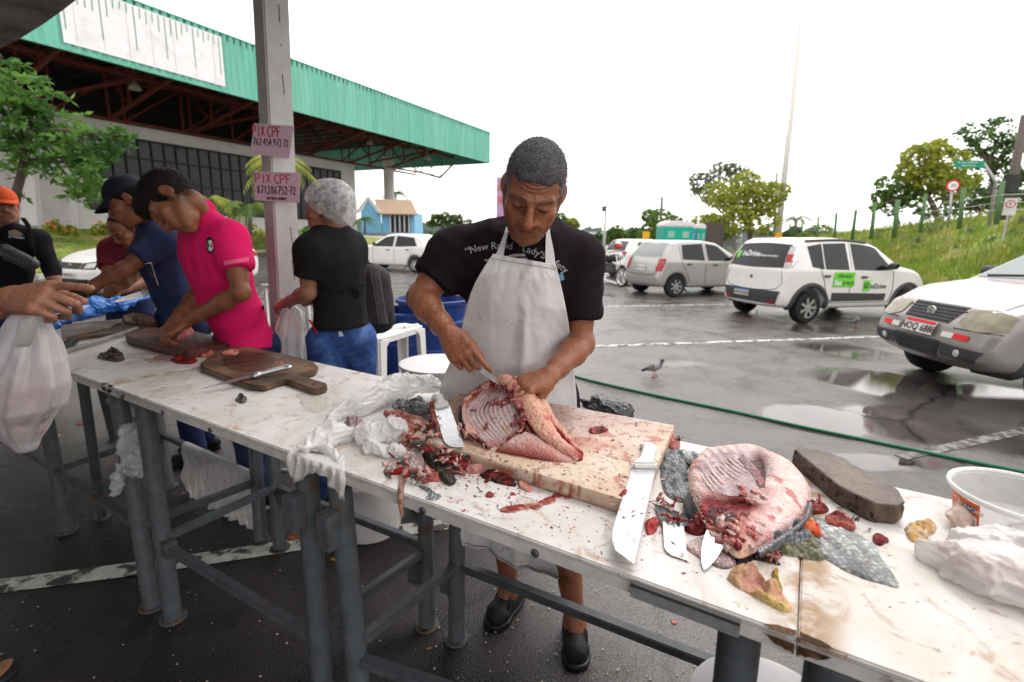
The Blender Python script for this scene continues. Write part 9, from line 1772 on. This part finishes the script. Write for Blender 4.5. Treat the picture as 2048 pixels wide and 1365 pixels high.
for i,(x,y,r) in enumerate(((1755,473,12),(1835,480,16),(1862,462,20),(1880,455,14),(1940,460,14),(1825,495,14),(1985,478,12),(2040,440,20),(1760,462,10),(2020,465,12),(1655,470,10),(2035,470,14),(1910,495,10))):
 d_ = ray(x,y+r*.4); tt = 4.0
 while tt < 70:
  p = CAMO + d_/FPX*tt
  if p[2] < hill_z(p[0],p[1]): break
  tt += .15
 p[2] = hill_z(p[0],p[1])
 b = MB(); rs = random.Random(i)
 if i < 3 or me is None:
  for k in range(34): a = k*2.4; el = .25+1.2*(k/34); L_ = 1.0; d = V3((math.cos(a)*math.cos(el),math.sin(a)*math.cos(el),math.sin(el))); s = V3((-math.sin(a),math.cos(a),0))*.06; b.add([-s*.7,s*.7,d*.5+s-V3((0,0,.0)),d*.5-s,d*L_-V3((0,0,.06))],[(0,1,2,3),(3,2,4)])
  o = b.build('agave',M['agave'],fix=False); me = o.data
 else: o = link_mesh('agave',me)
 o.location = tuple(p-V3((0,0,.03))); q = r*1.35*tt/FPX; o.scale = (q,q,q*.9); o.rotation_euler = (0,0,i); tag(o,'spiky grey green agave on the hill, ' + 'above the white hatchback bonnet;below the second green post;biggest, below the third green post;under the third green post top;right of the speed sign;lowest on the slope;small one low at the right;large one at the right edge;left of the fourth green post;under the no parking sign;above the roof bars;right edge, lower one;low under the direction sign'.split(';')[i],'agave','agaves on the hill')
M['green_post'] = mat('green_fence_post',(.10,.19,.08),.8,var=.15); M['galv'] = mat('galvanised_steel',(.42,.42,.43),.4,metal=.4); M['pole_white'] = mat('white_pole',(.66,.64,.62),.5,var=.05); M['pole_wood'] = mat('dark_pole',(.13,.11,.10),.9)
def pole(name,label,cat,pts,Y,r0,r1,m,group=None): P = [V3(PY(x,y,Y)) for x,y in pts]; t = thing(name,label,cat,tuple(P[0]),0,group); b = MB(); b.tube(P,list(np.linspace(r0,r1,len(P))),10); b.build('shaft',m,t,smooth=True,world=True); return t
for i,(x0,y0,x1,y1,Y,r) in enumerate(((1840,452,1852,388,19,.065),(1918,445,1928,376,17,.068),(1992,435,2006,362,15.5,.068),(1788,462,1796,400,22,.10),(1742,465,1750,405,25,.09),(1704,468,1712,420,30,.09),(1668,474,1673,426,36,.09),(1632,478,1637,434,42,.09),(1602,482,1605,440,48,.09),(1577,484,1580,446,54,.09))):
 pole('fence_post','%s slanting green fence post on the hilltop, counted from the right' % 'third,second,first,fourth,fifth,sixth,seventh,eighth,ninth,tenth'.split(',')[i],'fence post',[(x0,y0+14),(x1,y1)],Y,r,r*.9,M['green_post'],'green posts along the hilltop')
for k,dy in enumerate((14,28,42)):
 b = MB(); P = [PY(lerp(a[0],a[2],.5),a[1]-dy*a[4]**-.5*4.2,a[4]) for a in ((2080,435,2090,0,14),(1992,435,2006,0,15.5),(1918,445,1928,0,17),(1840,452,1852,0,19),(1788,462,1796,0,22),(1742,465,1750,0,25),(1704,468,1712,0,30))]; b.tube([tuple(p) for p in P],.012,5); o = b.build('fence_wire',M['galv'],smooth=True); tag(o,'%s wire strung between the green hilltop posts' % ('lowest','middle','highest')[k],'wire')
pole('flag_mast','very tall thin white mast rising out of the top of the photo','mast',[(1555,482),(1578,270),(1580,262),(1612,-60)],34,.20,.13,M['pole_white'])
lp = pole('light_pole','slender light pole standing alone right of the man','light pole',[(1207,505),(1210,450),(1216,350)],42,.16,.05,M['pole_white']); b = MB(); b.box(tuple(PY(1208,418,41.8)),(.3,.3,.4)); b.build('meter_box',M['pole_wood'],lp,world=True)
pole('utility_pole','dark utility pole behind the white hatchback','utility pole',[(1320,490),(1324,394)],44,.16,.1,M['pole_wood']); pole('utility_pole','thin pole just left of the tall mast','utility pole',[(1548,480),(1554,345)],50,.14,.08,M['pole_wood'])
up = pole('utility_pole','thick leaning utility pole with boxes at the right edge','utility pole',[(2005,440),(2028,350),(2050,230)],17,.16,.10,M['pole_wood']); b = MB(); b.box(tuple(PY(2022,368,16.8)),(.3,.3,.55)); b.build('transformer_box',M['mark_dark'],up,world=True)
for i,(a,c) in enumerate((((2020,370),(1830,392)),((2024,360),(1850,380)),((2026,350),(2100,330)),((2022,375),(2100,382)))): b = MB(); p,q = PY(*a,17),PY(*c,26 if i < 2 else 16); m_ = (p+q)/2-V3((0,0,.25)); b.tube(poly_interp([p,m_,q],12),.018,5); o = b.build('cable',M['mark_dark'],smooth=True); tag(o,('lower cable running left from the thick utility pole','upper cable running left from the thick utility pole','upper cable leaving the photo from the thick pole','lower cable leaving the photo from the thick pole')[i],'cable')
sg_ = pole('street_sign','green direction sign on a bent grey pole on the hill','road sign',[(1978,452),(1992,365),(1970,330)],18,.06,.04,M['galv']); a,c = V3(PY(1909,322,18)),V3(PY(1973,322,18)); md_ = (a+c)/2; R = frame(c-a,(0,0,1)); b = MB(); b.box(tuple(md_-V3((0,0,.11))),(np.linalg.norm(c-a),.03,.24)); b.build('sign_board',mat('sign_green',(.01,.26,.16),.4,var=0),sg_,bevel=.01,world=True)
txt('lettering','Av. Gov. Danilo de',.085,M['print_white'],sg_,md_-V3((.1,.025,.06)),R,world=True); txt('lettering','Matos Areosa',.085,M['print_white'],sg_,md_-V3((.05,.025,.16)),R,world=True); txt('arrow','↗',.16,M['print_white'],sg_,md_+V3((.48,-.025,-.11)),R,world=True)
ss = pole('speed_sign','round red ringed 30 speed limit sign on the hill','road sign',[(1896,455),(1905,372)],18,.04,.035,M['galv']); q = V3(PY(1906,372,17.9)); R = frame((1,-.45,0),(0,0,1));
for nm,r_,dz,m_ in (('sign_ring',.19,.012,mat('sign_red',(.6,.02,.02),.4,var=0)),('sign_face',.14,.018,M['print_white'])): b = MB(); b.lathe([(0,dz),(r_,dz),(r_,0),(0,0)],28,tuple(q),R); b.build(nm,m_,ss,world=True)
txt('lettering','30',.17,M['print_black'],ss,Vector(q)+R @ Vector((0,0,.022)),R,world=True)
ns = thing('parking_sign','small white no parking sign at the foot of the thick pole','road sign',tuple(PY(2020,420,15.5))); R = frame((1,-.5,0),(0,0,1)); q = V3(PY(2020,414,15.5)); b = MB(); b.box(tuple(q),(.30,.02,.50),R @ Matrix.Rotation(-PI/2,3,'X')); b.build('sign_board',M['plate'],ns,world=True); b = MB(); b.lathe([(.09,.016),(.12,.016),(.12,.012),(.09,.012)],24,tuple(q+V3((0,0,.08))),R,close=True); b.build('sign_ring',D.materials['sign_red'],ns,world=True); txt('lettering','E',.13,M['print_black'],ns,Vector(q+V3((0,0,.08)))+R @ Vector((0,0,.018)),R,world=True); b = MB(); b.tube([tuple(q+V3((.02,.03,-.2))),tuple(q+V3((.02,.03,-1.0)))],.03,6); b.build('stem',M['galv'],ns,world=True)
def toilet(label,x0,x1,y0,y1,Y,m): a,c = PY(x0,y1,Y),PY(x1,y0,Y); w = c[0]-a[0]; t = thing('portable_toilet',label,'portable toilet',(a[0]+w/2,Y,0),0,'portable toilets'); h = c[2]; b = MB(); b.box((0,0,h/2-.1),(w,w*1.0,h-.2)); b.build('cabin',m,t,bevel=.03); b = MB(); S = [(-w*.52,h-.22),(w*.52,h-.22),(w*.50,h-.05),(w*.30,h+.06),(-w*.30,h+.06),(-w*.50,h-.05)]; b.prism(S,-w*.52,w*.52,Matrix.Rotation(PI/2,3,'X')); b.build('roof',M['bucket_white'],t,bevel=.05); [MB().box((-w*.25+.5*w*(k // 4),-w*.505,h-.45-.07*(k % 4)),(w*.22,.02,.03)).build('vent_slot',M['bucket_white'],t) for k in range(8)]
MG = mat('toilet_green',(.01,.36,.24),.5); toilet('wide green portable toilet with white domed roof',1317,1378,446,500,24,MG); toilet('green portable toilet at the right end of the group',1386,1410,450,500,24.6,MG); toilet('blue door front of the middle portable toilet',1374,1390,449,500,24.2,mat('toilet_blue',(.06,.28,.62),.5))
cn = PY(1402,470,28); b = MB(); b.box((cn[0]+.1,28,1.1),(1.3,2.5,2.5)); o = b.build('container',mat('dark_container',(.09,.07,.06),.8),bevel=.03); tag(o,'dark brown container box behind the portable toilets','container')
kq = V3(PY(762,470,34)); kt = thing('kiosk','light blue wooden kiosk with tan thatch like roof beneath the hall corner','kiosk',(kq[0],34,0)); MBl = mat('sky_blue_boards',(.20,.48,.68),.6,var=.05); Z = lambda x,y,Y=34: V3(PY(x,y,Y)); b0 = Z(760,466)[2]; e0 = Z(760,424)[2]; rz = Z(718,395)[2]
xa,xm,xb = Z(700,0)[0],Z(748,0)[0],Z(820,0)[0]; b = MB(); b.box(((xm+xb)/2,35.6,(b0+e0)/2),(xb-xm,3.0,e0-b0)); b.add([(xa,34.4,b0),(xm,34,b0),(xm,34,e0),((xa+xm)/2,34.2,rz),(xa,34.4,e0)],[(0,1,2,3,4)]); b.build('wall',MBl,kt,world=True)
for k in range(14): b = MB(); x = lerp(xm,xb,(k+.5)/14); b.box((x,34.07,(b0+e0)/2),(.03,.03,e0-b0)); b.build('board_joint',MBl,kt,world=True)
for k in range(4): x = lerp(xm+.6,xb-.35,(k+.5)/4); b = MB(); b.box((x,34.05,(b0+e0)/2-.05),(.42,.05,(e0-b0)*.84)); b.build('window_pane',M['win_glass'],kt,world=True)
for k in range(5): x = lerp(xm+.6,xb-.35,k/4); b = MB(); b.box((x,34.02,(b0+e0)/2),(.07,.08,(e0-b0)*.9)); b.build('window_frame',M['bucket_white'],kt,world=True)
xr = (xa+xm)/2; b = MB(); n = 40; rows = []
for i in range(n+1): s = i/n; w = .03*(i % 2); rows.append([(lerp(xr-.1,xb-.5,s),35.6,rz+w),(lerp(xm-.1,xb+.35,s),33.6,e0-.05+w-.08)])
b.grid(rows); o = b.build('roof',mat('tan_roof',(.42,.31,.22),.85,var=.15,sc=5),kt,world=True,fix=False); o.modifiers.new('t','SOLIDIFY').thickness = .08; b = MB(); b.beam((xr-.1,34.0,rz),(xm,33.7,e0-.08),.05,.22); b.beam((xr-.1,34.1,rz),(xa-.2,34.3,e0-.08),.05,.22); b.build('barge_board',M['bucket_white'],kt,world=True)
q0,q1 = Z(800,0,44)[0],Z(1010,0,44)[0]; S = SDF((q0-1,43,-.5),(q1+1,46,2.6),.14); S.cap((q0,44.5,.4),(q1,44.5,.3),1.15,1.0,.1); V,F = S.mesh(); N = vnormals(V,F); V += N*(.10*fbm(V,1.5))[:,None]; o = mesh_np('stone_mound',V,F,mat('rough_stone_wall',(.28,.23,.19),.9,var=.4,sc=3,bump=1,bsc=8)); tag(o,'low rough brown wall right of the blue kiosk','wall')
hr = thing('billboard','tall reddish advertising board peeping out behind the man\'s ear','billboard',tuple(Z(1000,470,30))); a,c = Z(993,420,30),Z(1040,356,30); b = MB(); b.box(((a[0]+c[0])/2,30,c[2]/2),(c[0]-a[0],.3,c[2])); b.build('panel',mat('faded_red_poster',(.45,.13,.12),.6,c2=(.45,.25,.45),thr=(.5,.55),sc=1.5),hr,world=True)
rs = random.Random(2); M['far_white'] = mat('far_white_wall',(.6,.6,.6),.8)
for i,(x,y,w,h) in enumerate(((1195,468,34,16),(1660,466,90,14),(1440,470,60,14))): p = PY(x,y,130); t = tag(MB().box((p[0],130,p[2]/2),(w*.13,8,p[2]+.8)).build('distant_building',M['far_white']),('small white building on the horizon right of the man','long pale shed behind the hilltop fence posts','pale low building behind the roadside trees')[i],'building')
b = MB();
for i in range(90):
 x = -260+i*6.2; b.add([(x,300,-1),(x+9,300,-1),(x+9,312,-1),(x,312,-1),(x+1,303,5+4*rs.random()),(x+8,303,5+4*rs.random()),(x+8,310,6),(x+1,310,6)],[(4,5,6,7),(0,1,5,4),(1,2,6,5),(2,3,7,6),(3,0,4,7)])
o = b.build('distant_woods',mat('far_hazy_woods',(.10,.13,.12),.9,var=.3,sc=.2)); tag(o,'hazy line of far off woods along the horizon','woods',kind='stuff')
C = [(x,62+rs.uniform(-2,2),.5,1.1) for x in np.arange(6,36,1.3)]; o = leaves('roadside_hedge',C,2600,.35,LG[2],None,91); tag(o,'clipped green hedge along the far side of the car park','hedge')
b = MB();
for i in range(46): p = PY(1425+i*3,500,36-.1*i); b.box((p[0],p[1],.9),(.05,.05,1.8));
o = b.build('railing_bars',M['galv']); o.name = 'distant_railing'; tag(o,'grey metal railing behind the toilets and trees','railing',kind='stuff')
b = MB(); p = PZ(1225,508,0); b.box((p[0],p[1]+3,.06),(26,5,.12)); o = b.build('verge',M['kerb']); tag(o,kind='structure')
b = MB(); b.box((p[0]+3,p[1]+7,.09),(46,6,.16)); o = b.build('far_verge',M['grass_ground']); tag(o,kind='structure')
bn = PY(1675,470,30)
for i,(x,y) in enumerate(((1292,472),(1556,474))): p = PY(x,y,30); b = MB(); b.box((p[0],p[1],p[2]),(.4,.1,.5)); b.beam((p[0],p[1],0),(p[0],p[1],p[2]),.06); o = b.build('yellow_marker',mat('yellow_marker',(.75,.42,.02),.5,var=0) if i == 0 else D.materials['yellow_marker']); tag(o,('small yellow marker board left of the portable toilets','small yellow marker board at the foot of the mast')[i],'marker')
